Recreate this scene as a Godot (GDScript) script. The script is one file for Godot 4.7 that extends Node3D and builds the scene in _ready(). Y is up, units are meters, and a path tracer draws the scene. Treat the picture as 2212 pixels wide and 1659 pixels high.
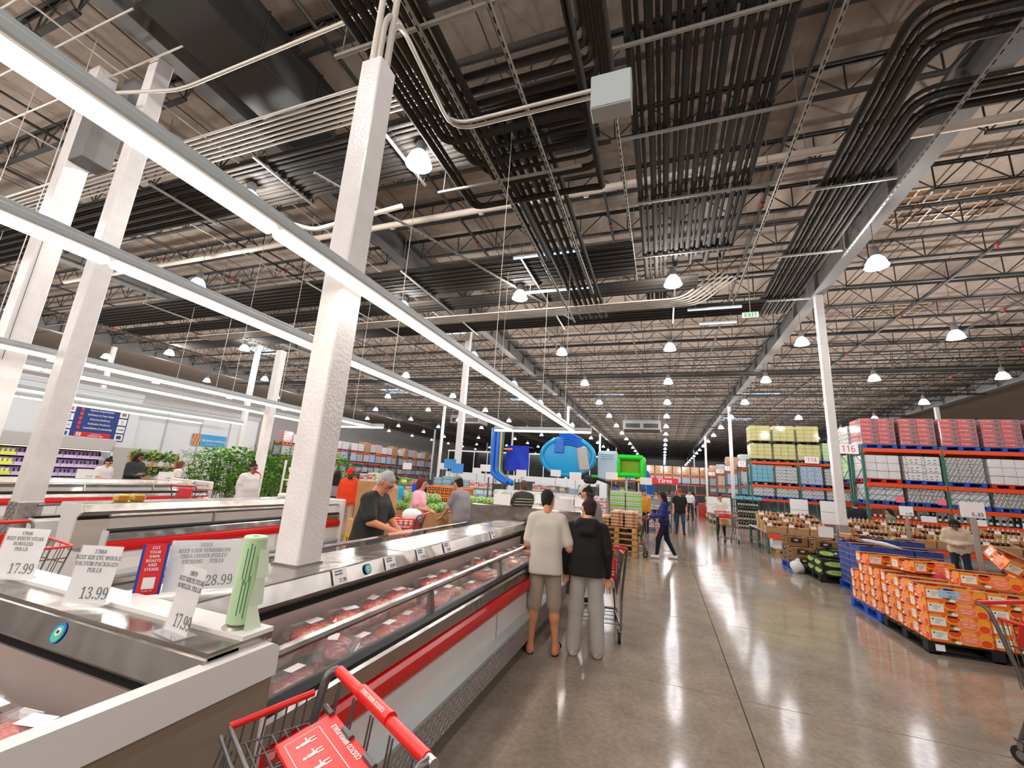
extends Node3D

const EYE := Vector3(0, 1.75, 0)
var taken := {}
var M := {}
var cache := {}
var rng := RandomNumberGenerator.new()

func _ready() -> void:
	rng.seed = 7
	# camera
	var cam := Camera3D.new()
	cam.name = "camera"
	add_child(cam)
	cam.position = EYE
	cam.basis = Basis(Vector3.UP, 0.3533) * Basis(Vector3.RIGHT, 0.2228) * Basis(Vector3.BACK, 0.0651)
	cam.fov = 85.26
	cam.near = 0.05
	cam.far = 400.0
	cam.current = true
	# surroundings and exposure
	var we := WorldEnvironment.new()
	var env := Environment.new()
	env.background_mode = Environment.BG_COLOR
	env.background_color = Color(0.05, 0.06, 0.08)
	env.ambient_light_source = Environment.AMBIENT_SOURCE_BG
	env.tonemap_mode = Environment.TONE_MAPPER_LINEAR
	env.tonemap_exposure = 0.86
	env.sdfgi_enabled = true
	env.ssao_enabled = true
	env.ssil_enabled = true
	we.environment = env
	add_child(we)
	make_materials()
	# building shell
	build_shell()
	build_roof_steel()
	build_columns()
	build_high_bays()
	build_linear_lights()
	build_pipework()
	build_roof_extras()
	# objects, large to small
	build_freezers()
	build_racks()
	build_produce()
	build_middle()
	build_left()
	build_people()
	build_carts()

const BAY_ENERGY := 7.0
const BAY_GLOW := 9.0
const LED_ENERGY := 0.62
const LED_GLOW := 1.35

# ---------------------------------------------------------------- naming
func numbered(n: String) -> String:
	if not taken.has(n):
		taken[n] = 0
		return n
	taken[n] += 1
	return "%s_%03d" % [n, taken[n]]

func tag(o: Node, label: String, category: String, group := "") -> void:
	o.set_meta("label", label)
	o.set_meta("category", category)
	if group != "":
		o.set_meta("group", group)

func thing(called: String, label: String, category: String, at := Vector3.ZERO, turn := 0.0, group := "") -> Node3D:
	var o := Node3D.new()
	o.name = numbered(called)
	add_child(o)
	o.position = at
	o.rotation.y = turn
	tag(o, label, category, group)
	return o

func part(called: String, mesh: Mesh, m: Material, parent: Node3D, at := Vector3.ZERO, b := Basis.IDENTITY) -> MeshInstance3D:
	var o := MeshInstance3D.new()
	o.name = called
	o.mesh = mesh
	o.material_override = m
	parent.add_child(o, true)
	o.transform = Transform3D(b, at)
	return o

func solo(called: String, label: String, category: String, mesh: Mesh, m: Material, at := Vector3.ZERO, b := Basis.IDENTITY, group := "") -> MeshInstance3D:
	var o := part(numbered(called), mesh, m, self, at, b)
	tag(o, label, category, group)
	return o

func struct(called: String, mesh: Mesh, m: Material, at := Vector3.ZERO, label := "") -> MeshInstance3D:
	var o := part(numbered(called), mesh, m, self, at)
	o.set_meta("kind", "structure")
	if label != "":
		o.set_meta("label", label)
	return o

func copy_of(o: Node3D, label: String, at: Vector3, turn: float, group := "") -> Node3D:
	var c: Node3D = o.duplicate()
	c.name = numbered(String(o.name).rstrip("0123456789").rstrip("_"))
	add_child(c)
	c.position = at
	c.rotation = Vector3(0, turn, 0)
	if label != "":
		c.set_meta("label", label)
	if group != "":
		c.set_meta("group", group)
	return c

func yaw(a: float) -> Basis:
	return Basis(Vector3.UP, a)

# ---------------------------------------------------------------- mesh builder
class MB:
	var v := PackedVector3Array()
	var n := PackedVector3Array()
	var uv := PackedVector2Array()
	var c := PackedColorArray()
	var col := Color.WHITE
	var tf := Transform3D.IDENTITY

	func tri(a: Vector3, b: Vector3, d: Vector3, na: Vector3, nb: Vector3, nd: Vector3, ua := Vector2.ZERO, ub := Vector2.ZERO, ud := Vector2.ZERO) -> void:
		v.append(tf * a); v.append(tf * d); v.append(tf * b)
		n.append(tf.basis * na); n.append(tf.basis * nd); n.append(tf.basis * nb)
		uv.append(ua); uv.append(ud); uv.append(ub)
		c.append(col); c.append(col); c.append(col)

	func quad(a: Vector3, b: Vector3, d: Vector3, e: Vector3) -> void:
		var nn := (b - a).cross(d - a)
		if nn.length_squared() < 1e-14:
			nn = (d - a).cross(e - a)
		nn = nn.normalized()
		tri(a, b, d, nn, nn, nn, Vector2(0, 1), Vector2(1, 1), Vector2(1, 0))
		tri(a, d, e, nn, nn, nn, Vector2(0, 1), Vector2(1, 0), Vector2(0, 0))

	func face(a: Vector3, b: Vector3, d: Vector3) -> void:
		var nn := (b - a).cross(d - a).normalized()
		tri(a, b, d, nn, nn, nn)

	func box(at: Vector3, size: Vector3, b := Basis.IDENTITY) -> MB:
		var h := size * 0.5
		var p := []
		for i in 8:
			p.append(at + b * Vector3(h.x if i & 1 else -h.x, h.y if i & 2 else -h.y, h.z if i & 4 else -h.z))
		quad(p[4], p[5], p[7], p[6])
		quad(p[1], p[0], p[2], p[3])
		quad(p[5], p[1], p[3], p[7])
		quad(p[0], p[4], p[6], p[2])
		quad(p[6], p[7], p[3], p[2])
		quad(p[0], p[1], p[5], p[4])
		return self

	func bbox(at: Vector3, size: Vector3, r: float, b := Basis.IDENTITY) -> MB:
		# box with chamfered edges
		var h := size * 0.5
		r = minf(r, minf(h.x, minf(h.y, h.z)) * 0.98)
		var f := func(x: float, y: float, z: float) -> Vector3: return at + b * Vector3(x, y, z)
		for s in [-1.0, 1.0]:
			var ax: float = h.x * s
			_bq(b, f.call(ax, -(h.y - r), (h.z - r) * s), f.call(ax, -(h.y - r), -(h.z - r) * s), f.call(ax, h.y - r, -(h.z - r) * s), f.call(ax, h.y - r, (h.z - r) * s))
			var ay: float = h.y * s
			_bq(b, f.call(-(h.x - r), ay, (h.z - r) * s), f.call(h.x - r, ay, (h.z - r) * s), f.call(h.x - r, ay, -(h.z - r) * s), f.call(-(h.x - r), ay, -(h.z - r) * s))
			var az: float = h.z * s
			_bq(b, f.call(-(h.x - r) * s, -(h.y - r), az), f.call((h.x - r) * s, -(h.y - r), az), f.call((h.x - r) * s, h.y - r, az), f.call(-(h.x - r) * s, h.y - r, az))
		for s in [-1.0, 1.0]:
			for t in [-1.0, 1.0]:
				_edge(at, b * Vector3(s, t, 0), f.call(h.x * s, (h.y - r) * t, -(h.z - r)), f.call(h.x * s, (h.y - r) * t, h.z - r), f.call((h.x - r) * s, h.y * t, h.z - r), f.call((h.x - r) * s, h.y * t, -(h.z - r)))
				_edge(at, b * Vector3(s, 0, t), f.call(h.x * s, -(h.y - r), (h.z - r) * t), f.call(h.x * s, h.y - r, (h.z - r) * t), f.call((h.x - r) * s, h.y - r, h.z * t), f.call((h.x - r) * s, -(h.y - r), h.z * t))
				_edge(at, b * Vector3(0, s, t), f.call(-(h.x - r), h.y * s, (h.z - r) * t), f.call(h.x - r, h.y * s, (h.z - r) * t), f.call(h.x - r, (h.y - r) * s, h.z * t), f.call(-(h.x - r), (h.y - r) * s, h.z * t))
				for u in [-1.0, 1.0]:
					var a1: Vector3 = f.call(h.x * s, (h.y - r) * t, (h.z - r) * u)
					var a2: Vector3 = f.call((h.x - r) * s, h.y * t, (h.z - r) * u)
					var a3: Vector3 = f.call((h.x - r) * s, (h.y - r) * t, h.z * u)
					if (a2 - a1).cross(a3 - a1).dot(b * Vector3(s, t, u)) < 0:
						face(a1, a3, a2)
					else:
						face(a1, a2, a3)
		return self

	func _bq(_b: Basis, a: Vector3, d: Vector3, e: Vector3, g: Vector3) -> void:
		quad(a, d, e, g)

	func _edge(_at: Vector3, out: Vector3, a: Vector3, d: Vector3, e: Vector3, g: Vector3) -> void:
		if (d - a).cross(e - a).dot(out) < 0:
			quad(g, e, d, a)
		else:
			quad(a, d, e, g)

	func ring_frame(dir: Vector3) -> Array:
		var up := Vector3.UP if absf(dir.y) < 0.9 else Vector3.RIGHT
		var s := dir.cross(up).normalized()
		return [s, dir.cross(s).normalized()]

	func cyl(a: Vector3, b: Vector3, r0: float, r1 := -1.0, k := 10, caps := true) -> MB:
		if r1 < 0: r1 = r0
		var d := (b - a).normalized()
		var fr := ring_frame(d)
		for i in k:
			var t0 := TAU * i / k
			var t1 := TAU * (i + 1) / k
			var e0: Vector3 = fr[0] * cos(t0) + fr[1] * sin(t0)
			var e1: Vector3 = fr[0] * cos(t1) + fr[1] * sin(t1)
			tri(a + e0 * r0, a + e1 * r0, b + e1 * r1, e0, e1, e1, Vector2(float(i) / k, 1), Vector2(float(i + 1) / k, 1), Vector2(float(i + 1) / k, 0))
			tri(a + e0 * r0, b + e1 * r1, b + e0 * r1, e0, e1, e0, Vector2(float(i) / k, 1), Vector2(float(i + 1) / k, 0), Vector2(float(i) / k, 0))
			if caps:
				if r0 > 0: tri(a, a + e1 * r0, a + e0 * r0, -d, -d, -d)
				if r1 > 0: tri(b, b + e0 * r1, b + e1 * r1, d, d, d)
		return self

	func tube(pts: PackedVector3Array, r: float, k := 8, caps := true) -> MB:
		var m := pts.size()
		var rings := []
		var side := Vector3.ZERO
		for i in m:
			var d: Vector3
			if i == 0: d = pts[1] - pts[0]
			elif i == m - 1: d = pts[m - 1] - pts[m - 2]
			else: d = (pts[i] - pts[i - 1]).normalized() + (pts[i + 1] - pts[i]).normalized()
			d = d.normalized()
			if side == Vector3.ZERO: side = ring_frame(d)[0]
			side = (side - d * side.dot(d)).normalized()
			var up := d.cross(side)
			var ring := []
			for j in k:
				ring.append(side * cos(TAU * j / k) + up * sin(TAU * j / k))
			rings.append(ring)
		for i in m - 1:
			for j in k:
				var q := (j + 1) % k
				var a: Vector3 = rings[i][j]; var b: Vector3 = rings[i][q]
				var e: Vector3 = rings[i + 1][q]; var g: Vector3 = rings[i + 1][j]
				tri(pts[i] + a * r, pts[i] + b * r, pts[i + 1] + e * r, a, b, e)
				tri(pts[i] + a * r, pts[i + 1] + e * r, pts[i + 1] + g * r, a, e, g)
		if caps:
			for j in k:
				var q := (j + 1) % k
				var d0 := (pts[0] - pts[1]).normalized()
				tri(pts[0], pts[0] + rings[0][q] * r, pts[0] + rings[0][j] * r, d0, d0, d0)
				var d1 := (pts[m - 1] - pts[m - 2]).normalized()
				tri(pts[m - 1], pts[m - 1] + rings[m - 1][j] * r, pts[m - 1] + rings[m - 1][q] * r, d1, d1, d1)
		return self

	func lathe(prof: Array, k := 16, at := Vector3.ZERO, b := Basis.IDENTITY) -> MB:
		# prof: Vector2(radius, y)
		for i in prof.size() - 1:
			var p: Vector2 = prof[i]; var q: Vector2 = prof[i + 1]
			if p.distance_squared_to(q) < 1e-12: continue
			var nr := Vector2(q.y - p.y, p.x - q.x).normalized()
			for j in k:
				var t0 := TAU * j / k; var t1 := TAU * (j + 1) / k
				var e0 := Vector3(cos(t0), 0, sin(t0)); var e1 := Vector3(cos(t1), 0, sin(t1))
				var n0 := b * (e0 * nr.x + Vector3(0, nr.y, 0)); var n1 := b * (e1 * nr.x + Vector3(0, nr.y, 0))
				var a0 := at + b * (e0 * p.x + Vector3(0, p.y, 0)); var a1 := at + b * (e1 * p.x + Vector3(0, p.y, 0))
				var b0 := at + b * (e0 * q.x + Vector3(0, q.y, 0)); var b1 := at + b * (e1 * q.x + Vector3(0, q.y, 0))
				if p.x > 1e-6: tri(a1, a0, b0, n1, n0, n0)
				if q.x > 1e-6: tri(a1, b0, b1, n1, n0, n1)
		return self

	func prism(poly: PackedVector2Array, depth: float, t := Transform3D.IDENTITY) -> MB:
		# poly in local xy, counter-clockwise; extruded along local z from 0 to depth
		var ix := Geometry2D.triangulate_polygon(poly)
		var area := 0.0
		for i in poly.size():
			var q := poly[(i + 1) % poly.size()]
			area += poly[i].x * q.y - q.x * poly[i].y
		var sgn := 1.0 if area > 0 else -1.0
		for i in range(0, ix.size(), 3):
			var a := poly[ix[i]]; var b := poly[ix[i + 1]]; var d := poly[ix[i + 2]]
			if (b - a).cross(d - a) < 0:
				var w := b; b = d; d = w
			face(t * Vector3(a.x, a.y, depth), t * Vector3(b.x, b.y, depth), t * Vector3(d.x, d.y, depth))
			face(t * Vector3(a.x, a.y, 0), t * Vector3(d.x, d.y, 0), t * Vector3(b.x, b.y, 0))
		for i in poly.size():
			var a := poly[i]; var b := poly[(i + 1) % poly.size()]
			if sgn < 0:
				var w := a; a = b; b = w
			quad(t * Vector3(a.x, a.y, 0), t * Vector3(b.x, b.y, 0), t * Vector3(b.x, b.y, depth), t * Vector3(a.x, a.y, depth))
		return self

	func blob(at: Vector3, r: Vector3, ku := 10, kv := 6, b := Basis.IDENTITY, wob := 0.0, sd := 0.0) -> MB:
		var pt := func(i: int, j: int) -> Vector3:
			var th := TAU * i / ku; var ph := PI * j / kv - PI / 2
			var w := 1.0 + wob * sin(3.0 * th + sd) * cos(2.0 * ph + sd * 1.7)
			return Vector3(cos(th) * cos(ph) * w, sin(ph) * w, sin(th) * cos(ph) * w)
		for i in ku:
			for j in kv:
				var p: Array[Vector3] = [pt.call(i, j), pt.call(i + 1, j), pt.call(i + 1, j + 1), pt.call(i, j + 1)]
				var w := []
				var nn := []
				for q in p:
					w.append(at + b * (q * r))
					nn.append((b * (q / r)).normalized())
				var ua := Vector2(float(i) / ku, 1.0 - float(j) / kv); var ub := Vector2(float(i + 1) / ku, 1.0 - float(j) / kv)
				var uc := Vector2(float(i + 1) / ku, 1.0 - float(j + 1) / kv); var ud := Vector2(float(i) / ku, 1.0 - float(j + 1) / kv)
				if j > 0: tri(w[1], w[0], w[3], nn[1], nn[0], nn[3], ub, ua, ud)
				if j < kv - 1: tri(w[1], w[3], w[2], nn[1], nn[3], nn[2], ub, ud, uc)
		return self

	func done() -> ArrayMesh:
		var a := []
		a.resize(Mesh.ARRAY_MAX)
		a[Mesh.ARRAY_VERTEX] = v
		a[Mesh.ARRAY_NORMAL] = n
		a[Mesh.ARRAY_TEX_UV] = uv
		a[Mesh.ARRAY_COLOR] = c
		var m := ArrayMesh.new()
		m.add_surface_from_arrays(Mesh.PRIMITIVE_TRIANGLES, a)
		return m

func box_mesh(size: Vector3, r := 0.0) -> Mesh:
	var key := "b%.4f,%.4f,%.4f,%.4f" % [size.x, size.y, size.z, r]
	if not cache.has(key):
		var b := MB.new()
		if r > 0: b.bbox(Vector3.ZERO, size, r)
		else: b.box(Vector3.ZERO, size)
		cache[key] = b.done()
	return cache[key]

# a rounded path through corner points
func bend(pts: Array, r: float, k := 5) -> PackedVector3Array:
	var out := PackedVector3Array()
	for i in pts.size():
		var p: Vector3 = pts[i]
		if i == 0 or i == pts.size() - 1:
			out.append(p)
			continue
		var a: Vector3 = pts[i - 1]; var b: Vector3 = pts[i + 1]
		var q := minf(r, minf(p.distance_to(a), p.distance_to(b)) * 0.49)
		var s := p + (a - p).normalized() * q
		var e := p + (b - p).normalized() * q
		for j in k + 1:
			var t := float(j) / k
			out.append(s.lerp(p, t).lerp(p.lerp(e, t), t))
	return out

# flat lettering as real thin geometry
func text_mesh(s: String, h: float, serif := false, bold := false, depth := 0.002) -> Mesh:
	var key := "t%s|%.4f|%s|%s" % [s, h, serif, bold]
	if not cache.has(key):
		var f := SystemFont.new()
		f.font_names = PackedStringArray(["Droid Serif" if serif else "Droid Sans"])
		f.font_weight = 700 if bold else 400
		var t := TextMesh.new()
		t.text = s
		t.font = f
		t.font_size = 32
		t.pixel_size = h / (32.0 * 0.72)
		t.depth = depth
		t.curve_step = 4.0
		t.horizontal_alignment = HORIZONTAL_ALIGNMENT_CENTER
		cache[key] = t
	return cache[key]

func write(s: String, h: float, m: Material, parent: Node3D, at: Vector3, b := Basis.IDENTITY, xs := 1.0, serif := false, bold := false) -> MeshInstance3D:
	var o := part("lettering", text_mesh(s, h, serif, bold), m, parent, at, b * Basis.from_scale(Vector3(xs, 1, 1)))
	return o

# ---------------------------------------------------------------- materials
func mat(key: String, color: Color, rough := 0.7, metal := 0.0) -> StandardMaterial3D:
	if M.has(key):
		return M[key]
	var m := StandardMaterial3D.new()
	m.albedo_color = color
	m.roughness = rough
	m.metallic = metal
	M[key] = m
	return m

func noise_tex(sd: int, freq: float, a: Color, b: Color, size := 512, normal := false, strength := 4.0, octaves := 4) -> NoiseTexture2D:
	var f := FastNoiseLite.new()
	f.seed = sd
	f.frequency = freq
	f.fractal_octaves = octaves
	var t := NoiseTexture2D.new()
	t.width = size
	t.height = size
	t.seamless = true
	t.noise = f
	if normal:
		t.as_normal_map = true
		t.bump_strength = strength
	else:
		var g := Gradient.new()
		g.set_color(0, a)
		g.set_color(1, b)
		t.color_ramp = g
	return t

func tri_mat(key: String, tex: Texture2D, scale: float, rough: float, metal := 0.0, nrm: Texture2D = null, ns := 0.3, world := true) -> StandardMaterial3D:
	var m := mat(key, Color.WHITE, rough, metal)
	m.albedo_texture = tex
	m.uv1_triplanar = true
	m.uv1_world_triplanar = world
	m.uv1_scale = Vector3.ONE * scale
	if nrm:
		m.normal_enabled = true
		m.normal_texture = nrm
		m.normal_scale = ns
	return m

# small bitmap letters for print on packaging
const GLYPH := {
	"A": "01110100011000111111100011000110001", "B": "11110100011000111110100011000111110", "C": "01111100001000010000100001000001111",
	"D": "11110100011000110001100011000111110", "E": "11111100001000011110100001000011111", "F": "11111100001000011110100001000010000",
	"G": "01111100001000010011100011000101111", "H": "10001100011000111111100011000110001", "I": "11111001000010000100001000010011111",
	"K": "10001100101010011000101001001010001", "L": "10000100001000010000100001000011111", "M": "10001110111010110001100011000110001",
	"N": "10001110011010110011100011000110001", "O": "01110100011000110001100011000101110", "P": "11110100011000111110100001000010000",
	"R": "11110100011000111110101001001010001", "S": "01111100001000001110000010000111110", "T": "11111001000010000100001000010000100",
	"U": "10001100011000110001100011000101110", "V": "10001100011000110001100010101000100", "W": "10001100011000110001101011101110001",
	"X": "10001010100010000100001000101010001", "Y": "10001010100010000100001000010000100", "Z": "11111000010001000100010001000011111",
	"0": "01110100011001110101110011000101110", "1": "00100011000010000100001000010001110", "2": "01110100010000100110010001000011111",
	"9": "01110100011000101111000010000101110", "&": "01100100101010001000101011001001101", " ": "00000000000000000000000000000000000"}

func print_text(im: Image, s: String, x: int, y: int, k: int, c: Color) -> void:
	for i in s.length():
		var g: String = GLYPH.get(s[i], GLYPH["O"])
		for p in 35:
			if g[p] == "1":
				im.fill_rect(Rect2i(x + (i * 6 + p % 5) * k, y + (p / 5) * k, k, k), c)

func disc(im: Image, cx: float, cy: float, rx: float, ry: float, c: Color) -> void:
	for y in range(maxi(0, int(cy - ry)), mini(im.get_height(), int(cy + ry) + 1)):
		var w := sqrt(maxf(0.0, 1.0 - pow((y - cy) / ry, 2.0))) * rx
		im.fill_rect(Rect2i(int(cx - w), y, int(2 * w), 1), c)

func img_mat(key: String, im: Image, rough := 0.6) -> StandardMaterial3D:
	var m := mat(key, Color.WHITE, rough)
	m.albedo_texture = ImageTexture.create_from_image(im)
	return m

func new_img(w: int, h: int, c: Color) -> Image:
	var im := Image.create(w, h, false, Image.FORMAT_RGB8)
	im.fill(c)
	return im

func make_materials() -> void:
	var fm := tri_mat("concrete", noise_tex(3, 0.012, Color(0.56, 0.51, 0.455), Color(0.655, 0.60, 0.54), 1024, false, 4.0, 6), 0.17, 0.115)
	fm.roughness_texture = noise_tex(8, 0.02, Color(0.8, 0.8, 0.8), Color(1, 1, 1), 512)
	fm.detail_enabled = true
	fm.detail_blend_mode = BaseMaterial3D.BLEND_MODE_MUL
	fm.detail_albedo = noise_tex(17, 0.2, Color(0.86, 0.85, 0.84), Color(1, 1, 1), 512, false, 4.0, 3)
	fm.metallic_specular = 0.32
	mat("joint", Color(0.2, 0.18, 0.16), 0.9)
	tri_mat("roof", noise_tex(5, 0.03, Color(0.585, 0.52, 0.465), Color(0.645, 0.58, 0.525), 512, false, 4.0, 5), 0.25, 0.9, 0.0, noise_tex(6, 0.05, Color.BLACK, Color.WHITE, 512, true, 6.0), 0.12)
	mat("joist", Color(0.18, 0.172, 0.16), 0.6, 0.1)
	mat("girder", Color(0.42, 0.41, 0.40), 0.55)
	var wp := tri_mat("white_paint", noise_tex(9, 0.03, Color(0.86, 0.84, 0.83), Color(0.90, 0.885, 0.875), 256), 0.6, 0.28, 0.0, noise_tex(10, 0.09, Color.BLACK, Color.WHITE, 512, true, 5.0, 2), 0.12)
	wp.uv1_world_triplanar = true
	mat("wall_white", Color(0.85, 0.86, 0.87), 0.7)
	mat("wall_grey", Color(0.74, 0.73, 0.72), 0.8)
	tri_mat("foam", noise_tex(12, 0.05, Color(0.125, 0.11, 0.098), Color(0.215, 0.19, 0.165), 256), 1.2, 0.85, 0.0, noise_tex(13, 0.1, Color.BLACK, Color.WHITE, 256, true, 3.0), 0.4)
	mat("strut", Color(0.62, 0.61, 0.58), 0.45, 0.6)
	mat("conduit", Color(0.78, 0.75, 0.71), 0.4, 0.25)
	mat("pvc", Color(0.85, 0.80, 0.74), 0.5)
	mat("band_blue", Color(0.15, 0.25, 0.55), 0.5)
	mat("red_fitting", Color(0.6, 0.16, 0.1), 0.5)
	var ss := tri_mat("stainless", noise_tex(21, 0.02, Color(0.60, 0.58, 0.56), Color(0.68, 0.66, 0.64), 256), 0.7, 0.22, 1.0)
	ss.normal_enabled = true
	ss.normal_texture = noise_tex(22, 0.012, Color.BLACK, Color.WHITE, 512, true, 4.0, 2)
	ss.normal_scale = 0.4
	mat("steel_dull", Color(0.62, 0.60, 0.58), 0.4, 0.9)
	mat("plate", Color(0.70, 0.68, 0.67), 0.42, 0.8)
	mat("case_white", Color(0.87, 0.86, 0.85), 0.35)
	mat("kick_grey", Color(0.66, 0.68, 0.68), 0.4)
	mat("case_red", Color(0.80, 0.03, 0.03), 0.25)
	mat("case_inner", Color(0.80, 0.75, 0.72), 0.35, 0.35)
	mat("tan_panel", Color(0.52, 0.46, 0.39), 0.45)
	mat("black", Color(0.04, 0.04, 0.04), 0.45)
	mat("black_matte", Color(0.05, 0.05, 0.05), 0.85)
	mat("rubber", Color(0.09, 0.09, 0.09), 0.7)
	mat("chrome", Color(0.72, 0.72, 0.73), 0.25, 0.95)
	mat("cart_grey", Color(0.42, 0.41, 0.41), 0.35, 0.7)
	mat("cart_red", Color(0.86, 0.12, 0.09), 0.35)
	mat("white", Color(0.86, 0.86, 0.86), 0.6)
	mat("paper", Color(0.93, 0.92, 0.92), 0.75)
	mat("ink", Color(0.1, 0.1, 0.11), 0.8)
	mat("ink_grey", Color(0.3, 0.3, 0.32), 0.8)
	mat("orange_steel", Color(0.88, 0.30, 0.07), 0.45)
	mat("green_steel", Color(0.22, 0.40, 0.35), 0.5)
	mat("pallet_blue", Color(0.05, 0.30, 0.68), 0.6)
	mat("pallet_red", Color(0.70, 0.16, 0.13), 0.6)
	tri_mat("wood", noise_tex(31, 0.02, Color(0.68, 0.50, 0.30), Color(0.84, 0.68, 0.45), 256), 1.5, 0.8)
	tri_mat("cardboard", noise_tex(32, 0.02, Color(0.68, 0.50, 0.33), Color(0.76, 0.58, 0.40), 256), 0.8, 0.85)
	mat("black_plastic", Color(0.07, 0.07, 0.07), 0.6)
	var gl := mat("glass", Color(0.92, 0.95, 0.95, 0.06), 0.03)
	gl.transparency = BaseMaterial3D.TRANSPARENCY_ALPHA
	var ac := mat("acrylic", Color(0.95, 0.96, 0.97, 0.16), 0.05)
	ac.transparency = BaseMaterial3D.TRANSPARENCY_ALPHA
	var film := mat("film", Color(0.95, 0.95, 0.96, 0.05), 0.07)
	film.transparency = BaseMaterial3D.TRANSPARENCY_ALPHA
	var led := mat("led_glow", Color(1, 0.96, 0.92), 0.5)
	led.emission_enabled = true
	led.emission = Color(1.0, 0.92, 0.87)
	led.emission_energy_multiplier = LED_GLOW
	var bay := mat("bay_glow", Color(0.9, 0.95, 1.0), 0.3)
	bay.emission_enabled = true
	bay.emission = Color(0.90, 0.95, 1.0)
	bay.emission_energy_multiplier = BAY_GLOW
	var ref := mat("bay_refractor", Color(0.8, 0.86, 0.95), 0.2)
	ref.emission_enabled = true
	ref.emission = Color(0.66, 0.76, 0.95)
	ref.emission_energy_multiplier = BAY_GLOW * 0.28
	var sl := mat("skylight_glow", Color(0.8, 0.88, 0.95), 0.3)
	sl.emission_enabled = true
	sl.emission = Color(0.75, 0.88, 1.0)
	sl.emission_energy_multiplier = 1.4
	tri_mat("skylight_amber", noise_tex(41, 0.05, Color(0.36, 0.24, 0.11), Color(0.62, 0.46, 0.28), 256), 0.9, 0.6)

# ---------------------------------------------------------------- shell
const GIRDERS := [17.8, 5.0, -7.9, -20.4, -33.2]
const COL_Z := [-15.6, -36.4, -57.0, -78.0, -98.0]
const DECK := 9.2

func build_shell() -> void:
	# floor: slabs between saw-cut joints over a dark bed
	var bed := struct("floor", box_mesh(Vector3(78, 0.2, 122)), M.joint, Vector3(-8, -0.112, -48))
	var xs := [-47.0, -22.0, -9.7, -4.5, 0.6, 5.6, 10.7, 16.0, 31.0]
	var zs := [13.0, 1.0, -2.2, -4.62, -6.9, -8.62, -12.0, -16.0, -22.0, -30.0, -42.0, -60.0, -109.0]
	for i in xs.size() - 1:
		for j in zs.size() - 1:
			var w: float = xs[i + 1] - xs[i] - 0.008
			var d: float = zs[j] - zs[j + 1] - 0.008
			var mb := MB.new()
			mb.bbox(Vector3.ZERO, Vector3(w, 0.2, d), 0.002)
			part("slab", mb.done(), M.concrete, bed, Vector3((xs[i] + xs[i + 1]) / 2, -0.1, (zs[j] + zs[j + 1]) / 2) - bed.position)
	# roof deck, in panels
	var deck := struct("ceiling", box_mesh(Vector3(78, 0.1, 122)), M.roof, Vector3(-8, DECK + 0.16, -48))
	for i in 13:
		for j in 9:
			var z0 := 13.0 - j * 13.6
			part("roof_panel", box_mesh(Vector3(5.96, 0.06, 13.5)), M.roof, deck, Vector3(-44.0 + i * 6.0, DECK + 0.08, z0 - 6.8) - deck.position)
	struct("wall_right", box_mesh(Vector3(0.3, 9.3, 122)), M.wall_grey, Vector3(31.15, 4.65, -48))
	struct("wall_back", box_mesh(Vector3(78, 9.3, 0.3)), M.wall_grey, Vector3(-8, 4.65, -109.15))
	struct("wall_left", box_mesh(Vector3(0.3, 9.3, 122)), M.wall_grey, Vector3(-47.15, 4.65, -48))
	struct("wall_front", box_mesh(Vector3(78, 9.3, 0.3)), M.wall_grey, Vector3(-8, 4.65, 13.15))
	# skylights under the deck
	skylight(Vector3(6.9, 0, -12.2), Vector2(2.5, 1.5), true, 8, 5)
	skylight(Vector3(0.9, 0, -18.4), Vector2(2.0, 1.2), true, 6, 4)
	skylight(Vector3(5.4 + 3.2, 0, -19.5), Vector2(2.0, 1.2), true, 6, 4)
	skylight(Vector3(-10.7, 0, -18.3), Vector2(1.9, 1.6), false, 4, 3)
	skylight(Vector3(7.0, 0, -36.0), Vector2(2.6, 1.4), false, 4, 3)
	skylight(Vector3(7.2, 0, -48.0), Vector2(2.6, 1.6), false, 4, 3)
	skylight(Vector3(-4.2, 0, -36.0), Vector2(2.4, 1.4), false, 4, 3)
	skylight(Vector3(-26.0, 0, -20.0), Vector2(2.4, 1.6), false, 4, 3)
	skylight(Vector3(-12.5, 0, -37.0), Vector2(2.4, 1.6), false, 4, 3)
	skylight(Vector3(-24.0, 0, -33.0), Vector2(2.4, 1.6), false, 4, 3)

var skylights := 0
func skylight(at: Vector3, size: Vector2, amber: bool, nx: int, nz: int) -> void:
	skylights += 1
	var o := part("window_%d" % skylights, box_mesh(Vector3(size.x, 0.02, size.y)), M.skylight_amber if amber else M.skylight_glow, self, Vector3(at.x, DECK + 0.03, at.z))
	o.set_meta("kind", "structure")
	o.set_meta("label", "amber skylight with pale safety grid in the roof" if amber else "bright bluish skylight set in the roof deck")
	for i in nx + 1:
		part("grid_bar", box_mesh(Vector3(0.03, 0.03, size.y)), M.conduit, o, Vector3(-size.x / 2 + size.x * i / nx, -0.03, 0))
	for j in nz + 1:
		part("grid_bar", box_mesh(Vector3(size.x, 0.03, 0.03)), M.conduit, o, Vector3(0, -0.03, -size.y / 2 + size.y * j / nz))

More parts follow.
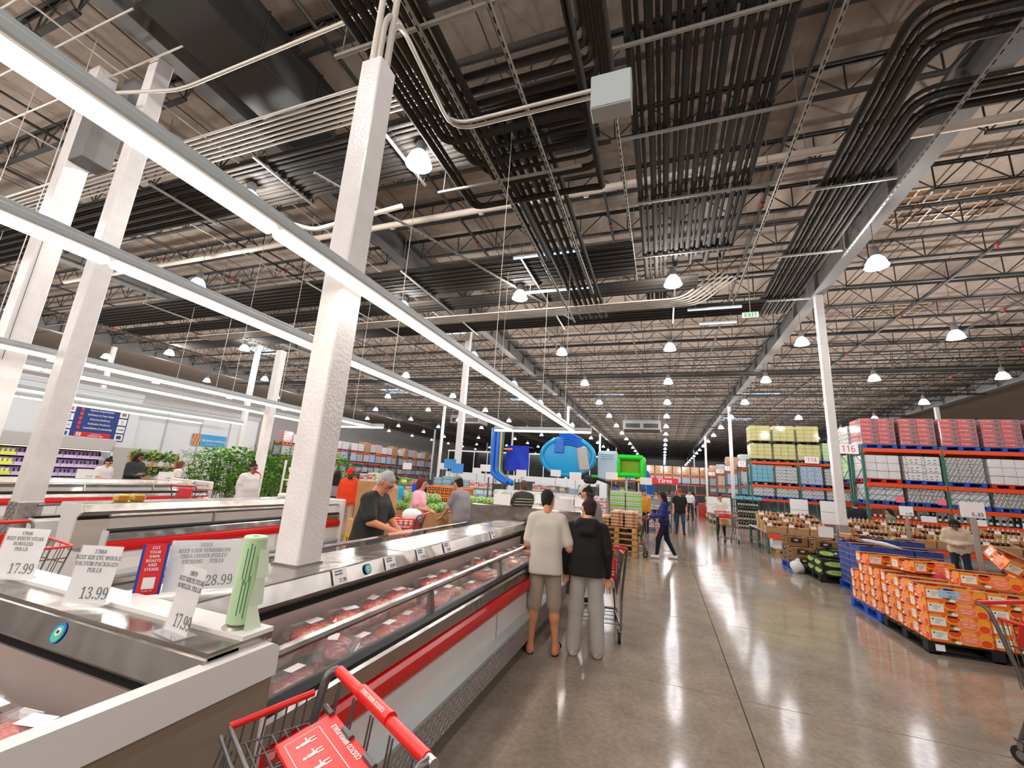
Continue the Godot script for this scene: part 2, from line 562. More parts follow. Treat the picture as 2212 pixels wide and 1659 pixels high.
# ---------------------------------------------------------------- roof steel
func joist_meshes(L: float) -> Dictionary:
	var key := "joist%.2f" % L
	if cache.has(key): return cache[key]
	var h := 0.62
	var top := MB.new()
	top.box(Vector3(0, h, 0.035), Vector3(L, 0.055, 0.03)).box(Vector3(0, h + 0.02, 0), Vector3(L, 0.012, 0.1)).box(Vector3(0, h, -0.035), Vector3(L, 0.055, 0.03))
	var bot := MB.new()
	bot.box(Vector3(0, 0, 0.03), Vector3(L - 1.2, 0.05, 0.025)).box(Vector3(0, 0, -0.03), Vector3(L - 1.2, 0.05, 0.025)).box(Vector3(0, -0.022, 0), Vector3(L - 1.2, 0.01, 0.085))
	var panels := 10
	var webs := []
	var all := MB.new()
	for i in panels:
		var x0 := -L / 2 + L * i / panels
		var xm := x0 + L / panels * 0.5
		var x1 := x0 + L / panels
		for seg in [[Vector3(x0, h, 0), Vector3(xm, 0, 0)], [Vector3(xm, 0, 0), Vector3(x1, h, 0)], [Vector3(xm, 0, 0), Vector3(xm, h, 0)]]:
			var mb := MB.new()
			mb.cyl(seg[0], seg[1], 0.016, -1, 5, false)
			all.cyl(seg[0], seg[1], 0.016, -1, 4, false)
			webs.append(mb.done())
	cache[key] = {"top": top.done(), "bot": bot.done(), "webs": webs, "all": all.done()}
	return cache[key]

func build_roof_steel() -> void:
	# plate girders on the column lines
	for gx in GIRDERS:
		var z1 := -108.5
		var z0 := 12.5
		var o := thing("roof_girder", "grey steel plate girder running over a line of columns", "girder", Vector3(gx, 8.4, 0), 0, "roof girders on the column lines")
		var L := z0 - z1
		var zc := (z0 + z1) / 2
		part("bottom_flange", box_mesh(Vector3(0.34, 0.035, L)), M.girder, o, Vector3(0, 0.018, zc))
		part("top_flange", box_mesh(Vector3(0.34, 0.035, L)), M.girder, o, Vector3(0, 0.74, zc))
		part("web_plate", box_mesh(Vector3(0.03, 0.7, L)), M.girder, o, Vector3(0, 0.38, zc))
		for j in 40:
			part("stiffener", box_mesh(Vector3(0.28, 0.69, 0.02)), M.girder, o, Vector3(0, 0.38, 4.6 - j * 2.5))
	# open-web joists between girders
	var bays := [[5.0, 17.8], [-7.9, 5.0], [-20.4, -7.9], [-33.2, -20.4]]
	for b in bays:
		var L: float = b[1] - b[0] - 0.1
		var d := joist_meshes(L)
		var k := 0
		var z := 0.8
		while z > -104:
			var far: bool = z < -26.0 or (b[0] < -30 and z > -8)
			if not (b[0] < -21 and z > -6) and not (b[0] > 4 and z > -5):
				var o := thing("roof_joist", "dark open-web steel joist spanning between two roof girders", "joist", Vector3((b[0] + b[1]) / 2, 8.47, z), 0, "open-web joists under the roof deck")
				part("top_chord", d.top, M.joist, o)
				part("bottom_chord", d.bot, M.joist, o)
				if far:
					var w := part("web_members", d.all, M.joist, o)
					w.set_meta("kind", "stuff")
				else:
					for q in d.webs:
						part("web_member", q, M.joist, o)
			z -= 1.6 if z > -60 else 3.2
			k += 1
	# bridging and sprinkler pipes along the building
	for x in [-18.0, -15.2, -12.5, -10.4, -5.0, -1.2, 2.3, 8.2, 11.0, 14.3, -24.0, -28.5]:
		var mb := MB.new()
		var st := 2.0 if x < 4 and x > -21 else -6.0
		mb.cyl(Vector3(x, 8.42, st), Vector3(x, 8.42, -105), 0.035, -1, 8)
		var o := thing("sprinkler_pipe", "dark sprinkler pipe with red fittings hung under the joists", "pipe", Vector3.ZERO, 0, "sprinkler pipes along the roof")
		part("pipe_run", mb.done(), M.joist, o)
		var zz := st - 2.3
		while zz > -40:
			var f := MB.new()
			f.cyl(Vector3(x, 8.42, zz), Vector3(x, 8.42, zz - 0.12), 0.05, -1, 8).cyl(Vector3(x, 8.42, zz - 0.06), Vector3(x, 8.30, zz - 0.06), 0.018, -1, 6)
			part("fitting", f.done(), M.red_fitting, o)
			zz -= 4.8
	for bx in [[5.0, 17.8], [-7.9, 5.0], [-20.4, -7.9]]:
		for i in 6:
			var x: float = lerpf(bx[0], bx[1], (i + 0.5) / 6.0)
			for y in [8.50, 9.05]:
				var mb := MB.new()
				mb.cyl(Vector3(x, y, 1.5 if bx[0] < 4 else -6.0), Vector3(x, y, -70), 0.011, -1, 5)
				solo("bridging_rod", "thin dark bridging rod tying the roof joists together", "rod", mb.done(), M.joist, Vector3.ZERO, Basis.IDENTITY, "bridging rods between the joists")
	for z in [-25.5, -31.0, -39.0, -47.0, -24.0]:
		var mb := MB.new()
		var y := 8.2 - (0.25 if z == -24.0 else 0.0)
		mb.cyl(Vector3(-33, y, z), Vector3(17.5, y, z), 0.06, -1, 8)
		var o := thing("main_pipe", "brown main pipe crossing below the joists", "pipe", Vector3.ZERO, 0, "cross mains under the joists")
		part("pipe_run", mb.done(), M.joist, o)
		for i in 9:
			part("hanger", box_mesh(Vector3(0.02, DECK - y, 0.02)), M.joist, o, Vector3(-31.0 + 6.0 * i, (DECK + y) / 2 + 0.03, z))

# ---------------------------------------------------------------- columns
func column_proto(h: float, w: float, plate: bool, label: String, at: Vector3, group: String) -> Node3D:
	var o := thing("column", label, "column", at, 0, group)
	part("shaft", box_mesh(Vector3(w, h, w), 0.012), M.white_paint, o, Vector3(0, h / 2, 0))
	part("base_plate", box_mesh(Vector3(w + 0.1, 0.025, w + 0.1), 0.004), M.steel_dull, o, Vector3(0, 0.0125, 0))
	if plate:
		var g := part("guard", box_mesh(Vector3(w + 0.02, 1.02, w + 0.02), 0.012), M.plate, o, Vector3(0, 0.535, 0))
		var tr := MB.new()
		for f in 4:
			var b := yaw(f * PI / 2)
			for i in 20:
				for j in 4:
					var a := 0.8 if (i + j) % 2 == 0 else -0.8
					tr.box(b * Vector3((j - 1.5) * w * 0.23, (i - 9.5) * 0.05, w / 2 + 0.012), Vector3(0.05, 0.016, 0.012), b * Basis(Vector3.BACK, a))
		var t := part("tread", tr.done(), M.plate, g)
		t.set_meta("kind", "stuff")
	return o

func build_columns() -> void:
	var grp := "white square roof columns"
	for gx in GIRDERS:
		for z in COL_Z:
			if gx == 17.8 and z > -30: continue
			column_proto(8.4, 0.22, z > -20, "white painted square steel column rising to a roof girder", Vector3(gx, 0, z), grp)
	column_proto(8.4, 0.24, true, "white square column with diamond-plate guard beside the long freezer island", Vector3(-8.1, 0, -3.35), "")
	# boxed chases
	var c := thing("pipe_chase", "white boxed pipe chase standing on the stainless freezer deck", "column", Vector3(-2.34, 1.102, -2.38))
	part("shaft", box_mesh(Vector3(0.21, 4.15, 0.21), 0.01), M.white_paint, c, Vector3(0, 2.075, 0))
	part("caulk", box_mesh(Vector3(0.225, 0.012, 0.225)), M.steel_dull, c, Vector3(0, 0.006, 0))
	for p in [[-0.06, 0.03, 0.028, "pvc"], [-0.02, 0.06, 0.02, "conduit"], [0.05, -0.03, 0.03, "conduit"]]:
		var mb := MB.new()
		mb.tube(bend([Vector3(p[0], 4.1, p[1]), Vector3(p[0], 6.2, p[1]), Vector3(p[0] - 0.1, 6.4, p[1] - 0.6)], 0.15), p[2], 8)
		part("riser", mb.done(), M[p[3]], c)
	var l := thing("pipe_chase", "white column with grey junction trough boxes fixed near its top", "column", Vector3(-9.4, 0, -3.18))
	part("shaft", box_mesh(Vector3(0.30, 8.4, 0.30), 0.012), M.white_paint, l, Vector3(0, 4.2, 0))
	part("trough", box_mesh(Vector3(0.40, 1.1, 0.40), 0.01), M.girder, l, Vector3(0.34, 7.0, -0.06))
	part("trough", box_mesh(Vector3(0.30, 0.9, 0.34), 0.01), M.girder, l, Vector3(0.36, 7.95, -0.35))
	var w := MB.new()
	w.cyl(Vector3(0.16, 3.0, 0.1), Vector3(0.16, 5.2, 0.1), 0.004, -1, 5)
	part("wire", w.done(), M.ink_grey, l)

# ---------------------------------------------------------------- lamps
func bay_proto() -> Dictionary:
	if cache.has("bay"): return cache["bay"]
	var bal := MB.new()
	bal.lathe([Vector2(0, 0.42), Vector2(0.05, 0.42), Vector2(0.085, 0.36), Vector2(0.09, 0.2), Vector2(0.06, 0.17), Vector2(0, 0.17)], 12)
	var refr := MB.new()
	refr.lathe([Vector2(0.06, 0.2), Vector2(0.11, 0.18), Vector2(0.16, 0.12), Vector2(0.195, 0.04), Vector2(0.222, -0.06), Vector2(0.21, -0.06), Vector2(0.185, 0.04), Vector2(0.15, 0.11)], 20)
	var ring := MB.new()
	var pts := PackedVector3Array()
	for i in 21:
		pts.append(Vector3(cos(TAU * i / 20) * 0.222, -0.06, sin(TAU * i / 20) * 0.222))
	ring.tube(pts, 0.009, 6, false)
	var bulb := MB.new()
	bulb.blob(Vector3(0, 0.04, 0), Vector3(0.075, 0.12, 0.075), 10, 6)
	var cord := MB.new()
	cord.cyl(Vector3(0, 0.42, 0), Vector3(0, 2.22, 0), 0.007, -1, 5)
	var hook := MB.new()
	hook.tube(PackedVector3Array([Vector3(0.0, 0.42, 0), Vector3(0.03, 0.47, 0), Vector3(0, 0.52, 0), Vector3(-0.03, 0.47, 0), Vector3(0, 0.42, 0)]), 0.006, 5)
	cache["bay"] = {"bal": bal.done(), "ref": refr.done(), "ring": ring.done(), "bulb": bulb.done(), "cord": cord.done(), "hook": hook.done()}
	return cache["bay"]

func high_bay(at: Vector3, lit := true) -> void:
	var d := bay_proto()
	var o := thing("high_bay_lamp", "bell-shaped high bay lamp glowing bluish white below the roof", "lamp", at, 0, "high bay lamps hung in rows from the roof")
	part("ballast", d.bal, M.girder, o)
	part("refractor", d.ref, M.bay_refractor, o)
	part("ring", d.ring, M.bay_glow, o)
	part("bulb", d.bulb, M.bay_glow, o)
	part("cord", d.cord, M.girder, o)
	part("hook", d.hook, M.girder, o)
	if lit:
		var l := OmniLight3D.new()
		l.name = "light"
		l.light_color = Color(1.0, 0.982, 0.968)
		l.light_energy = BAY_ENERGY
		l.light_size = 0.07
		l.omni_range = 60
		l.omni_attenuation = 2.0
		l.shadow_enabled = true
		o.add_child(l)
		l.position = Vector3(0, 0.04, 0)

func build_high_bays() -> void:
	var h := 7.0
	for x in [0.32, 4.62, 8.75, 12.95, -3.9, -7.95]:
		for j in 18:
			var z := -5.2 - 5.56 * j
			if x > 0 and j < 1: continue
			if x > 6 and j > 8: continue
			high_bay(Vector3(x, h, z), j < 12)
	for x in [-13.5, -18.8, -24.2, -29.6, -35.0]:
		for j in 14:
			var z := -13.65 - 5.7 * j
			high_bay(Vector3(x, h, z), j < 7)
	# lamps behind the photographer and off to the left, part of the same rows
	for p in [Vector3(0.32, h, 0.36), Vector3(-3.9, h, 0.36), Vector3(0.32, h, 5.9), Vector3(4.62, h, 0.36), Vector3(4.62, h, 5.9), Vector3(-3.9, h, 5.9), Vector3(-7.95, h, 5.9), Vector3(-7.95, h, 0.36), Vector3(8.75, h, 5.9), Vector3(0.32, h, 11.4), Vector3(-3.9, h, 11.4), Vector3(4.62, h, 11.4), Vector3(-13.5, h, 3.5), Vector3(-18.8, h, 3.5), Vector3(-24.2, h, 3.5), Vector3(-29.6, h, 3.5), Vector3(-13.5, h, 9.2), Vector3(-18.8, h, 9.2), Vector3(-24.2, h, 9.2), Vector3(-24.2, h, -2.2), Vector3(-29.6, h, -2.2), Vector3(-35.0, h, -2.2), Vector3(-35.0, h, 3.5), Vector3(-18.8, h, -2.2), Vector3(-13.5, h, -2.2), Vector3(-13.5, h, -7.9), Vector3(-18.8, h, -7.9), Vector3(-24.2, h, -7.9), Vector3(8.75, h, 0.36)]:
		high_bay(p)

func led_run(a: Vector3, b: Vector3, label: String, group: String) -> void:
	var o := thing("linear_led_light", label, "light", a, 0, group)
	var L := a.distance_to(b)
	var dir := (b - a) / L
	var bs := Basis(dir.cross(Vector3.UP).normalized(), Vector3.UP, -dir)
	var mid := (b - a) / 2
	part("housing", box_mesh(Vector3(0.115, 0.055, L), 0.01), M.kick_grey, o, mid + Vector3(0, 0.07, 0), bs)
	part("housing_cap", box_mesh(Vector3(0.05, 0.05, L), 0.006), M.kick_grey, o, mid + Vector3(0, 0.112, 0), bs)
	var n := maxi(1, int(L / 2.4))
	for i in n:
		var c := (b - a) * ((i + 0.5) / n)
		var seg := L / n
		part("diffuser", box_mesh(Vector3(0.10, 0.06, seg - 0.012), 0.022), M.led_glow, o, c + Vector3(0, 0.014, 0), bs)
		var al := AreaLight3D.new()
		al.name = "light"
		al.area_size = Vector2(0.085, seg)
		al.light_color = Color(1.0, 0.94, 0.89)
		al.light_energy = LED_ENERGY * seg
		al.area_normalize_energy = true
		al.area_range = 60
		al.area_attenuation = 2.0
		al.shadow_enabled = true
		o.add_child(al)
		al.transform = Transform3D(bs * Basis(Vector3.RIGHT, -PI / 2), c + Vector3(0, -0.02, 0))
		if i % 2 == 0:
			var w := MB.new()
			w.cyl(c + Vector3(0, 0.13, 0), c + Vector3(0, 5.3, 0), 0.006, -1, 5)
			part("hanger", w.done(), M.conduit, o)

func build_linear_lights() -> void:
	var h := 3.08
	var g := "linear LED lights over the near freezer island"
	led_run(Vector3(-2.08, h, 5.6), Vector3(-2.26, h, -11.2), "long linear LED light hung over the aisle side of the meat freezer", g)
	led_run(Vector3(-3.55, h, 5.6), Vector3(-4.05, h, -11.2), "long linear LED light hung behind the boxed pipe chase", g)
	led_run(Vector3(-4.62, h, -11.3), Vector3(-1.80, h, -11.3), "short linear LED light joining the ends of two long runs above the aisle", g)
	g = "linear LED lights over the second freezer island"
	led_run(Vector3(-8.6, h, -1.5), Vector3(-8.95, h, -11.2), "linear LED light passing behind the white column with diamond-plate guard", g)
	led_run(Vector3(-10.1, h, -1.5), Vector3(-10.75, h, -11.2), "linear LED light over the far side of the second freezer island", g)
	led_run(Vector3(-11.0, h, -11.3), Vector3(-8.5, h, -11.3), "short linear LED light closing the second island's pair of runs", g)
	g = "linear LED lights over the third freezer island"
	led_run(Vector3(-14.5, h, -3.5), Vector3(-14.8, h, -11.3), "linear LED light over the near side of the third freezer island", g)
	led_run(Vector3(-16.6, h, -3.5), Vector3(-17.0, h, -11.3), "linear LED light over the far side of the third freezer island", g)

# ---------------------------------------------------------------- pipework
func pipe(called: String, label: String, pts: Array, r: float, m: Material, group: String, br := 0.25, k := 8) -> MeshInstance3D:
	var mb := MB.new()
	mb.tube(bend(pts, br), r, k)
	return solo(called, label, "pipe", mb.done(), m, Vector3.ZERO, Basis.IDENTITY, group)

func trapeze(a: Vector3, b: Vector3, group: String) -> void:
	var o := thing("strut_trapeze", "galvanised strut trapeze, one of the " + group.replace("strut ", ""), "pipe hanger", a, 0, group)
	var d := b - a
	var L := d.length()
	var dir := d / L
	var bs := Basis(dir, Vector3.UP, dir.cross(Vector3.UP))
	part("strut", box_mesh(Vector3(L, 0.045, 0.045), 0.004), M.strut, o, d / 2, bs)
	for t in [0.04, 0.96]:
		var mb := MB.new()
		mb.cyl(d * t, d * t + Vector3(0, DECK - a.y - 0.1, 0), 0.007, -1, 5)
		part("threaded_rod", mb.done(), M.strut, o)

func slotted_strut(a: Vector3, b: Vector3, group: String) -> void:
	var o := thing("slotted_strut", "long slotted galvanised strut, one of the " + group.replace("slotted ", ""), "strut", a, 0, group)
	var d := b - a
	var L := d.length()
	var dir := d / L
	var side := dir.cross(Vector3.UP).normalized()
	var bs := Basis(side, Vector3.UP, -dir)
	part("channel", box_mesh(Vector3(0.05, 0.045, L), 0.004), M.strut, o, d / 2, bs)
	var mb := MB.new()
	var n := int(L / 0.14)
	for i in n:
		mb.box(Vector3(0, -0.0235, -L / 2 + (i + 0.5) * L / n), Vector3(0.018, 0.003, 0.07))
	var s := part("slots", mb.done(), M.black_matte, o, d / 2, bs)
	s.set_meta("kind", "stuff")

func clamp_row(xs: Array, z: float, y: float, along_x: bool, group: String) -> void:
	for x in xs:
		var mb := MB.new()
		var r: float = x[1] + 0.012
		if along_x: mb.cyl(Vector3(z - 0.09, y, x[0]), Vector3(z + 0.09, y, x[0]), r, -1, 8)
		else: mb.cyl(Vector3(x[0], y, z - 0.09), Vector3(x[0], y, z + 0.09), r, -1, 8)
		solo("pipe_saddle", "black pipe saddle at a hanger, one of the " + group, "pipe saddle", mb.done(), M.black_matte, Vector3.ZERO, Basis.IDENTITY, group)

func build_pipework() -> void:
	var h := 7.6
	# main bundle running along the aisle
	var g := "black insulated pipes of the main overhead bundle"
	var lab := "black insulated refrigeration pipe running overhead along the aisle"
	var row := []
	var x := -0.40
	var i := 0
	while x < 1.72:
		var r := 0.055 if i % 2 == 0 else 0.03
		x += r
		var zend := -10.6 - (0.5 if i % 3 == 0 else 0.0)
		if i < 5:
			pipe("insulated_pipe", lab, [Vector3(x, h, 1.6), Vector3(x, h, -14.2)], r, M.foam, g)
		else:
			pipe("insulated_pipe", lab, [Vector3(x, h, 1.6), Vector3(x, h, zend), Vector3(x, h + 0.5, zend - 0.15)], r, M.foam, g)
		row.append([x, r])
		x += r + (0.028 if i % 3 != 1 else 0.06)
		i += 1
	for z in [-1.8, -4.6, -6.2, -8.0, -10.2]:
		trapeze(Vector3(-0.75, h - 0.085, z), Vector3(2.1, h - 0.085, z), "strut trapezes under the main pipe bundle")
		clamp_row(row, z, h, false, "saddles on the main pipe bundle")
	slotted_strut(Vector3(-0.62, h - 0.13, 1.0), Vector3(-0.62, h - 0.13, -14.0), "slotted struts beside the main pipe bundle")
	slotted_strut(Vector3(2.12, h - 0.13, 1.0), Vector3(2.12, h - 0.13, -14.0), "slotted struts beside the main pipe bundle")
	# bundle beside the girder, turning to cross under it
	g = "black insulated pipes turning under the roof girder"
	row = []
	x = 2.98
	for j in 9:
		var r := 0.06 if j % 2 == 0 else 0.032
		x += r
		var zt := -5.2 - 1.5 * (x - 3.0) - (0.55 if j > 4 else 0.0)
		pipe("insulated_pipe", "black insulated pipe bending sideways beneath the grey girder", [Vector3(17.0, 7.75, zt), Vector3(x, 7.75, zt), Vector3(x, 7.75, -15.3)], r, M.foam, g, 0.35, 8)
		row.append([x, r])
		x += r + 0.02
	for z in [-8.6, -11.2, -14.0]:
		trapeze(Vector3(2.75, 7.66, z), Vector3(4.3, 7.66, z), "strut trapezes under the girder-side pipe bundle")
		clamp_row(row, z, 7.75, false, "saddles on the girder-side pipe bundle")
	slotted_strut(Vector3(4.25, 7.6, -3.5), Vector3(4.25, 7.6, -11.4), "slotted struts beside the main pipe bundle")
	# sideways bundles over the freezers
	sideways_band(7.45, -4.75, 11, -21.0, -0.9, "black insulated pipes crossing above the pipe chase", [-10.2, -7.2, -4.4])
	sideways_band(7.45, -9.3, 15, -24.0, -0.6, "black insulated pipes of the wide sideways band", [-18.5, -14.5, -10.5, -7.0, -3.4])
	sideways_band(7.45, -11.35, 8, -24.0, 1.0, "black insulated pipes of the wide sideways band", [-14.5, -10.5, -7.0, -3.4, 0.4])
	sideways_band(7.45, -13.4, 9, -24.0, 3.0, "black insulated pipes of the far sideways band", [-18.5, -14.5, -10.5, -7.0, -3.4, 0.4])
	# bundle above the pipe chase
	g = "black insulated pipes gathered above the pipe chase"
	x = -3.55
	for j in 9:
		var r := 0.058 if j % 2 == 0 else 0.034
		x += r
		var zz := -4.4 - 0.28 * j
		var y := 7.0
		if j < 7:
			pipe("insulated_pipe", "black insulated pipe turning above the boxed pipe chase", [Vector3(x, y, 1.4), Vector3(x, y, zz if j > 1 else -6.6), Vector3(-0.95 if j > 1 else -1.2, y, zz if j > 1 else -6.6), Vector3(-0.95, y, -2.0 if j > 2 else -6.62)], r, M.foam, g, 0.22, 8)
		else:
			pipe("insulated_pipe", "black insulated pipe turning above the boxed pipe chase", [Vector3(x, y, 1.4), Vector3(x, y, -8.8)], r, M.foam, g)
		x += r + 0.03
	for j in 6:
		pipe("insulated_pipe", "black insulated pipe dropping from the bundle toward the sideways band", [Vector3(-2.5 + j * 0.16, 7.2, -4.8 - 0.1 * j), Vector3(-2.5 + j * 0.16, 7.2, -13.2)], 0.05 if j % 2 else 0.06, M.foam, g)
	for j in 7:
		pipe("insulated_pipe", "black insulated pipe looping beside the grey junction box", [Vector3(-3.0, 7.25, -4.0 - 0.22 * j), Vector3(-0.86 + 0.045 * j, 7.25, -4.0 - 0.22 * j), Vector3(-0.86 + 0.045 * j, 7.25, 1.0)], 0.055, M.foam, g, 0.2)
	for j in 6:
		pipe("insulated_pipe", "black insulated pipe of the upper cross layer by the chase", [Vector3(-2.6, 7.35, -1.7 - 0.3 * j), Vector3(-1.3, 7.35, -1.7 - 0.3 * j)], 0.06, M.foam, g)
	for z in [-3.2, -5.9]:
		trapeze(Vector3(-3.9, 6.9, z), Vector3(-1.2, 6.9, z), "strut trapezes above the pipe chase")
	slotted_strut(Vector3(-2.62, 6.82, 1.0), Vector3(-2.62, 6.82, -12.6), "slotted struts above the pipe chase")
	slotted_strut(Vector3(-1.72, 6.82, 1.0), Vector3(-1.72, 6.82, -10.6), "slotted struts above the pipe chase")
	slotted_strut(Vector3(-6.3, 7.3, -5.2), Vector3(-2.9, 7.3, -13.5), "slotted struts above the pipe chase")
	# white conduits
	g = "parallel pale conduits crossing the roof"
	for j in 7:
		pipe("conduit", "pale electrical conduit in a parallel bank above the pipe chase", [Vector3(-22, 7.4, -4.0 - 0.085 * j), Vector3(-3.2, 7.4, -4.0 - 0.085 * j)], 0.022, M.conduit, g, 0.2, 7)
	for j in 6:
		pipe("conduit", "pale electrical conduit in a parallel bank before the far pipe band", [Vector3(-19.8, 7.15, -12.1 - 0.11 * j), Vector3(0.6 + 0.1 * j, 7.15, -12.1 - 0.11 * j), Vector3(1.5 + 0.12 * j, 7.9, -12.1 - 0.11 * j)], 0.024, M.conduit, g, 0.3, 7)
	for j in 2:
		pipe("conduit", "pale conduit bending from the chase to the grey junction box", [Vector3(-2.3, 5.25, -2.42 + 0.1 * j), Vector3(-2.3, 5.95, -2.42 + 0.1 * j), Vector3(-2.62, 6.3, -4.05 - 0.09 * j), Vector3(-0.72, 6.3, -4.05 - 0.09 * j)], 0.024, M.conduit, "pale conduits from the chase to the junction box", 0.35, 7)
	var jb := thing("junction_box", "grey steel junction box hung among the black pipes", "junction box", Vector3(-0.5, 6.2, -4.1))
	part("box_body", box_mesh(Vector3(0.46, 0.46, 0.22), 0.006), M.kick_grey, jb)
	part("cover", box_mesh(Vector3(0.44, 0.44, 0.012), 0.004), M.kick_grey, jb, Vector3(0, 0, 0.115))
	# drains
	pipe("drain_pipe", "cream plastic drain pipe hung across the roof", [Vector3(-22, 8.15, -8.25), Vector3(6.5, 8.15, -8.1)], 0.075, M.pvc, "", 0.2, 12)
	for k in 7:
		var mb := MB.new()
		mb.cyl(Vector3(-12.0 + k * 2.6, 8.15, -8.23), Vector3(-11.9 + k * 2.6, 8.15, -8.23), 0.085, -1, 12)
		solo("pipe_coupling", "pale coupling sleeve on the cream drain pipe", "pipe coupling", mb.done(), M.pvc if k % 2 else M.conduit, Vector3.ZERO, Basis.IDENTITY, "couplings on the cream drain pipe")
	pipe("drain_pipe", "cream plastic drain pipe descending diagonally past the first LED run", [Vector3(-9.0, 7.9, -3.4), Vector3(-8.0, 6.9, -5.6), Vector3(-7.3, 6.9, -6.3), Vector3(-5.0, 7.1, -6.3)], 0.05, M.pvc, "", 0.2, 10)
	pipe("conduit", "long pale conduit sagging past the grey trough boxes", [Vector3(-9.15, 7.6, -2.9), Vector3(-6.6, 7.0, -3.0), Vector3(-3.0, 7.3, -3.1), Vector3(-2.0, 7.3, -3.1)], 0.025, M.conduit, "", 0.3, 8)
	# thin service lines in the corner over the second island
	g = "thin service lines under the roof over the second island"
	for j in 5:
		pipe("service_line", "thin dark service line running along the roof near the duct", [Vector3(-9.0 - 0.95 * j, 8.36, 1.5), Vector3(-9.0 - 0.95 * j, 8.36, -15.0)], 0.018 + 0.006 * (j % 2), M.joist if j % 2 else M.conduit, g + (" (dark)" if j % 2 else " (pale)"), 0.1, 6).set_meta("label", ("thin dark" if j % 2 else "thin pale") + " service line running along the roof near the duct")
	for j in 5:
		pipe("service_line", "thin pale cross line under the roof near the duct", [Vector3(-20.0, 8.28, -0.7 - 0.62 * j), Vector3(-7.0 - 0.4 * (j % 2), 8.28, -0.7 - 0.62 * j)], 0.016, M.conduit, g + " (cross)", 0.1, 6)
	# roof-hung duct
	var du := thing("air_duct", "dark sheet-metal duct hung under the roof above the freezers", "duct", Vector3(-6.2, 8.2, -3.4))
	part("duct_body", box_mesh(Vector3(1.0, 0.9, 3.2), 0.02), M.joist, du)
	for s in [-1.0, 0.0, 1.0]:
		part("seam", box_mesh(Vector3(1.03, 0.93, 0.03), 0.004), M.joist, du, Vector3(0, 0, s * 1.1))
	# short strip lights among the pipes
	for p in [[Vector3(-3.5, 7.2, -9.0), Vector3(-1.8, 7.2, -9.0)], [Vector3(-4.0, 7.2, -11.0), Vector3(-1.8, 7.2, -11.0)], [Vector3(0.8, 7.2, -13.2), Vector3(2.3, 7.2, -13.2)], [Vector3(1.2, 7.1, -14.2), Vector3(2.3, 7.1, -14.2)]]:
		var a: Vector3 = p[0]
		var o := thing("strip_light", "slim bluish strip light mounted among the black pipes", "light", a, 0, "slim strip lights among the pipes")
		var L := a.distance_to(p[1])
		part("tube", box_mesh(Vector3(L, 0.03, 0.06), 0.008), M.skylight_glow, o, Vector3(L / 2, 0, 0))
		part("tray", box_mesh(Vector3(L, 0.04, 0.09), 0.006), M.kick_grey, o, Vector3(L / 2, 0.035, 0))
		for t in [0.15, 0.85]:
			part("hanger", box_mesh(Vector3(0.012, DECK - a.y, 0.012)), M.strut, o, Vector3(L * t, (DECK - a.y) / 2 + 0.05, 0))

func sideways_band(y: float, z0: float, n: int, x0: float, x1: float, group: String, hang: Array) -> void:
	var z := z0
	var row := []
	for j in n:
		var r := 0.056 if j % 2 == 0 else 0.036
		z -= r
		pipe("insulated_pipe", group.replace("pipes", "pipe"), [Vector3(x0, y, z), Vector3(x1, y, z)], r, M.foam, group)
		row.append([z, r])
		z -= r + (0.012 if j % 4 else 0.03)
	for hx in hang:
		trapeze(Vector3(hx, y - 0.085, z0 + 0.15), Vector3(hx, y - 0.085, z - 0.2), "strut trapezes under the sideways pipe bands")
		if hx > -12: clamp_row(row, hx, y, true, "saddles on the sideways pipe bands")

func build_roof_extras() -> void:
	var e := thing("exit_sign", "white exit sign with green letters hung under the pipes", "sign", Vector3(2.55, 7.0, -13.4))
	part("panel", box_mesh(Vector3(0.44, 0.18, 0.05), 0.01), M.white, e)
	write("EXIT", 0.12, mat("exit_green", Color(0.1, 0.7, 0.3), 0.5), e, Vector3(0, 0, 0.028), Basis.IDENTITY, 1.0, false, true)
	part("stem", box_mesh(Vector3(0.02, 2.1, 0.02)), M.strut, e, Vector3(0, 1.15, 0))
	var c := thing("floodlight", "small boxy floodlight clamped beside the crossing pipes", "light fitting", Vector3(4.3, 7.45, -5.6), 0.5)
	part("housing", box_mesh(Vector3(0.24, 0.2, 0.1), 0.02), M.kick_grey, c, Vector3.ZERO, Basis(Vector3.RIGHT, 0.5))
	part("lens", box_mesh(Vector3(0.2, 0.16, 0.01), 0.003), M.glass, c, Vector3(0, -0.025, 0.05), Basis(Vector3.RIGHT, 0.5))
	part("bracket", box_mesh(Vector3(0.03, 0.3, 0.03)), M.steel_dull, c, Vector3(0, 0.2, -0.03))
	for q in [[Vector3(-1.8, 7.4, -41.3), "pale air unit hung from the roof above the aisle"], [Vector3(-19.0, 7.4, -39.3), "pale air unit hung from the roof left of the dark windows"]]:
		var a := thing("air_unit", q[1], "air unit", q[0])
		part("housing", box_mesh(Vector3(3.4, 0.9, 2.0), 0.06), M.girder, a)
		for i in 2:
			part("grille", box_mesh(Vector3(1.3, 0.4, 0.05), 0.01), M.black_plastic, a, Vector3(-0.8 + 1.6 * i, -0.1, 1.01))
		for x in [-1.5, 1.5]:
			for z in [-0.9, 0.9]:
				part("rod", box_mesh(Vector3(0.03, 1.56, 0.03)), M.strut, a, Vector3(x, 1.1, z))

# ---------------------------------------------------------------- freezer cases
func ext(called: String, pts: Array, s: float, z0: float, z1: float, m: Material, parent: Node3D) -> MeshInstance3D:
	var poly := PackedVector2Array()
	for p in pts:
		poly.append(Vector2(p.x * s, p.y))
	var mb := MB.new()
	mb.prism(poly, z0 - z1, Transform3D(Basis.IDENTITY, Vector3(0, 0, z1)))
	return part(called, mb.done(), m, parent)

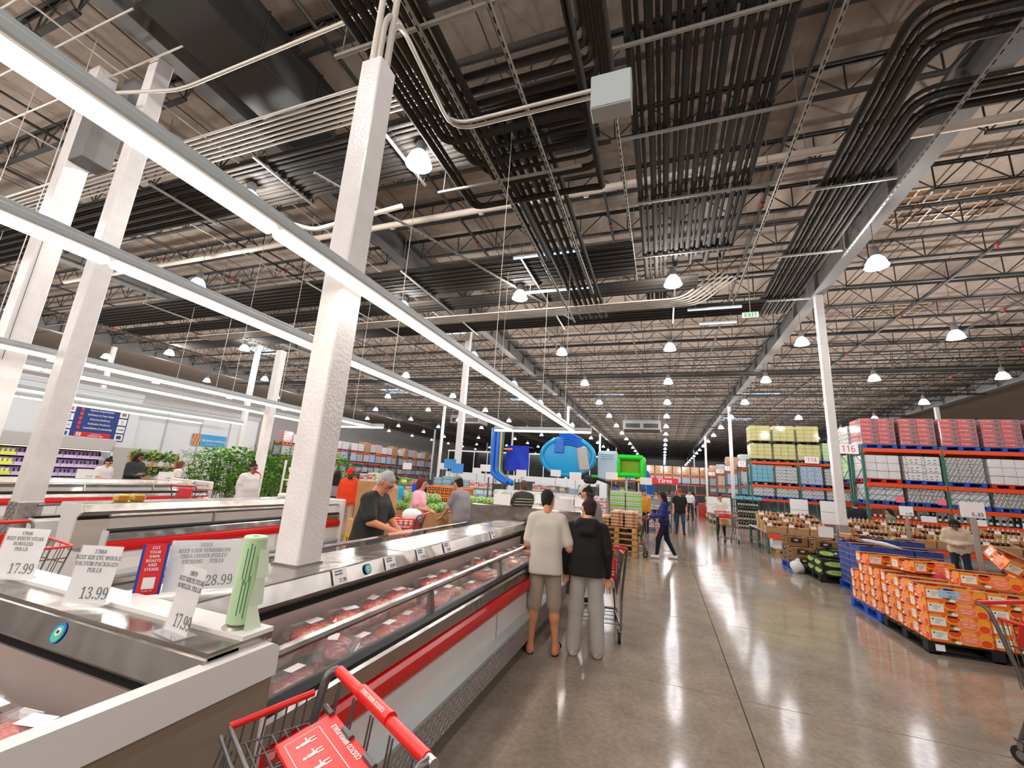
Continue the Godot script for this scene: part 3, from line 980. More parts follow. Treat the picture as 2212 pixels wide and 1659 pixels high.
func tread_plate(parent: Node3D, s: float, u: float, y0: float, y1: float, z0: float, z1: float) -> void:
	var p := ext("tread_plate", [Vector2(u - 0.01, y0), Vector2(u, y0), Vector2(u, y1), Vector2(u - 0.05, y1 + 0.012), Vector2(u - 0.06, y1)], s, z0, z1, M.plate, parent)
	var mb := MB.new()
	var n := int((z0 - z1) / 0.035)
	var rows := int((y1 - y0) / 0.03)
	for i in n:
		for j in rows:
			var a := 0.75 if (i + j) % 2 == 0 else -0.75
			mb.box(Vector3((u + 0.001) * s, y0 + (j + 0.5) * (y1 - y0) / rows, z1 + (i + 0.5) * (z0 - z1) / n), Vector3(0.004, 0.007, 0.028), Basis(Vector3.RIGHT, a))
	var t := part("tread", mb.done(), M.plate, p)
	t.set_meta("kind", "stuff")

# one side of a case: u is the distance outward from the centre line
func half_case(o: Node3D, s: float, z0: float, z1: float, seg: float, plate := true) -> void:
	ext("cabinet_panel", [Vector2(0.74, 0.13), Vector2(0.85, 0.13), Vector2(0.85, 0.80), Vector2(0.80, 0.84), Vector2(0.74, 0.80)], s, z0, z1, M.case_white, o)
	ext("toe_kick", [Vector2(0.70, 0.0), Vector2(0.78, 0.0), Vector2(0.78, 0.13), Vector2(0.70, 0.13)], s, z0, z1, M.black_matte, o)
	ext("kick_bumper", [Vector2(0.85, 0.31), Vector2(0.90, 0.31), Vector2(0.905, 0.34), Vector2(0.88, 0.37), Vector2(0.85, 0.39)], s, z0, z1, M.kick_grey, o)
	if plate:
		tread_plate(o, s, 0.895, 0.12, 0.31, z0, z1)
	else:
		ext("tread_plate", [Vector2(0.85, 0.12), Vector2(0.89, 0.12), Vector2(0.89, 0.31), Vector2(0.85, 0.31)], s, z0, z1, M.plate, o)
	# panel seams
	var zz := z0 - 2.4
	while zz > z1 + 0.3:
		part("panel_seam", box_mesh(Vector3(0.004, 0.42, 0.006)), M.ink_grey, o, Vector3(0.851 * s, 0.58, zz))
		zz -= 2.4
	ext("red_bumper", [Vector2(0.85, 0.595), Vector2(0.872, 0.598), Vector2(0.888, 0.62), Vector2(0.893, 0.66), Vector2(0.888, 0.695), Vector2(0.872, 0.718), Vector2(0.85, 0.722)], s, z0, z1, M.case_red, o)
	ext("steel_coping", [Vector2(0.85, 0.725), Vector2(0.862, 0.73), Vector2(0.85, 0.80), Vector2(0.83, 0.825), Vector2(0.80, 0.81)], s, z0, z1, M.stainless, o)
	ext("black_rail", [Vector2(0.79, 0.815), Vector2(0.838, 0.812), Vector2(0.842, 0.84), Vector2(0.826, 0.862), Vector2(0.79, 0.862)], s, z0, z1, M.black, o)
	# glass front with its rail
	var n := maxi(1, int(round((z0 - z1) / seg)))
	for i in n:
		var a := z0 - (z0 - z1) * i / n
		var b := z0 - (z0 - z1) * (i + 1) / n
		ext("glass_pane", [Vector2(0.806, 0.86), Vector2(0.812, 0.86), Vector2(0.787, 1.0), Vector2(0.781, 1.0)], s, a - 0.012, b + 0.012, M.glass, o)
		if i > 0:
			ext("stanchion", [Vector2(0.775, 0.82), Vector2(0.83, 0.82), Vector2(0.80, 1.0), Vector2(0.765, 1.0)], s, a + 0.012, a - 0.012, M.stainless, o)
	ext("top_rail", [Vector2(0.765, 0.995), Vector2(0.80, 0.995), Vector2(0.806, 1.008), Vector2(0.80, 1.024), Vector2(0.77, 1.028), Vector2(0.76, 1.01)], s, z0, z1, M.stainless, o)
	# well
	ext("inner_wall", [Vector2(0.735, 0.55), Vector2(0.75, 0.55), Vector2(0.80, 0.83), Vector2(0.785, 0.83)], s, z0, z1, M.case_inner, o)
	ext("well_floor", [Vector2(0.10, 0.53), Vector2(0.75, 0.53), Vector2(0.75, 0.56), Vector2(0.10, 0.56)], s, z0, z1, M.steel_dull, o)
	ext("back_wall", [Vector2(0.10, 0.55), Vector2(0.135, 0.55), Vector2(0.165, 0.90), Vector2(0.10, 0.90)], s, z0, z1, M.case_inner, o)
	ext("air_vent", [Vector2(0.10, 0.90), Vector2(0.155, 0.90), Vector2(0.165, 0.945), Vector2(0.10, 0.945)], s, z0, z1, M.black_matte, o)
	ext("hood_lip", [Vector2(0.10, 0.945), Vector2(0.178, 0.945), Vector2(0.25, 0.998), Vector2(0.245, 1.004), Vector2(0.10, 1.004)], s, z0, z1, M.stainless, o)
	ext("hood_fascia", [Vector2(0.10, 1.002), Vector2(0.252, 1.0), Vector2(0.256, 1.006), Vector2(0.222, 1.096), Vector2(0.212, 1.10), Vector2(0.10, 1.10)], s, z0, z1, M.stainless, o)

func island(called_label: String, cx: float, z0: float, z1: float, lw: float, plate := true) -> Node3D:
	var o := thing("freezer_island", called_label, "freezer", Vector3(cx, 0, 0))
	half_case(o, 1.0, z0, z1, 1.25, plate)
	half_case(o, -1.0, z0, z1, 1.25, false)
	ext("hood_deck", [Vector2(-0.212, 1.098), Vector2(0.212, 1.098), Vector2(0.212, 1.102), Vector2(-0.212, 1.102)], 1.0, z0, z1, M.stainless, o)
	ext("spine", [Vector2(-0.10, 0.0), Vector2(0.10, 0.0), Vector2(0.10, 1.098), Vector2(-0.10, 1.098)], 1.0, z0, z1, M.case_inner, o)
	var out := [Vector2(0.85, 0), Vector2(0.85, 0.84), Vector2(0.75, 0.84), Vector2(0.74, 0.55), Vector2(0.13, 0.55), Vector2(0.16, 0.93), Vector2(0.25, 1.0), Vector2(0.212, 1.1)]
	var full := out.duplicate()
	for i in out.size():
		var q: Vector2 = out[out.size() - 1 - i]
		full.append(Vector2(-q.x, q.y))
	ext("end_skin", full, 1.0, z0 + 0.02, z0, M.case_white, o)
	var zz := z0 - 1.8
	while zz > z1 + 0.3:
		part("hood_seam", box_mesh(Vector3(0.425, 0.003, 0.005)), M.ink_grey, o, Vector3(0, 1.1025, zz))
		zz -= 2.4
	return o

func end_panel(o: Node3D, z: float, depth: float, band: Material) -> void:
	# flat end of a case in the u-y plane, at local z
	var poly := [Vector2(-0.04, 0.0), Vector2(0.86, 0.0), Vector2(0.86, 0.985), Vector2(-0.04, 0.985)]
	ext("end_skin", poly, 1.0, z, z - depth, M.tan_panel, o)
	var pts := []
	for p in [[-0.045, 0.97], [0.94, 0.97], [0.94, 1.06]]:
		pts.append(Vector2(p[0], p[1]))
	for i in 6:
		var t := i / 5.0 * PI / 2
		pts.append(Vector2(0.91 + cos(t) * 0.03, 1.06 + sin(t) * 0.025))
	for i in 6:
		var t := PI / 2 + i / 5.0 * PI / 2
		pts.append(Vector2(-0.005 + cos(t) * 0.04, 1.05 + sin(t) * 0.035))
	ext("end_band", pts, 1.0, z + 0.014, z - depth - 0.012, band, o)

func meat_textures() -> void:
	var cols := [[Color(0.64, 0.14, 0.12), Color(0.93, 0.62, 0.55), "meat_red"], [Color(0.45, 0.18, 0.21), Color(0.74, 0.50, 0.50), "meat_purple"], [Color(0.70, 0.28, 0.23), Color(0.92, 0.64, 0.56), "meat_ground"], [Color(0.80, 0.50, 0.44), Color(0.95, 0.80, 0.72), "meat_fat"]]
	var i := 0
	for c in cols:
		var m := tri_mat(c[2], noise_tex(50 + i, 0.035, c[0], c[1], 256, false, 4.0, 4), 7.0, 0.25, 0.0, noise_tex(60 + i, 0.05, Color.BLACK, Color.WHITE, 256, true, 5.0), 0.7, false)
		m.clearcoat_enabled = true
		m.clearcoat = 0.6
		m.clearcoat_roughness = 0.1
		i += 1

func meat_pack(kind: int, sd: float) -> Node3D:
	var key := "meat%d_%d" % [kind, int(sd) % 4]
	if cache.has(key): return cache[key]
	var o := Node3D.new()
	var tray := MB.new()
	var w := 0.24; var d := 0.19; var h := 0.035
	if kind == 1:
		w = 0.26; d = 0.20
	if kind == 2:
		w = 0.30; d = 0.22; h = 0.05
	tray.box(Vector3(0, 0.004, 0), Vector3(w * 0.9, 0.008, d * 0.9))
	for s in [-1.0, 1.0]:
		tray.box(Vector3(s * w * 0.475, h * 0.5, 0), Vector3(0.006, h, d * 0.94), Basis(Vector3.BACK, -s * 0.25))
		tray.box(Vector3(0, h * 0.5, s * d * 0.475), Vector3(w * 0.94, h, 0.006), Basis(Vector3.RIGHT, s * 0.25))
	var names := ["meat_red", "meat_purple", "meat_ground", "meat_fat"]
	part("tray", tray.done(), M.film, o)
	var mb := MB.new()
	if kind == 2:
		mb.bbox(Vector3(0, 0.035, 0), Vector3(w * 0.86, 0.05, d * 0.86), 0.012)
	else:
		for i in 3:
			mb.blob(Vector3((i - 1) * w * 0.26, 0.03 + 0.008 * (i % 2), 0.01 * sin(sd + i)), Vector3(w * 0.24, 0.03, d * 0.38), 10, 6, Basis(Vector3.UP, 0.4 * sin(sd * 1.7 + i)) * Basis(Vector3.BACK, 0.25), 0.12, sd + i)
	part("meat", mb.done(), M[names[kind]], o)
	if kind == 0:
		var fat := MB.new()
		for i in 3:
			fat.blob(Vector3((i - 1) * w * 0.26 + 0.03, 0.036, d * 0.2), Vector3(w * 0.09, 0.026, d * 0.16), 8, 5, Basis.IDENTITY, 0.1, sd)
		part("fat", fat.done(), M.meat_fat, o)
	part("price_label", box_mesh(Vector3(0.10, 0.0012, 0.055)), M.paper, o, Vector3(w * 0.18, 0.072 if kind != 2 else 0.066, -d * 0.22), Basis(Vector3.UP, 0.1))
	var fm := MB.new()
	fm.bbox(Vector3(0, 0.037, 0), Vector3(w, 0.066, d), 0.02)
	part("wrap", fm.done(), M.film, o)
	cache[key] = o
	return o

func put_meat(kind: int, at: Vector3, turn: float, tilt: float, label: String, group: String) -> void:
	var p := meat_pack(kind, float(rng.randi() % 4))
	var c: Node3D = p.duplicate()
	c.name = numbered("meat_pack")
	add_child(c)
	tag(c, label, "meat pack", group)
	c.transform = Transform3D(Basis(Vector3.UP, turn) * Basis(Vector3.RIGHT, tilt), at)

func price_sign(label: String, at: Vector3, turn: float, w: float, h: float, lines: Array, price: String, group := "", lean := -0.12) -> Node3D:
	var o := thing("price_sign", label, "sign", at, turn, group)
	var b := Basis(Vector3.RIGHT, lean)
	part("holder_base", box_mesh(Vector3(w + 0.01, 0.003, 0.075), 0.001), M.acrylic, o, Vector3(0, 0.002, 0.0))
	part("holder_panel", box_mesh(Vector3(w + 0.006, h + 0.006, 0.005), 0.001), M.acrylic, o, b * Vector3(0, h / 2 + 0.004, 0), b)
	var card := part("card", box_mesh(Vector3(w, h, 0.001)), M.paper, o, b * Vector3(0, h / 2 + 0.004, -0.0035), b)
	var y := h * 0.40
	for l in lines:
		write(l, h * 0.07, M.ink_grey, card, Vector3(-w * 0.02, y, 0.0012), Basis.IDENTITY, 0.8, true)
		y -= h * 0.11
	write(price, h * 0.2, M.ink, card, Vector3(w * (0.16 if w < 0.25 else 0.26), -h * 0.33, 0.0012), Basis.IDENTITY, 0.72, true)
	return o

func build_freezers() -> void:
	meat_textures()
	island("long stainless meat freezer island with red bumper and meat in its well", -2.25, -1.4, -6.5, 0)
	var i2 := island("second freezer island with red bumper and nearly empty glass well", -7.05, -3.35, -7.2, 0)
	var i3 := island("third freezer island in front of the rotisserie wall", -13.2, -3.2, -8.8, 0)
	# case across the near end
	var o := thing("end_freezer", "freezer case across the near end of the meat island with white end panel", "freezer", Vector3(0, 0, -1.36), -PI / 2)
	half_case(o, 1.0, 3.4, 1.44, 0.95)
	ext("hood_deck", [Vector2(-0.04, 1.09), Vector2(0.212, 1.09), Vector2(0.212, 1.115), Vector2(-0.04, 1.115)], 1.0, 3.4, 1.44, M.stainless, o)
	ext("hood_step", [Vector2(-0.04, 1.115), Vector2(0.09, 1.115), Vector2(0.09, 1.13), Vector2(-0.04, 1.13)], 1.0, 3.4, 1.44, M.case_white, o)
	ext("spine", [Vector2(-0.04, 0.0), Vector2(0.10, 0.0), Vector2(0.10, 1.09), Vector2(-0.04, 1.09)], 1.0, 3.4, 1.44, M.case_inner, o)
	end_panel(o, 1.44, 0.03, M.case_white)
	# case across the far end, its back toward the island
	var f := thing("end_freezer", "freezer case across the far end of the meat island with tall steel back", "freezer", Vector3(0, 0, -7.3), PI / 2)
	half_case(f, 1.0, -1.4, -3.2, 0.9, false)
	ext("spine", [Vector2(-0.06, 0.0), Vector2(0.10, 0.0), Vector2(0.10, 1.09), Vector2(-0.06, 1.09)], 1.0, -1.4, -3.2, M.case_inner, f)
	ext("steel_back", [Vector2(-0.09, 0.0), Vector2(-0.05, 0.0), Vector2(-0.05, 1.26), Vector2(-0.07, 1.275), Vector2(-0.09, 1.26)], 1.0, -1.3, -3.3, M.stainless, f)
	var g := MB.new()
	for i in 8:
		var t0 := PI / 2 * i / 8; var t1 := PI / 2 * (i + 1) / 8
		g.quad(Vector3(-2.6, 1.105 - 0.1 * (1 - cos(t0)), -6.5 - 0.35 * sin(t0)), Vector3(-1.95, 1.105 - 0.1 * (1 - cos(t0)), -6.5 - 0.35 * sin(t0)), Vector3(-1.95, 1.105 - 0.1 * (1 - cos(t1)), -6.5 - 0.35 * sin(t1)), Vector3(-2.6, 1.105 - 0.1 * (1 - cos(t1)), -6.5 - 0.35 * sin(t1)))
	g.box(Vector3(-2.275, 0.5, -6.83), Vector3(0.65, 1.0, 0.04)).box(Vector3(-2.275, 0.98, -6.68), Vector3(0.66, 0.04, 0.33))
	solo("hood_cap", "rounded stainless cap closing the far end of the freezer hood", "hood cap", g.done(), M.stainless)
	for q in [[-7.05, -7.2, i2], [-13.2, -8.8, i3]]:
		var mb := MB.new()
		mb.bbox(Vector3(0, 0.56, 0), Vector3(1.84, 1.12, 0.09), 0.03)
		part("end_panel", mb.done(), M.case_white, q[2], Vector3(0, 0, q[1] - 0.05))
	# meat in the long island
	var gr := "wrapped meat packs in the long freezer island"
	var z := -1.62
	var row := 0
	while z > -6.3:
		for c in 3:
			if rng.randf() < 0.10 or (c == 2 and row in [3, 4]): continue
			var kind := 1 if row < 4 else (2 if row % 5 < 2 else (0 if rng.randf() < 0.6 else 3 if rng.randf() < 0.3 else 0))
			if c == 0 and row > 1: kind = 0
			var lb: String = ["wrapped tray of red steaks lying in the long freezer island", "dark purple vacuum-packed beef in the long freezer island", "wrapped block of ground beef in the long freezer island", "wrapped tray of pale marbled meat in the long freezer island"][kind]
			put_meat(kind, Vector3(-2.25 + 0.27 + c * 0.205, 0.60 + 0.05 * (2 - c) + (0.02 if c == 0 else 0.0), z + rng.randf_range(-0.03, 0.03)), PI / 2 + rng.randf_range(-0.12, 0.12), 0.0, lb, gr + " " + ["(steaks)", "(vacuum beef)", "(ground)", "(marbled)"][kind])
			if rng.randf() < 0.5 and c < 2:
				put_meat(kind, Vector3(-2.25 + 0.30 + c * 0.205, 0.675 + 0.05 * (2 - c), z + rng.randf_range(-0.05, 0.05)), PI / 2 + rng.randf_range(-0.5, 0.5), 0.05, lb, gr + " " + ["(steaks)", "(vacuum beef)", "(ground)", "(marbled)"][kind])
		z -= 0.275
		row += 1
	for k in 12:
		put_meat(1 if k % 3 else 0, Vector3(-2.25 - 0.42 - 0.22 * (k % 2), 0.575, -2.3 - 0.33 * k), PI / 2, 0.0, ["wrapped tray of red steaks on the far side of the island hood", "dark vacuum-packed beef on the far side of the island hood"][1 if k % 3 else 0], "meat packs on the far side of the long island")
	for k in 10:
		put_meat(0 if k % 4 else 3, Vector3(-1.95 - 0.25 * (k % 5), 0.745 + 0.075 * (k / 5), -1.02 + 0.09 * (k / 5)), 0.2 * sin(k * 3.0), 0.1, ["wrapped red meat in the case across the island's near end", "pale marbled meat in the case across the island's near end"][0 if k % 4 else 1], "meat packs in the near end case")
	for k in 14:
		put_meat(3, Vector3(-12.7 + 0.2 * (k % 2), 0.6, -3.6 - 0.33 * k), PI / 2, 0.0, "pale wrapped pack lying in the third freezer island", "packs in the third freezer island")
	for k in 3:
		put_meat(3, Vector3(-6.5 - 0.1 * k, 0.575, -4.3 - 0.9 * k), 0.5 * k, 0.0, "stray pale pack in the second freezer island", "packs in the second freezer island")
	# signs on the hoods
	price_sign("white price card reading 13.99 standing on the near case hood", Vector3(-2.27, 1.131, -1.20), 0.42, 0.165, 0.22, ["17864", "BEEF RIB EYE WHOLE", "VACUUM PACKAGED", "PER LB"], "13.99")
	price_sign("white price card reading 17.99 beside the green bag roll", Vector3(-1.70, 1.117, -1.20), -0.12, 0.15, 0.22, ["18079", "BEEF RIBEYE STEAK", "BONELESS  PER LB"], "17.99")
	price_sign("white price card reading 17.99 near the diamond-plate column", Vector3(-2.97, 1.131, -1.25), 0.45, 0.19, 0.22, ["17846", "BEEF RIBEYE STEAK", "BONELESS", "PER LB"], "17.99")
	var s := price_sign("white price card reading 28.99 with a red and blue side banner", Vector3(-2.16, 1.115, -1.60), 0.95, 0.29, 0.23, ["55553", "BEEF LOIN TENDERLOIN", "USDA CHOICE PEELED", "EXTREME      PER LB"], "28.99")
	part("banner_edge", box_mesh(Vector3(0.10, 0.225, 0.002)), mat("banner_blue", Color(0.10, 0.25, 0.62), 0.6), s, Vector3(-0.20, 0.115, 0.016))
	var bn := part("banner", box_mesh(Vector3(0.078, 0.222, 0.002)), mat("banner_red", Color(0.84, 0.13, 0.15), 0.6), s, Vector3(-0.20, 0.115, 0.0175))
	var yy := 0.095
	for t in ["CUT", "YOUR", "OWN", "ROASTS", "AND", "STEAKS"]:
		write(t, 0.013, M.white, bn, Vector3(0, yy, 0.0015), Basis.IDENTITY, 0.85, false, true)
		yy -= 0.019
	part("white_square", box_mesh(Vector3(0.045, 0.05, 0.001)), M.paper, bn, Vector3(0, -0.06, 0.0015))
	write("SCAN TO", 0.007, M.white, bn, Vector3(0, -0.094, 0.0015))
	# tags along the fascia
	var tags := [[-2.42, "17.99", "small white tag reading 17.99 below the boxed pipe chase"], [-2.97, "14.99", "small white tag reading 14.99 beside the round sticker"], [-3.42, "25.99", "small white tag reading 25.99 midway along the fascia"], [-3.90, "19.99", "small white tag reading 19.99 after the 25.99 tag"], [-5.1, "9.99", "small white tag reading 9.99 near the hood's rounded cap"]]
	for t in tags:
		var b := Basis(Vector3.UP, PI / 2) * Basis(Vector3.RIGHT, -0.36)
		var c := thing("price_tag", t[2], "sign", Vector3(-2.005, 1.058, t[0]))
		var p := part("card", box_mesh(Vector3(0.13, 0.095, 0.002)), M.paper, c, Vector3.ZERO, b)
		write(t[1], 0.024, M.ink, p, Vector3(0.02, -0.028, 0.0015), Basis.IDENTITY, 0.8, true)
		write("BEEF RIBEYE", 0.010, M.ink_grey, p, Vector3(-0.01, 0.03, 0.0015), Basis.IDENTITY, 0.8, true)
		write("USDA CHOICE", 0.010, M.ink_grey, p, Vector3(-0.01, 0.012, 0.0015), Basis.IDENTITY, 0.8, true)
	for t in [[Vector3(-2.002, 1.055, -2.70), yaw(PI / 2) * Basis(Vector3.RIGHT, -0.36), "round blue and green sticker on the long island fascia"], [Vector3(-2.22, 1.055, -1.12), Basis(Vector3.RIGHT, -0.36), "round blue and green sticker on the near case fascia"]]:
		var c := thing("round_sticker", t[2], "sticker", t[0])
		var d1 := MB.new(); d1.cyl(Vector3(0, 0, 0), Vector3(0, 0, 0.002), 0.036, -1, 20)
		part("blue_rim", d1.done(), mat("sticker_blue", Color(0.10, 0.42, 0.72), 0.4), c, Vector3.ZERO, t[1])
		var d2 := MB.new(); d2.cyl(Vector3(0, -0.003, 0.002), Vector3(0, -0.003, 0.003), 0.028, -1, 20)
		part("green_field", d2.done(), mat("sticker_green", Color(0.30, 0.74, 0.58), 0.4), c, Vector3.ZERO, t[1])
		var d3 := MB.new(); d3.cyl(Vector3(0, 0.004, 0.003), Vector3(0, 0.004, 0.004), 0.014, -1, 16)
		part("white_middle", d3.done(), M.white, c, Vector3.ZERO, t[1])
		part("mark", box_mesh(Vector3(0.012, 0.010, 0.001)), M.ink, c, (t[1] as Basis) * Vector3(0, 0.004, 0.005), t[1])
	# little notices on the well's back wall
	for k in 7:
		solo("shelf_notice", "small white notice stuck to the freezer's back wall", "notice", box_mesh(Vector3(0.002, 0.014, 0.055) if k % 2 else Vector3(0.002, 0.03, 0.02)), M.paper, Vector3(-2.098 + 0.008 * (k % 2), 0.80 + 0.02 * (k % 2), -2.5 - 0.42 * k), Basis.IDENTITY, "small notices on the back wall")
	# cards on the far case
	for q in [[Vector3(-2.75, 1.28, -7.33), "blank-looking white card on the far case above the steel back"], [Vector3(-1.62, 1.28, -7.33), "blank-looking white card on the far case beside the man in beige"]]:
		var c := thing("price_sign", q[1], "sign", q[0], 0.3)
		part("card", box_mesh(Vector3(0.30, 0.19, 0.004), 0.001), M.paper, c, Vector3(0, 0.095, 0))
	for q in [[Vector3(-13.1, 1.105, -6.3), "white card on the third freezer island hood"], [Vector3(-13.0, 1.105, -8.0), "tall white card near the third freezer island's end"], [Vector3(-13.0, 1.02, -5.4), "low white card on the third freezer island fascia"]]:
		var c := thing("price_sign", q[1], "sign", q[0], 1.0)
		part("card", box_mesh(Vector3(0.34, 0.22, 0.004), 0.001), M.paper, c, Vector3(0, 0.11, 0))
		write("10.99", 0.04, M.ink, c, Vector3(0.06, 0.05, 0.004), Basis.IDENTITY, 0.8, true)
	# yellow packs on the second island
	for k in 2:
		var mb := MB.new()
		mb.bbox(Vector3(0, 0.045, 0), Vector3(0.18, 0.09, 0.10), 0.025)
		var c := thing("snack_pack", "yellow snack pack lying on the second island hood", "snack pack", Vector3(-7.05, 1.104, -3.85 - 0.19 * k), PI / 2, "yellow snack packs on the second island")
		part("bag", mb.done(), mat("snack_yellow", Color(0.82, 0.66, 0.22), 0.35), c)
		part("band", box_mesh(Vector3(0.12, 0.05, 0.101)), mat("snack_band", Color(0.66, 0.42, 0.12), 0.4), c, Vector3(0, 0.05, 0.0005))
	# bag roll
	var r := thing("bag_roll", "roll of pale green produce bags standing on the end panel", "bag roll", Vector3(-1.55, 1.116, -1.33), 0.0)
	r.rotation = Vector3(0, 0, -0.04)
	var m1 := MB.new()
	m1.lathe([Vector2(0, 0), Vector2(0.05, 0), Vector2(0.052, 0.015), Vector2(0.03, 0.03), Vector2(0, 0.03)], 20)
	part("spindle_base", m1.done(), M.steel_dull, r)
	var m2 := MB.new()
	m2.lathe([Vector2(0.012, 0.03), Vector2(0.040, 0.03), Vector2(0.043, 0.035), Vector2(0.043, 0.34), Vector2(0.040, 0.346), Vector2(0.015, 0.346), Vector2(0.013, 0.335)], 24)
	part("roll", m2.done(), mat("bag_green", Color(0.72, 0.83, 0.66), 0.5), r)
	var m3 := MB.new()
	m3.lathe([Vector2(0.0, 0.02), Vector2(0.012, 0.02), Vector2(0.012, 0.34), Vector2(0, 0.34)], 10)
	part("core", m3.done(), M.black_plastic, r)
	var m4 := MB.new()
	m4.quad(Vector3(0.043, 0.28, 0), Vector3(0.052, 0.28, 0.02), Vector3(0.055, 0.31, 0.02), Vector3(0.044, 0.31, 0))
	var tail := PackedVector3Array([Vector3(0.046, 0.30, 0.01), Vector3(0.06, 0.20, 0.015), Vector3(0.055, 0.10, 0.02), Vector3(0.07, 0.02, 0.03), Vector3(0.10, -0.015, 0.035)])
	for i in tail.size() - 1:
		m4.quad(tail[i], tail[i] + Vector3(0.006, 0, -0.035), tail[i + 1] + Vector3(0.012, 0, -0.045 - 0.01 * i), tail[i + 1])
		m4.quad(tail[i] + Vector3(0.006, 0, -0.035), tail[i] + Vector3(0.004, 0.002, -0.036), tail[i + 1] + Vector3(0.010, 0.002, -0.046 - 0.01 * i), tail[i + 1] + Vector3(0.012, 0, -0.045 - 0.01 * i))
	part("loose_bag", m4.done(), mat("bag_pale", Color(0.84, 0.90, 0.80), 0.5), r)
	var gi := mat("bag_ink", Color(0.18, 0.48, 0.25), 0.6)
	for k in 6:
		var bb := MB.new()
		var a0 := 0.5 + 0.13 * k
		bb.box(Vector3(cos(a0) * 0.0432, 0.13 + 0.12 * (k % 2), sin(a0) * 0.0432), Vector3(0.003, 0.15 - 0.02 * (k % 3), 0.001), Basis(Vector3.UP, PI / 2 - a0))
		part("print", bb.done(), gi, r)

# ---------------------------------------------------------------- cartons, pallets, racks
func carton_img(style: int, base: Color, acc: Color, ink: Color) -> Image:
	var im := new_img(96, 64, base)
	match style:
		0: # band of print
			im.fill_rect(Rect2i(0, 14, 60, 34), acc)
			print_text(im, "PURE", 8, 20, 2, Color(0.95, 0.95, 0.95))
			im.fill_rect(Rect2i(66, 10, 24, 16), ink)
			for i in 3: im.fill_rect(Rect2i(66, 34 + i * 8, 26, 3), ink)
		1: # four packs with dark captions
			for i in 3:
				for j in 2:
					disc(im, 16 + i * 32, 16 + j * 32, 13, 12, acc)
					im.fill_rect(Rect2i(6 + i * 32, 20 + j * 32, 20, 4), ink)
		2: # plain with a small arrow and line
			im.fill_rect(Rect2i(0, 0, 96, 1), ink)
			im.fill_rect(Rect2i(80, 8, 4, 4), ink)
			im.fill_rect(Rect2i(60, 50, 30, 2), acc)
		3: # scattered dark shapes
			for i in 7:
				var x := 8 + (i * 29) % 84; var y := 8 + (i * 23) % 48
				disc(im, x, y, 7, 3, ink)
				disc(im, x + 6, y - 4, 2.5, 4, ink)
				im.fill_rect(Rect2i(x - 2, y, 1, 8), ink)
		4: # window cells with grid
			for i in 6: im.fill_rect(Rect2i(i * 16, 0, 1, 64), ink)
			for j in 5: im.fill_rect(Rect2i(0, j * 14, 96, 2), acc)
		5: # stripes of tins
			for j in 3:
				for i in 8:
					im.fill_rect(Rect2i(2 + i * 12, 4 + j * 20, 9, 15), acc if (i + j) % 3 else ink)
	for i in 96:
		if i % 2 == 0: im.set_pixel(i, 0, base.darkened(0.3))
	return im

func carton(key: String, style: int, base: Color, acc: Color, ink: Color) -> StandardMaterial3D:
	if M.has(key): return M[key]
	return img_mat(key, carton_img(style, base, acc, ink), 0.55)

func pallet_mesh(w: float, d: float) -> Mesh:
	var key := "pal%.2f,%.2f" % [w, d]
	if cache.has(key): return cache[key]
	var mb := MB.new()
	for i in 6:
		mb.box(Vector3(0, 0.13, -d / 2 + d * (i + 0.5) / 6), Vector3(w, 0.02, d / 6 - 0.03))
	for i in 3:
		mb.box(Vector3((i - 1) * (w / 2 - 0.06), 0.065, 0), Vector3(0.1, 0.11, 0.12))
		for j in [-1.0, 1.0]:
			mb.box(Vector3((i - 1) * (w / 2 - 0.06), 0.065, j * (d / 2 - 0.07)), Vector3(0.12, 0.11, 0.12))
		mb.box(Vector3((i - 1) * (w / 2 - 0.06), 0.01, 0), Vector3(0.11, 0.02, d))
	for j in [-1.0, 1.0]:
		mb.box(Vector3(0, 0.01, j * (d / 2 - 0.05)), Vector3(w, 0.02, 0.1))
	cache[key] = mb.done()
	return cache[key]

# a wrapped pallet load: pallet, cartons and film
func stack_proto(key: String, w: float, h: float, d: float, nx: int, ny: int, m: Material, pal: Material, film := true) -> Node3D:
	if cache.has(key): return cache[key]
	var o := Node3D.new()
	part("pallet", pallet_mesh(w, d), pal, o)
	var cw := w / nx; var ch := (h - 0.15) / ny
	for j in ny:
		for i in nx:
			part("carton", box_mesh(Vector3(cw - 0.012, ch - 0.008, d - 0.03), 0.008), m, o, Vector3(-w / 2 + cw * (i + 0.5), 0.145 + ch * (j + 0.5), 0.006 * ((i * 3 + j * 5) % 3 - 1)))
	if film:
		part("stretch_wrap", box_mesh(Vector3(w + 0.015, h - 0.15, d + 0.01), 0.03), M.film, o, Vector3(0, 0.15 + (h - 0.15) / 2, 0))
	cache[key] = o
	return o

func put_stack(proto: Node3D, label: String, group: String, at: Vector3, turn := 0.0) -> void:
	var c: Node3D = proto.duplicate()
	c.name = numbered("pallet_load")
	add_child(c)
	tag(c, label, "pallet load", group)
	c.position = at
	c.rotation.y = turn

func upright_frame(o: Node3D, x: float, d: float, h: float) -> void:
	for z in [0.0, -d]:
		part("post", box_mesh(Vector3(0.085, h, 0.075), 0.006), M.green_steel, o, Vector3(x, h / 2, z - 0.04 if z == 0.0 else z + 0.04))
	var k := int(h / 0.7)
	for i in k:
		var a := Vector3(x, 0.3 + i * 0.7, -0.06); var b := Vector3(x, 0.3 + (i + 1) * 0.7 - 0.08, -d + 0.06)
		if i % 2:
			a.z = -d + 0.06; b.z = -0.06
		var mb := MB.new()
		mb.cyl(a, b, 0.016, -1, 6)
		part("brace", mb.done(), M.green_steel, o)

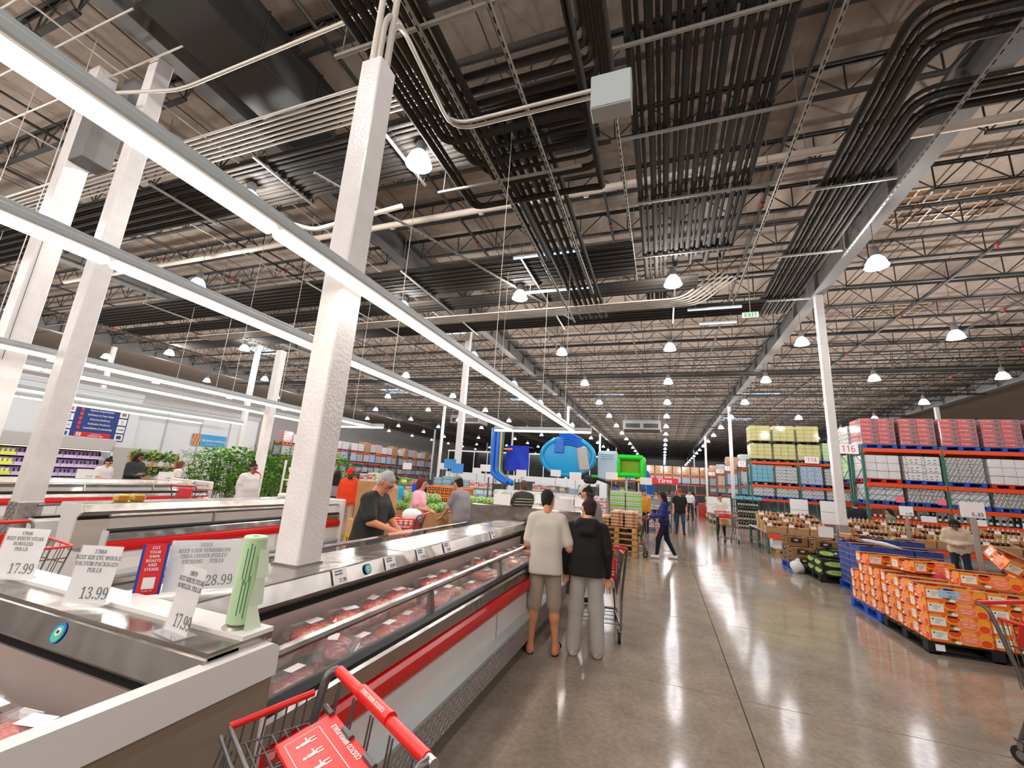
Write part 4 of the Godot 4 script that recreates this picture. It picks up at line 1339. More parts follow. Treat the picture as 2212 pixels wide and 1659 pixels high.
func pallet_rack(label: String, at: Vector3, turn: float, bays: int, bw: float, levels: Array, h: float, d: float) -> Node3D:
	var o := thing("pallet_rack", label, "rack", at, turn)
	for i in bays + 1:
		upright_frame(o, i * bw, d, h)
	for i in bays:
		for y in levels:
			for z in [-0.02, -d + 0.02]:
				var b := part("beam", box_mesh(Vector3(bw - 0.085, 0.13, 0.05), 0.008), M.orange_steel, o, Vector3((i + 0.5) * bw, y, z))
				if z == -0.02:
					for e in [-1.0, 1.0]:
						part("connector", box_mesh(Vector3(0.05, 0.2, 0.07), 0.004), M.orange_steel, b, Vector3(e * (bw / 2 - 0.05), -0.02, 0))
	return o

func board(label: String, at: Vector3, turn: float, w: float, h: float, s: String, m: Material) -> void:
	var o := thing("aisle_sign", label, "sign", at, turn)
	part("panel", box_mesh(Vector3(w, h, 0.02), 0.004), M.paper, o)
	write(s, h * 0.62, m, o, Vector3(0, 0, 0.012), Basis.IDENTITY, 0.85)
	part("bracket", box_mesh(Vector3(0.3, 0.05, 0.3)), M.green_steel, o, Vector3(w / 2 - 0.05, -h / 2 + 0.06, -0.15))

func build_racks() -> void:
	var red_ink := mat("sign_red", Color(0.78, 0.12, 0.14), 0.6)
	# materials for loads
	var c_red := carton("c_red", 0, Color(0.66, 0.45, 0.45), Color(0.84, 0.05, 0.06), Color(0.22, 0.10, 0.12))
	var c_white := carton("c_white", 2, Color(0.86, 0.84, 0.84), Color(0.6, 0.6, 0.6), Color(0.45, 0.45, 0.45))
	var c_bird := carton("c_bird", 3, Color(0.85, 0.84, 0.83), Color(0.5, 0.5, 0.5), Color(0.25, 0.26, 0.27))
	var c_grey := carton("c_grey", 5, Color(0.70, 0.69, 0.68), Color(0.45, 0.44, 0.42), Color(0.86, 0.85, 0.84))
	var c_yel := carton("c_yellow", 1, Color(0.82, 0.80, 0.68), Color(0.86, 0.82, 0.08), Color(0.20, 0.22, 0.06))
	var c_cyan := carton("c_cyan", 4, Color(0.38, 0.68, 0.78), Color(0.62, 0.84, 0.90), Color(0.18, 0.36, 0.45))
	var c_silver := carton("c_silver", 5, Color(0.72, 0.72, 0.72), Color(0.84, 0.86, 0.88), Color(0.42, 0.50, 0.55))
	var c_green := carton("c_green", 0, Color(0.88, 0.90, 0.86), Color(0.48, 0.84, 0.18), Color(0.15, 0.2, 0.12))
	var c_brown := carton("c_brown", 2, Color(0.70, 0.50, 0.30), Color(0.5, 0.34, 0.2), Color(0.40, 0.27, 0.15))
	var c_pink := carton("c_pink", 0, Color(0.85, 0.75, 0.72), Color(0.80, 0.45, 0.45), Color(0.5, 0.3, 0.3))
	var c_blue := carton("c_blue", 5, Color(0.75, 0.80, 0.85), Color(0.30, 0.48, 0.70), Color(0.85, 0.9, 0.95))
	var P_red := stack_proto("Lred", 1.02, 1.12, 1.0, 2, 6, c_red, M.pallet_blue)
	var P_white := stack_proto("Lwhite", 1.02, 1.0, 1.0, 3, 3, c_white, M.pallet_red)
	var P_bird := stack_proto("Lbird", 1.02, 1.0, 1.0, 2, 3, c_bird, M.pallet_blue)
	var P_mix := stack_proto("Lmix", 1.02, 1.0, 1.0, 3, 4, c_grey, M.pallet_blue)
	var P_low := stack_proto("Llow", 1.02, 0.72, 1.0, 2, 3, c_silver, M.pallet_blue)
	var P_low2 := stack_proto("Llow2", 1.02, 0.66, 1.0, 3, 2, c_grey, M.pallet_blue)
	var P_yel := stack_proto("Lyel", 1.03, 1.0, 1.0, 3, 4, c_yel, M.black_plastic)
	var P_cyan := stack_proto("Lcyan", 1.02, 1.05, 1.0, 4, 4, c_cyan, M.black_plastic)
	var P_silver := stack_proto("Lsil", 1.02, 1.0, 1.0, 2, 5, c_silver, M.black_plastic)
	var P_green := stack_proto("Lgreen", 1.02, 1.1, 1.0, 2, 5, c_green, M.pallet_blue)
	var P_brown := stack_proto("Lbrown", 1.05, 1.3, 1.0, 2, 3, c_brown, M.wood)
	var P_pink := stack_proto("Lpink", 1.05, 1.2, 1.0, 2, 4, c_pink, M.wood)
	var P_blue := stack_proto("Lblue", 1.02, 1.1, 1.0, 3, 4, c_blue, M.pallet_blue)
	# rack 116
	var g := "loads on the rack marked 116"
	pallet_rack("orange and green pallet rack holding red cartons behind the wine bins", Vector3(6.95, 0, -19), 0, 3, 2.3, [0.42, 1.15, 1.62, 2.38, 3.62], 3.8, 1.1)
	pallet_rack("rear pallet rack standing back to back with the red carton rack", Vector3(6.95, 0, -20.25), 0, 3, 2.3, [1.62, 2.38, 3.62], 3.8, 1.1)
	for i in 6:
		put_stack(P_red, "wrapped pallet of red printed cartons on the top rack level", g, Vector3(7.52 + 1.15 * i, 3.69, -19.55))
		put_stack(P_silver, "wrapped silver pallet load on the rear rack's top level", g + " rear", Vector3(7.52 + 1.15 * i, 3.69, -20.8))
		var pr: Node3D = [P_white, P_bird, P_mix, P_white, P_bird, P_mix][i]
		put_stack(pr, ["wrapped pallet of plain white cartons on a red pallet", "wrapped white load printed with grey birds", "wrapped load of grey and white cartons beside the green post"][[0, 1, 2, 0, 1, 2][i]], g, Vector3(7.52 + 1.15 * i, 2.45, -19.55))
		put_stack(P_low if i % 2 == 0 else P_low2, ["low wrapped load of silver trays on the third rack level", "low wrapped load of grey tins on the third rack level"][i % 2], g, Vector3(7.52 + 1.15 * i, 1.69, -19.55))
		put_stack(P_blue if i % 2 else P_green, "wrapped load standing on the rear rack's second level", g + " rear", Vector3(7.52 + 1.15 * i, 2.45, -20.8))
	for i in 2:
		solo("pink_tag", "pink paper tag hung on a low wrapped load", "tag", box_mesh(Vector3(0.24, 0.2, 0.004)), mat("pink_paper", Color(0.95, 0.45, 0.52), 0.7), Vector3(7.9 + 1.15 * i, 1.90, -19.036), Basis.IDENTITY, "pink tags on the low loads")
	# bottles on the lower shelves of that rack
	for i in 40:
		bottle(Vector3(7.15 + i * 0.165, 1.215, -19.12), ["red", "dark", "dark", "dark", "wine"][int(i / 8.0)], "bottles on the lower shelf of the 116 rack")
	for i in 40:
		bottle(Vector3(7.12 + i * 0.165, 0.485, -19.12), ["dark", "wine"][i % 2], "bottles on the lowest shelf of the 116 rack")
	for i in 4:
		solo("shelf_card", "white price card hung on an orange rack beam", "sign", box_mesh(Vector3(0.42, 0.2, 0.01)), M.paper, Vector3(8.6 + i * 1.3, 1.30, -18.99), Basis.IDENTITY, "price cards on the 116 rack")
	board("white aisle sign reading 116 at the rack end", Vector3(6.5, 3.62, -18.9), 0.0, 0.62, 0.36, "116", red_ink)
	# rack 114
	g = "loads on the rack marked 114"
	pallet_rack("pallet rack of yellow packs behind the second column", Vector3(4.65, 0, -27), 0, 3, 2.3, [0.5, 1.5, 2.25, 3.52], 3.75, 1.1)
	for i in 6:
		var x := 5.22 + 1.15 * i
		if i < 3:
			put_stack(P_yel, "wrapped pallet of yellow packs, lower of two stacked", g, Vector3(x, 3.59, -27.55))
			put_stack(P_yel, "wrapped pallet of yellow packs stacked on another", g, Vector3(x, 4.6, -27.55))
		else:
			put_stack(P_green, "wrapped load of white and lime cartons on the rack top", g, Vector3(x, 3.59, -27.55))
		put_stack([P_cyan, P_silver, P_blue, P_silver, P_blue, P_mix][i], ["wrapped load of cyan cartons on the second rack level", "wrapped silver load beside the cyan cartons", "wrapped white and blue load by the green post", "wrapped silver load behind the second column", "wrapped white and blue load behind the second column", "wrapped grey load behind the second column"][i], g, Vector3(x, 2.32, -27.55))
		put_stack(P_low, "low wrapped silver load on the third level of the yellow pack rack", g, Vector3(x, 1.57, -27.55))
	board("white aisle sign reading 114 on the yellow pack rack", Vector3(7.55, 3.75, -26.85), 0.0, 0.66, 0.36, "114", red_ink)
	# further racks, mostly their ends
	var k := 0
	for z in [-35.0, -42.0, -49.0, -57.0]:
		var num: String = ["112", "110", "108", "106"][k]
		g = "loads on the numbered racks further down the aisle"
		pallet_rack(["pallet rack signed 112 past the yellow packs", "pallet rack signed 110 after rack 112", "rack of silver goods signed 108, fourth along the aisle", "last pallet rack, signed 106, after rack 108"][k], Vector3(5.3, 0, z), 0, 2, 2.3, [1.5, 2.25, 3.52], 3.75, 1.1)
		for i in 4:
			put_stack(P_brown if k % 2 else (P_brown if i else P_silver), "tall load of cartons on top of a numbered rack down the aisle", g, Vector3(5.85 + 1.15 * i, 3.59, z - 0.55))
			put_stack([P_silver, P_blue, P_pink, P_mix][(i + k) % 4], "wrapped load on the second level of a numbered rack down the aisle", g, Vector3(5.85 + 1.15 * i, 2.32, z - 0.55))
			put_stack([P_cyan, P_low, P_low2, P_low][(i + k) % 4], "low wrapped load on the third level of a numbered rack down the aisle", g, Vector3(5.85 + 1.15 * i, 1.57, z - 0.55))
		board(["white sign reading 112 on the rack past the yellow packs", "white sign reading 110 on the rack after rack 112", "white sign reading 108, fourth number along the aisle", "white sign reading 106 on the last numbered rack"][k], Vector3(5.55, 3.85, z + 0.15), 0.0, 0.7, 0.4, num, red_ink)
		k += 1
	# racks across the far end of the aisle
	g = "loads on the rack across the aisle's far end"
	pallet_rack("pallet rack across the far end of the main aisle", Vector3(-8.0, 0, -63), 0, 8, 2.3, [1.2, 2.4, 3.5], 3.8, 1.1)
	for i in 16:
		put_stack(P_brown, "load of large brown cartons on the rack across the aisle's end", g, Vector3(-7.4 + 1.15 * i, 3.57, -63.55))
		put_stack(P_silver if i % 3 else P_blue, "wrapped load below the brown cartons at the aisle's end", g, Vector3(-7.4 + 1.15 * i, 2.47, -63.55))
	var ts := thing("hanging_sign", "red sign lettered Tires across the far end of the aisle", "sign", Vector3(-0.7, 2.7, -58))
	part("panel", box_mesh(Vector3(5.0, 0.75, 0.06), 0.01), red_ink, ts)
	write("Tires", 0.5, M.white, ts, Vector3(0.9, 0, 0.04), Basis.IDENTITY, 1.0, true, true)
	part("bracket", box_mesh(Vector3(0.1, 2.4, 0.1)), M.white, ts, Vector3(-2.3, -1.5, -0.08))
	part("bracket", box_mesh(Vector3(0.1, 2.4, 0.1)), M.white, ts, Vector3(2.3, -1.5, -0.08))
	# racks along the far left
	g = "loads on the racks along the far left"
	for r in 3:
		pallet_rack(["first pallet rack in the line beyond the garden plants", "middle pallet rack in the line beyond the garden plants", "last pallet rack in the line beyond the garden plants"][r], Vector3(-34.2, 0, -30.5 - 9.6 * r), -PI / 2 + PI, 4, 2.3, [1.2, 2.4, 3.6], 3.9, 1.1).rotation.y = PI / 2
		for i in 8:
			var p := Vector3(-34.75, 3.67, -31.1 - 9.6 * r - 1.15 * i)
			put_stack([P_pink, P_white, P_bird, P_brown, P_silver][(i + r) % 5], "wrapped load on the top of the far left racks", g, p, PI / 2)
			put_stack([P_silver, P_blue, P_mix][(i + r) % 3], "wrapped load on the middle level of the far left racks", g, p - Vector3(0, 1.2, 0), PI / 2)
			put_stack([P_low, P_low2][i % 2], "wrapped load on the low level of the far left racks", g, p - Vector3(0, 2.4, 0), PI / 2)

# ---------------------------------------------------------------- bottles
func bottle(at: Vector3, kind: String, group: String, b := Basis.IDENTITY) -> void:
	var key := "bottle_" + kind
	var body: Color = {"dark": Color(0.01, 0.015, 0.01), "red": Color(0.45, 0.01, 0.01), "wine": Color(0.06, 0.005, 0.01), "pale": Color(0.55, 0.5, 0.25)}[kind]
	var cap: Color = {"dark": Color(0.7, 0.7, 0.68), "red": Color(0.02, 0.1, 0.03), "wine": Color(0.3, 0.02, 0.03), "pale": Color(0.75, 0.72, 0.65)}[kind]
	if not cache.has(key):
		var mb := MB.new()
		mb.col = body
		mb.lathe([Vector2(0, 0), Vector2(0.036, 0.0), Vector2(0.038, 0.01), Vector2(0.038, 0.05)], 8)
		mb.col = Color(0.7, 0.68, 0.62)
		mb.lathe([Vector2(0.0385, 0.05), Vector2(0.0385, 0.13)], 8)
		mb.col = body
		mb.lathe([Vector2(0.038, 0.13), Vector2(0.038, 0.19), Vector2(0.016, 0.235)], 8)
		mb.col = cap
		mb.lathe([Vector2(0.016, 0.235), Vector2(0.016, 0.30), Vector2(0, 0.30)], 8)
		cache[key] = mb.done()
		var m := mat("bottle_mat", Color.WHITE, 0.15)
		m.vertex_color_use_as_albedo = true
	var words: String = {"dark": "dark bottle with pale capsule", "red": "red bottle with green cap", "wine": "wine bottle with red capsule", "pale": "pale bottle with cream capsule"}[kind]
	solo("bottle", words + " among " + group, "bottle", cache[key], M.bottle_mat, at, b, group + " (" + kind + ")")

# ---------------------------------------------------------------- produce on the right
func orange_box_img() -> Image:
	var im := new_img(240, 64, Color(0.93, 0.40, 0.10))
	for i in 4:
		disc(im, 30 + i * 62, 10 + (i % 2) * 6, 26, 20, Color(0.96, 0.62, 0.12))
	disc(im, 100, 12, 30, 24, Color(0.97, 0.72, 0.25)); disc(im, 100, 12, 26, 20, Color(0.91, 0.28, 0.08))
	disc(im, 215, 44, 24, 20, Color(0.97, 0.72, 0.25)); disc(im, 215, 44, 21, 17, Color(0.90, 0.28, 0.08))
	disc(im, 92, 46, 12, 7, Color(0.22, 0.38, 0.14))
	disc(im, 108, 56, 14, 8, Color(0.92, 0.92, 0.80))
	disc(im, 156, 34, 40, 29, Color(0.96, 0.80, 0.45)); disc(im, 156, 34, 38, 27, Color(0.96, 0.50, 0.34))
	print_text(im, "SUNKIST", 135, 12, 1, Color(0.98, 0.85, 0.75))
	print_text(im, "CARA CARA", 129, 26, 1, Color(0.99, 0.92, 0.86))
	print_text(im, "ORANGES", 135, 38, 1, Color(0.99, 0.92, 0.86))
	im.fill_rect(Rect2i(6, 12, 62, 40), Color(0.93, 0.92, 0.88))
	disc(im, 18, 22, 4, 4, Color(0.12, 0.10, 0.08))
	for i in 3: im.fill_rect(Rect2i(26, 22 + i * 8, 34 - i * 8, 2), Color(0.4, 0.38, 0.36))
	disc(im, 4, 60, 8, 5, Color(0.80, 0.20, 0.08))
	return im

func tray_box_mesh(w: float, h: float, d: float) -> Dictionary:
	var key := "tray%.2f%.2f%.2f" % [w, h, d]
	if cache.has(key): return cache[key]
	var mb := MB.new()
	mb.box(Vector3(0, h / 2, d / 2 - 0.003), Vector3(w, h, 0.006)).box(Vector3(0, h / 2, -d / 2 + 0.003), Vector3(w, h, 0.006))
	mb.box(Vector3(w / 2 - 0.003, h / 2, 0), Vector3(0.006, h, d - 0.012)).box(Vector3(-w / 2 + 0.003, h / 2, 0), Vector3(0.006, h, d - 0.012))
	var inn := MB.new()
	inn.box(Vector3(0, 0.006, 0), Vector3(w - 0.012, 0.012, d - 0.012))
	inn.box(Vector3(0, h + 0.002, d / 2 - 0.03), Vector3(w - 0.01, 0.004, 0.06)).box(Vector3(0, h + 0.002, -d / 2 + 0.03), Vector3(w - 0.01, 0.004, 0.06))
	var hand := MB.new()
	hand.box(Vector3(-w * 0.1, h * 0.93, d / 2 + 0.001), Vector3(0.09, 0.018, 0.003)).box(Vector3(0, h * 0.93, -d / 2 - 0.001), Vector3(0.09, 0.018, 0.003))
	hand.box(Vector3(w / 2 + 0.001, h * 0.93, 0), Vector3(0.003, 0.018, 0.08)).box(Vector3(-w / 2 - 0.001, h * 0.93, 0), Vector3(0.003, 0.018, 0.08))
	cache[key] = {"side": mb.done(), "inner": inn.done(), "hand": hand.done()}
	return cache[key]

func produce_box(called: String, label: String, group: String, at: Vector3, b: Basis, w: float, h: float, d: float, m: Material, im: Material) -> Node3D:
	var t := tray_box_mesh(w, h, d)
	var o := thing(called, label, "box", at, 0, group)
	o.basis = b
	part("sides", t.side, m, o)
	part("bottom_and_flaps", t.inner, im, o)
	part("hand_holes", t.hand, M.black_matte, o)
	return o

func build_produce() -> void:
	var om := img_mat("orange_print", orange_box_img(), 0.5)
	var g := "printed orange fruit boxes on the near pallets"
	# black pallet in front, blue pallet behind
	solo("pallet", "black plastic pallet under the nearest orange boxes", "pallet", pallet_mesh(1.3, 1.15), M.black_plastic, Vector3(3.68, 0, -7.68))
	solo("pallet", "blue pallet under the farther orange boxes", "pallet", pallet_mesh(1.3, 1.1), M.pallet_blue, Vector3(3.68, 0, -8.86))
	solo("pallet_tag", "white paper tag on the black pallet", "tag", box_mesh(Vector3(0.09, 0.07, 0.003)), M.paper, Vector3(3.14, 0.08, -7.098))
	for layer in 4:
		for i in 2:
			for j in 3:
				produce_box("fruit_box", "open orange fruit box stacked on the black pallet", g, Vector3(3.36 + 0.60 * i, 0.145 + 0.155 * layer, -7.30 - 0.385 * j), yaw(rng.randf_range(-0.02, 0.02) + (0.0 if j == 0 else 0.0)), 0.59, 0.152, 0.38, om, M.cardboard)
	for layer in 4:
		for i in 2:
			for j in 3:
				if layer == 3 and j == 2 and i == 0: continue
				produce_box("fruit_box", "open orange fruit box stacked on the blue pallet", g + " (blue)", Vector3(3.36 + 0.60 * i, 0.145 + 0.155 * layer, -8.48 - 0.37 * j), yaw(rng.randf_range(-0.03, 0.03)), 0.59, 0.152, 0.365, om, M.cardboard)
	for q in [[Vector3(3.60, 0.80, -8.3), yaw(0.35), "near the middle"], [Vector3(3.95, 0.77, -7.7), yaw(-0.1), "beside the mesh bags"], [Vector3(4.35, 0.97, -7.75), yaw(0.15) * Basis(Vector3.BACK, -0.42) * Basis(Vector3.RIGHT, 0.5), "tipped up steeply"], [Vector3(3.35, 0.775, -8.86), yaw(0.1), "at the aisle edge"]]:
		produce_box("fruit_box", "loose orange fruit box on top of the stack, " + q[2], "", q[0], q[1], 0.59, 0.152, 0.38, om, M.cardboard)
	# second stack to the right
	for layer in 5:
		for j in 2:
			produce_box("fruit_box", "orange fruit box in the taller stack beside the near pallet", g + " (tall)", Vector3(4.75, 0.15 + 0.155 * layer, -7.45 - 0.5 * j), yaw(0.05 + 0.03 * layer), 0.59, 0.152, 0.38, om, M.cardboard)
	solo("pallet", "black pallet under the taller stack of orange boxes", "pallet", pallet_mesh(1.1, 1.2), M.black_plastic, Vector3(4.9, 0, -7.8))
	var ti := new_img(128, 48, Color(0.90, 0.90, 0.90))
	disc(ti, 64, 24, 16, 18, Color(0.10, 0.62, 0.74)); ti.fill_rect(Rect2i(6, 8, 34, 8), Color(0.80, 0.25, 0.22)); ti.fill_rect(Rect2i(94, 30, 28, 6), Color(0.5, 0.5, 0.5))
	var tm := img_mat("teal_print", ti, 0.55)
	for i in 3:
		produce_box("fruit_box", "white fruit box with a teal disc beside the tall orange stack", "white and teal fruit boxes", Vector3(5.42, 0.145 + 0.155 * i, -7.5), yaw(0.05), 0.56, 0.152, 0.38, tm, M.cardboard)
		if i < 2: produce_box("fruit_box", "white fruit box with a teal disc on the tall orange stack", "white and teal fruit boxes (top)", Vector3(4.80, 0.93 + 0.0 * i, -7.45 - 0.42 * i), yaw(0.12), 0.56, 0.12, 0.38, tm, M.cardboard)
	solo("pallet", "small black pallet under the white and teal fruit boxes", "pallet", pallet_mesh(0.62, 0.5), M.black_plastic, Vector3(5.42, 0, -7.5))
	var rd := new_img(128, 48, Color(0.78, 0.12, 0.12))
	disc(rd, 40, 22, 20, 14, Color(0.92, 0.85, 0.80)); rd.fill_rect(Rect2i(70, 10, 44, 12), Color(0.92, 0.55, 0.5))
	var rdm := img_mat("berry_print", rd, 0.55)
	for i in 5:
		for j in 2:
			produce_box("fruit_box", "red and white fruit box stacked behind the tall orange stack", "red and white fruit boxes", Vector3(5.45 + 0.55 * j, 0.15 + 0.155 * i, -9.0), yaw(0.03 * (i % 2)), 0.53, 0.152, 0.4, rdm, M.cardboard)
	solo("pallet", "wooden pallet under the red and white fruit boxes", "pallet", pallet_mesh(1.15, 0.6), M.wood, Vector3(5.72, 0, -9.0))
	# blue price label
	var bl := thing("box_label", "pale blue label stuck on the front orange box", "label", Vector3(3.30, 0.70, -7.105))
	part("sheet", box_mesh(Vector3(0.20, 0.085, 0.002)), mat("label_blue", Color(0.62, 0.78, 0.90), 0.6), bl)
	write("98173", 0.02, M.ink, bl, Vector3(0.03, -0.024, 0.0015))
	write("ORANGES", 0.014, M.ink, bl, Vector3(0.02, 0.018, 0.0015))
	# oranges and pink mesh bags in the open boxes
	var pm := mat("mesh_pink", Color(0.92, 0.25, 0.38), 0.6)
	var of := tri_mat("orange_fruit", noise_tex(71, 0.08, Color(0.90, 0.42, 0.06), Color(0.96, 0.55, 0.12), 128), 6.0, 0.4, 0.0, null, 0.3, false)
	var om2 := MB.new(); om2.blob(Vector3.ZERO, Vector3(0.04, 0.039, 0.04), 12, 8)
	var orb := om2.done()
	for i in 5:
		var o := thing("mesh_bag", "pink mesh bag of oranges lying in the open boxes", "bag", Vector3(3.75 + 0.16 * i, 0.70 + 0.05 * (i % 2), -8.15 + 0.12 * (i % 3)), 0.7 * i, "pink mesh bags of oranges")
		var mb := MB.new()
		mb.blob(Vector3(0, 0.06, 0), Vector3(0.13, 0.06, 0.09), 12, 8, Basis.IDENTITY, 0.12, i)
		part("net", mb.done(), pm, o)
		for kx in 3:
			part("orange", orb, of, o, Vector3(-0.06 + 0.06 * kx, 0.095, 0.02 * (kx % 2)))
	for i in 9:
		solo("loose_orange", "loose orange lying in an open fruit box", "orange", orb, of, Vector3(3.2 + 0.09 * (i % 5), 0.64 + 0.035, -7.25 - 0.09 * (i / 5)), Basis.IDENTITY, "loose oranges in the front box")
	# blue boxes stack behind
	var bi := new_img(128, 32, Color(0.13, 0.24, 0.55))
	for i in 60: bi.fill_rect(Rect2i((i * 37) % 124, 6 + (i * 13) % 20, 3, 1), Color(0.35, 0.45, 0.70))
	bi.fill_rect(Rect2i(0, 29, 128, 3), Color(0.72, 0.58, 0.48))
	var bm := img_mat("blue_print", bi, 0.6)
	for layer in 8:
		for i in 3:
			for j in 2:
				if layer == 7 and (i == 0 or j == 0): continue
				produce_box("fruit_box", "blue fruit tray in the stack behind the orange boxes", "blue fruit trays behind the orange boxes", Vector3(3.72 + 0.42 * i, 0.145 + 0.112 * layer, -10.5 - 0.55 * j), yaw(rng.randf_range(-0.02, 0.02)), 0.41, 0.108, 0.53, bm, M.cardboard)
	solo("pallet", "pallet under the stack of blue fruit trays", "pallet", pallet_mesh(1.3, 1.15), M.pallet_blue, Vector3(4.14, 0, -10.78))
	var wrap := MB.new()
	wrap.blob(Vector3.ZERO, Vector3(0.34, 0.05, 0.2), 12, 6, Basis(Vector3.BACK, -0.2), 0.25, 2.0)
	solo("plastic_sheet", "crumpled clear plastic on the blue fruit trays", "plastic sheet", wrap.done(), M.white, Vector3(3.95, 0.965, -10.4), yaw(0.3))
	var gm := mat("grape_red", Color(0.35, 0.08, 0.10), 0.35)
	var gg := mat("grape_green", Color(0.62, 0.72, 0.28), 0.35)
	for i in 8:
		var mb := MB.new()
		for q in 16:
			mb.blob(Vector3(rng.randf_range(-0.09, 0.09), rng.randf_range(0.01, 0.05), rng.randf_range(-0.07, 0.07)), Vector3(0.018, 0.018, 0.018), 6, 4)
		solo("grape_bunch", ["bunch of red grapes in a blue fruit tray", "bunch of green grapes in a blue fruit tray"][0 if i != 3 else 1], "grapes", mb.done(), gm if i != 3 else gg, Vector3(3.62 + 0.22 * (i % 4), 1.02 - (0.09 if i % 4 == 0 else 0.0), -10.92 - 0.28 * (i / 4)), Basis.IDENTITY, "grapes in the blue trays" + ("" if i != 3 else " (green)"))
	# grape pallets at the aisle: blue one then black one
	solo("pallet", "blue pallet under the brown produce boxes at the aisle", "pallet", pallet_mesh(1.0, 1.1), M.pallet_blue, Vector3(3.42, 0, -13.0))
	solo("pallet", "black pallet under the dark melon boxes at the aisle", "pallet", pallet_mesh(1.25, 1.1), M.black_plastic, Vector3(3.80, 0, -12.0))
	var di := new_img(128, 40, Color(0.10, 0.10, 0.08))
	disc(di, 60, 22, 46, 13, Color(0.62, 0.76, 0.28)); disc(di, 60, 22, 38, 8, Color(0.76, 0.84, 0.48))
	print_text(di, "MELON", 40, 18, 1, Color(0.2, 0.35, 0.1))
	di.fill_rect(Rect2i(108, 10, 14, 12), Color(0.85, 0.85, 0.82))
	var dm := img_mat("dark_print", di, 0.55)
	for layer in 2:
		for i in 2:
			for j in 2:
				produce_box("produce_box", "dark printed melon box on the black pallet", "dark melon boxes at the aisle", Vector3(3.50 + 0.60 * i, 0.145 + 0.17 * layer, -11.68 - 0.52 * j), yaw(rng.randf_range(-0.05, 0.05)), 0.58, 0.165, 0.5, dm, M.black_plastic)
	for q in [Vector3(3.62, 0.49, -12.1), Vector3(4.15, 0.49, -12.2)]:
		produce_box("produce_box", "loose dark melon box on top of its stack", "loose melon boxes", q, yaw(0.5 + q.x), 0.55, 0.15, 0.42, dm, M.black_plastic)
	var bi2 := new_img(96, 64, Color(0.52, 0.36, 0.20))
	bi2.fill_rect(Rect2i(20, 12, 50, 34), Color(0.10, 0.07, 0.05)); disc(bi2, 45, 24, 10, 7, Color(0.75, 0.72, 0.66))
	var brm := img_mat("brown_print", bi2, 0.7)
	for layer in 3:
		for i in 2:
			for j in 2:
				if layer == 2 and j == 0 and i == 0: continue
				produce_box("produce_box", "brown cut-out produce box on the blue pallet", "brown produce boxes at the aisle", Vector3(3.18 + 0.48 * i, 0.145 + 0.21 * layer, -12.75 - 0.52 * j), yaw(rng.randf_range(-0.05, 0.05)), 0.46, 0.2, 0.5, brm, M.cardboard)
	var bag := MB.new(); bag.blob(Vector3(0, 0.13, 0), Vector3(0.15, 0.14, 0.12), 12, 8, Basis.IDENTITY, 0.2, 1.0); bag.blob(Vector3(0.02, 0.28, 0), Vector3(0.05, 0.05, 0.04), 8, 5, Basis.IDENTITY, 0.3, 2.0)
	solo("plastic_bag", "white plastic bag on the floor by the melon pallet", "bag", bag.done(), M.white, Vector3(2.98, 0, -12.35))
	solo("small_sign", "white card among the brown produce boxes", "sign", box_mesh(Vector3(0.34, 0.26, 0.006), 0.001), M.paper, Vector3(3.9, 0.93, -13.3), yaw(0.1))
	var cg := stack_proto("Lmelon", 0.75, 0.95, 0.7, 2, 4, M.cardboard, M.wood, false)
	put_stack(cg, "short stack of cardboard produce cartons beside the column", "", Vector3(4.62, 0, -13.2))
	# wine bins
	wine_table("wine bin table with slanted boxes at the aisle, orange beam below", Vector3(3.0, 0, -15.6), 1.75, 2.9, 3, "bottles in the aisle wine bins")
	wine_table("long wine bin table beyond the column in front of the 116 rack", Vector3(5.25, 0, -15.2), 5.2, 2.3, 6, "bottles in the long wine bins")
	# carton of bottles facing the aisle (left end)
	for r in 4:
		for i in 8:
			bottle(Vector3(3.1 + 0.28 * r * 0.0 + 0.1 * i, 0.32 + 0.30 * r, -21.2), "dark", "bottles on the dark shelf at the aisle")
	var sh := thing("bottle_shelf", "dark wire shelf of bottles at the aisle beyond the wine bins", "shelf", Vector3(3.45, 0, -21.25))
	for r in 5:
		part("shelf_board", box_mesh(Vector3(1.1, 0.025, 0.5), 0.004), M.black_plastic, sh, Vector3(0, 0.30 + 0.30 * r, 0))
	for s in [-1.0, 1.0]:
		for t in [-1.0, 1.0]:
			part("post", box_mesh(Vector3(0.03, 1.52, 0.03)), M.black_plastic, sh, Vector3(s * 0.55, 0.76, t * 0.24))
	for i in 3:
		produce_box("snack_tray", "pale blue tray on top of the dark bottle shelf", "pale blue trays on the bottle shelf", Vector3(3.1 + 0.35 * i, 1.513, -21.2), Basis.IDENTITY, 0.32, 0.14, 0.4, M["c_cyan"], M.cardboard)
	# white boards leaning by the aisle
	for q in [[Vector3(5.0, 1.25, -19.8), "pale board beside the wine bins"], [Vector3(6.0, 1.25, -19.8), "pale board behind the wine bins"], [Vector3(2.55, 1.05, -26.5), "pale board at the aisle beyond the bottle shelf"], [Vector3(3.2, 1.05, -26.5), "second pale board at the aisle beyond the bottle shelf"]]:
		var o := thing("display_board", q[1], "board", q[0])
		part("panel", box_mesh(Vector3(0.6 if q[0].x > 4 else 0.55, 0.85, 0.03), 0.006), M.paper, o, Vector3(0, 0, 0))
		part("slot", box_mesh(Vector3(0.56, 0.012, 0.034)), M.ink_grey, o, Vector3(0, 0.02, 0))
		part("stand", box_mesh(Vector3(0.04, q[0].y, 0.04)), M.steel_dull, o, Vector3(0, -q[0].y / 2, -0.03))
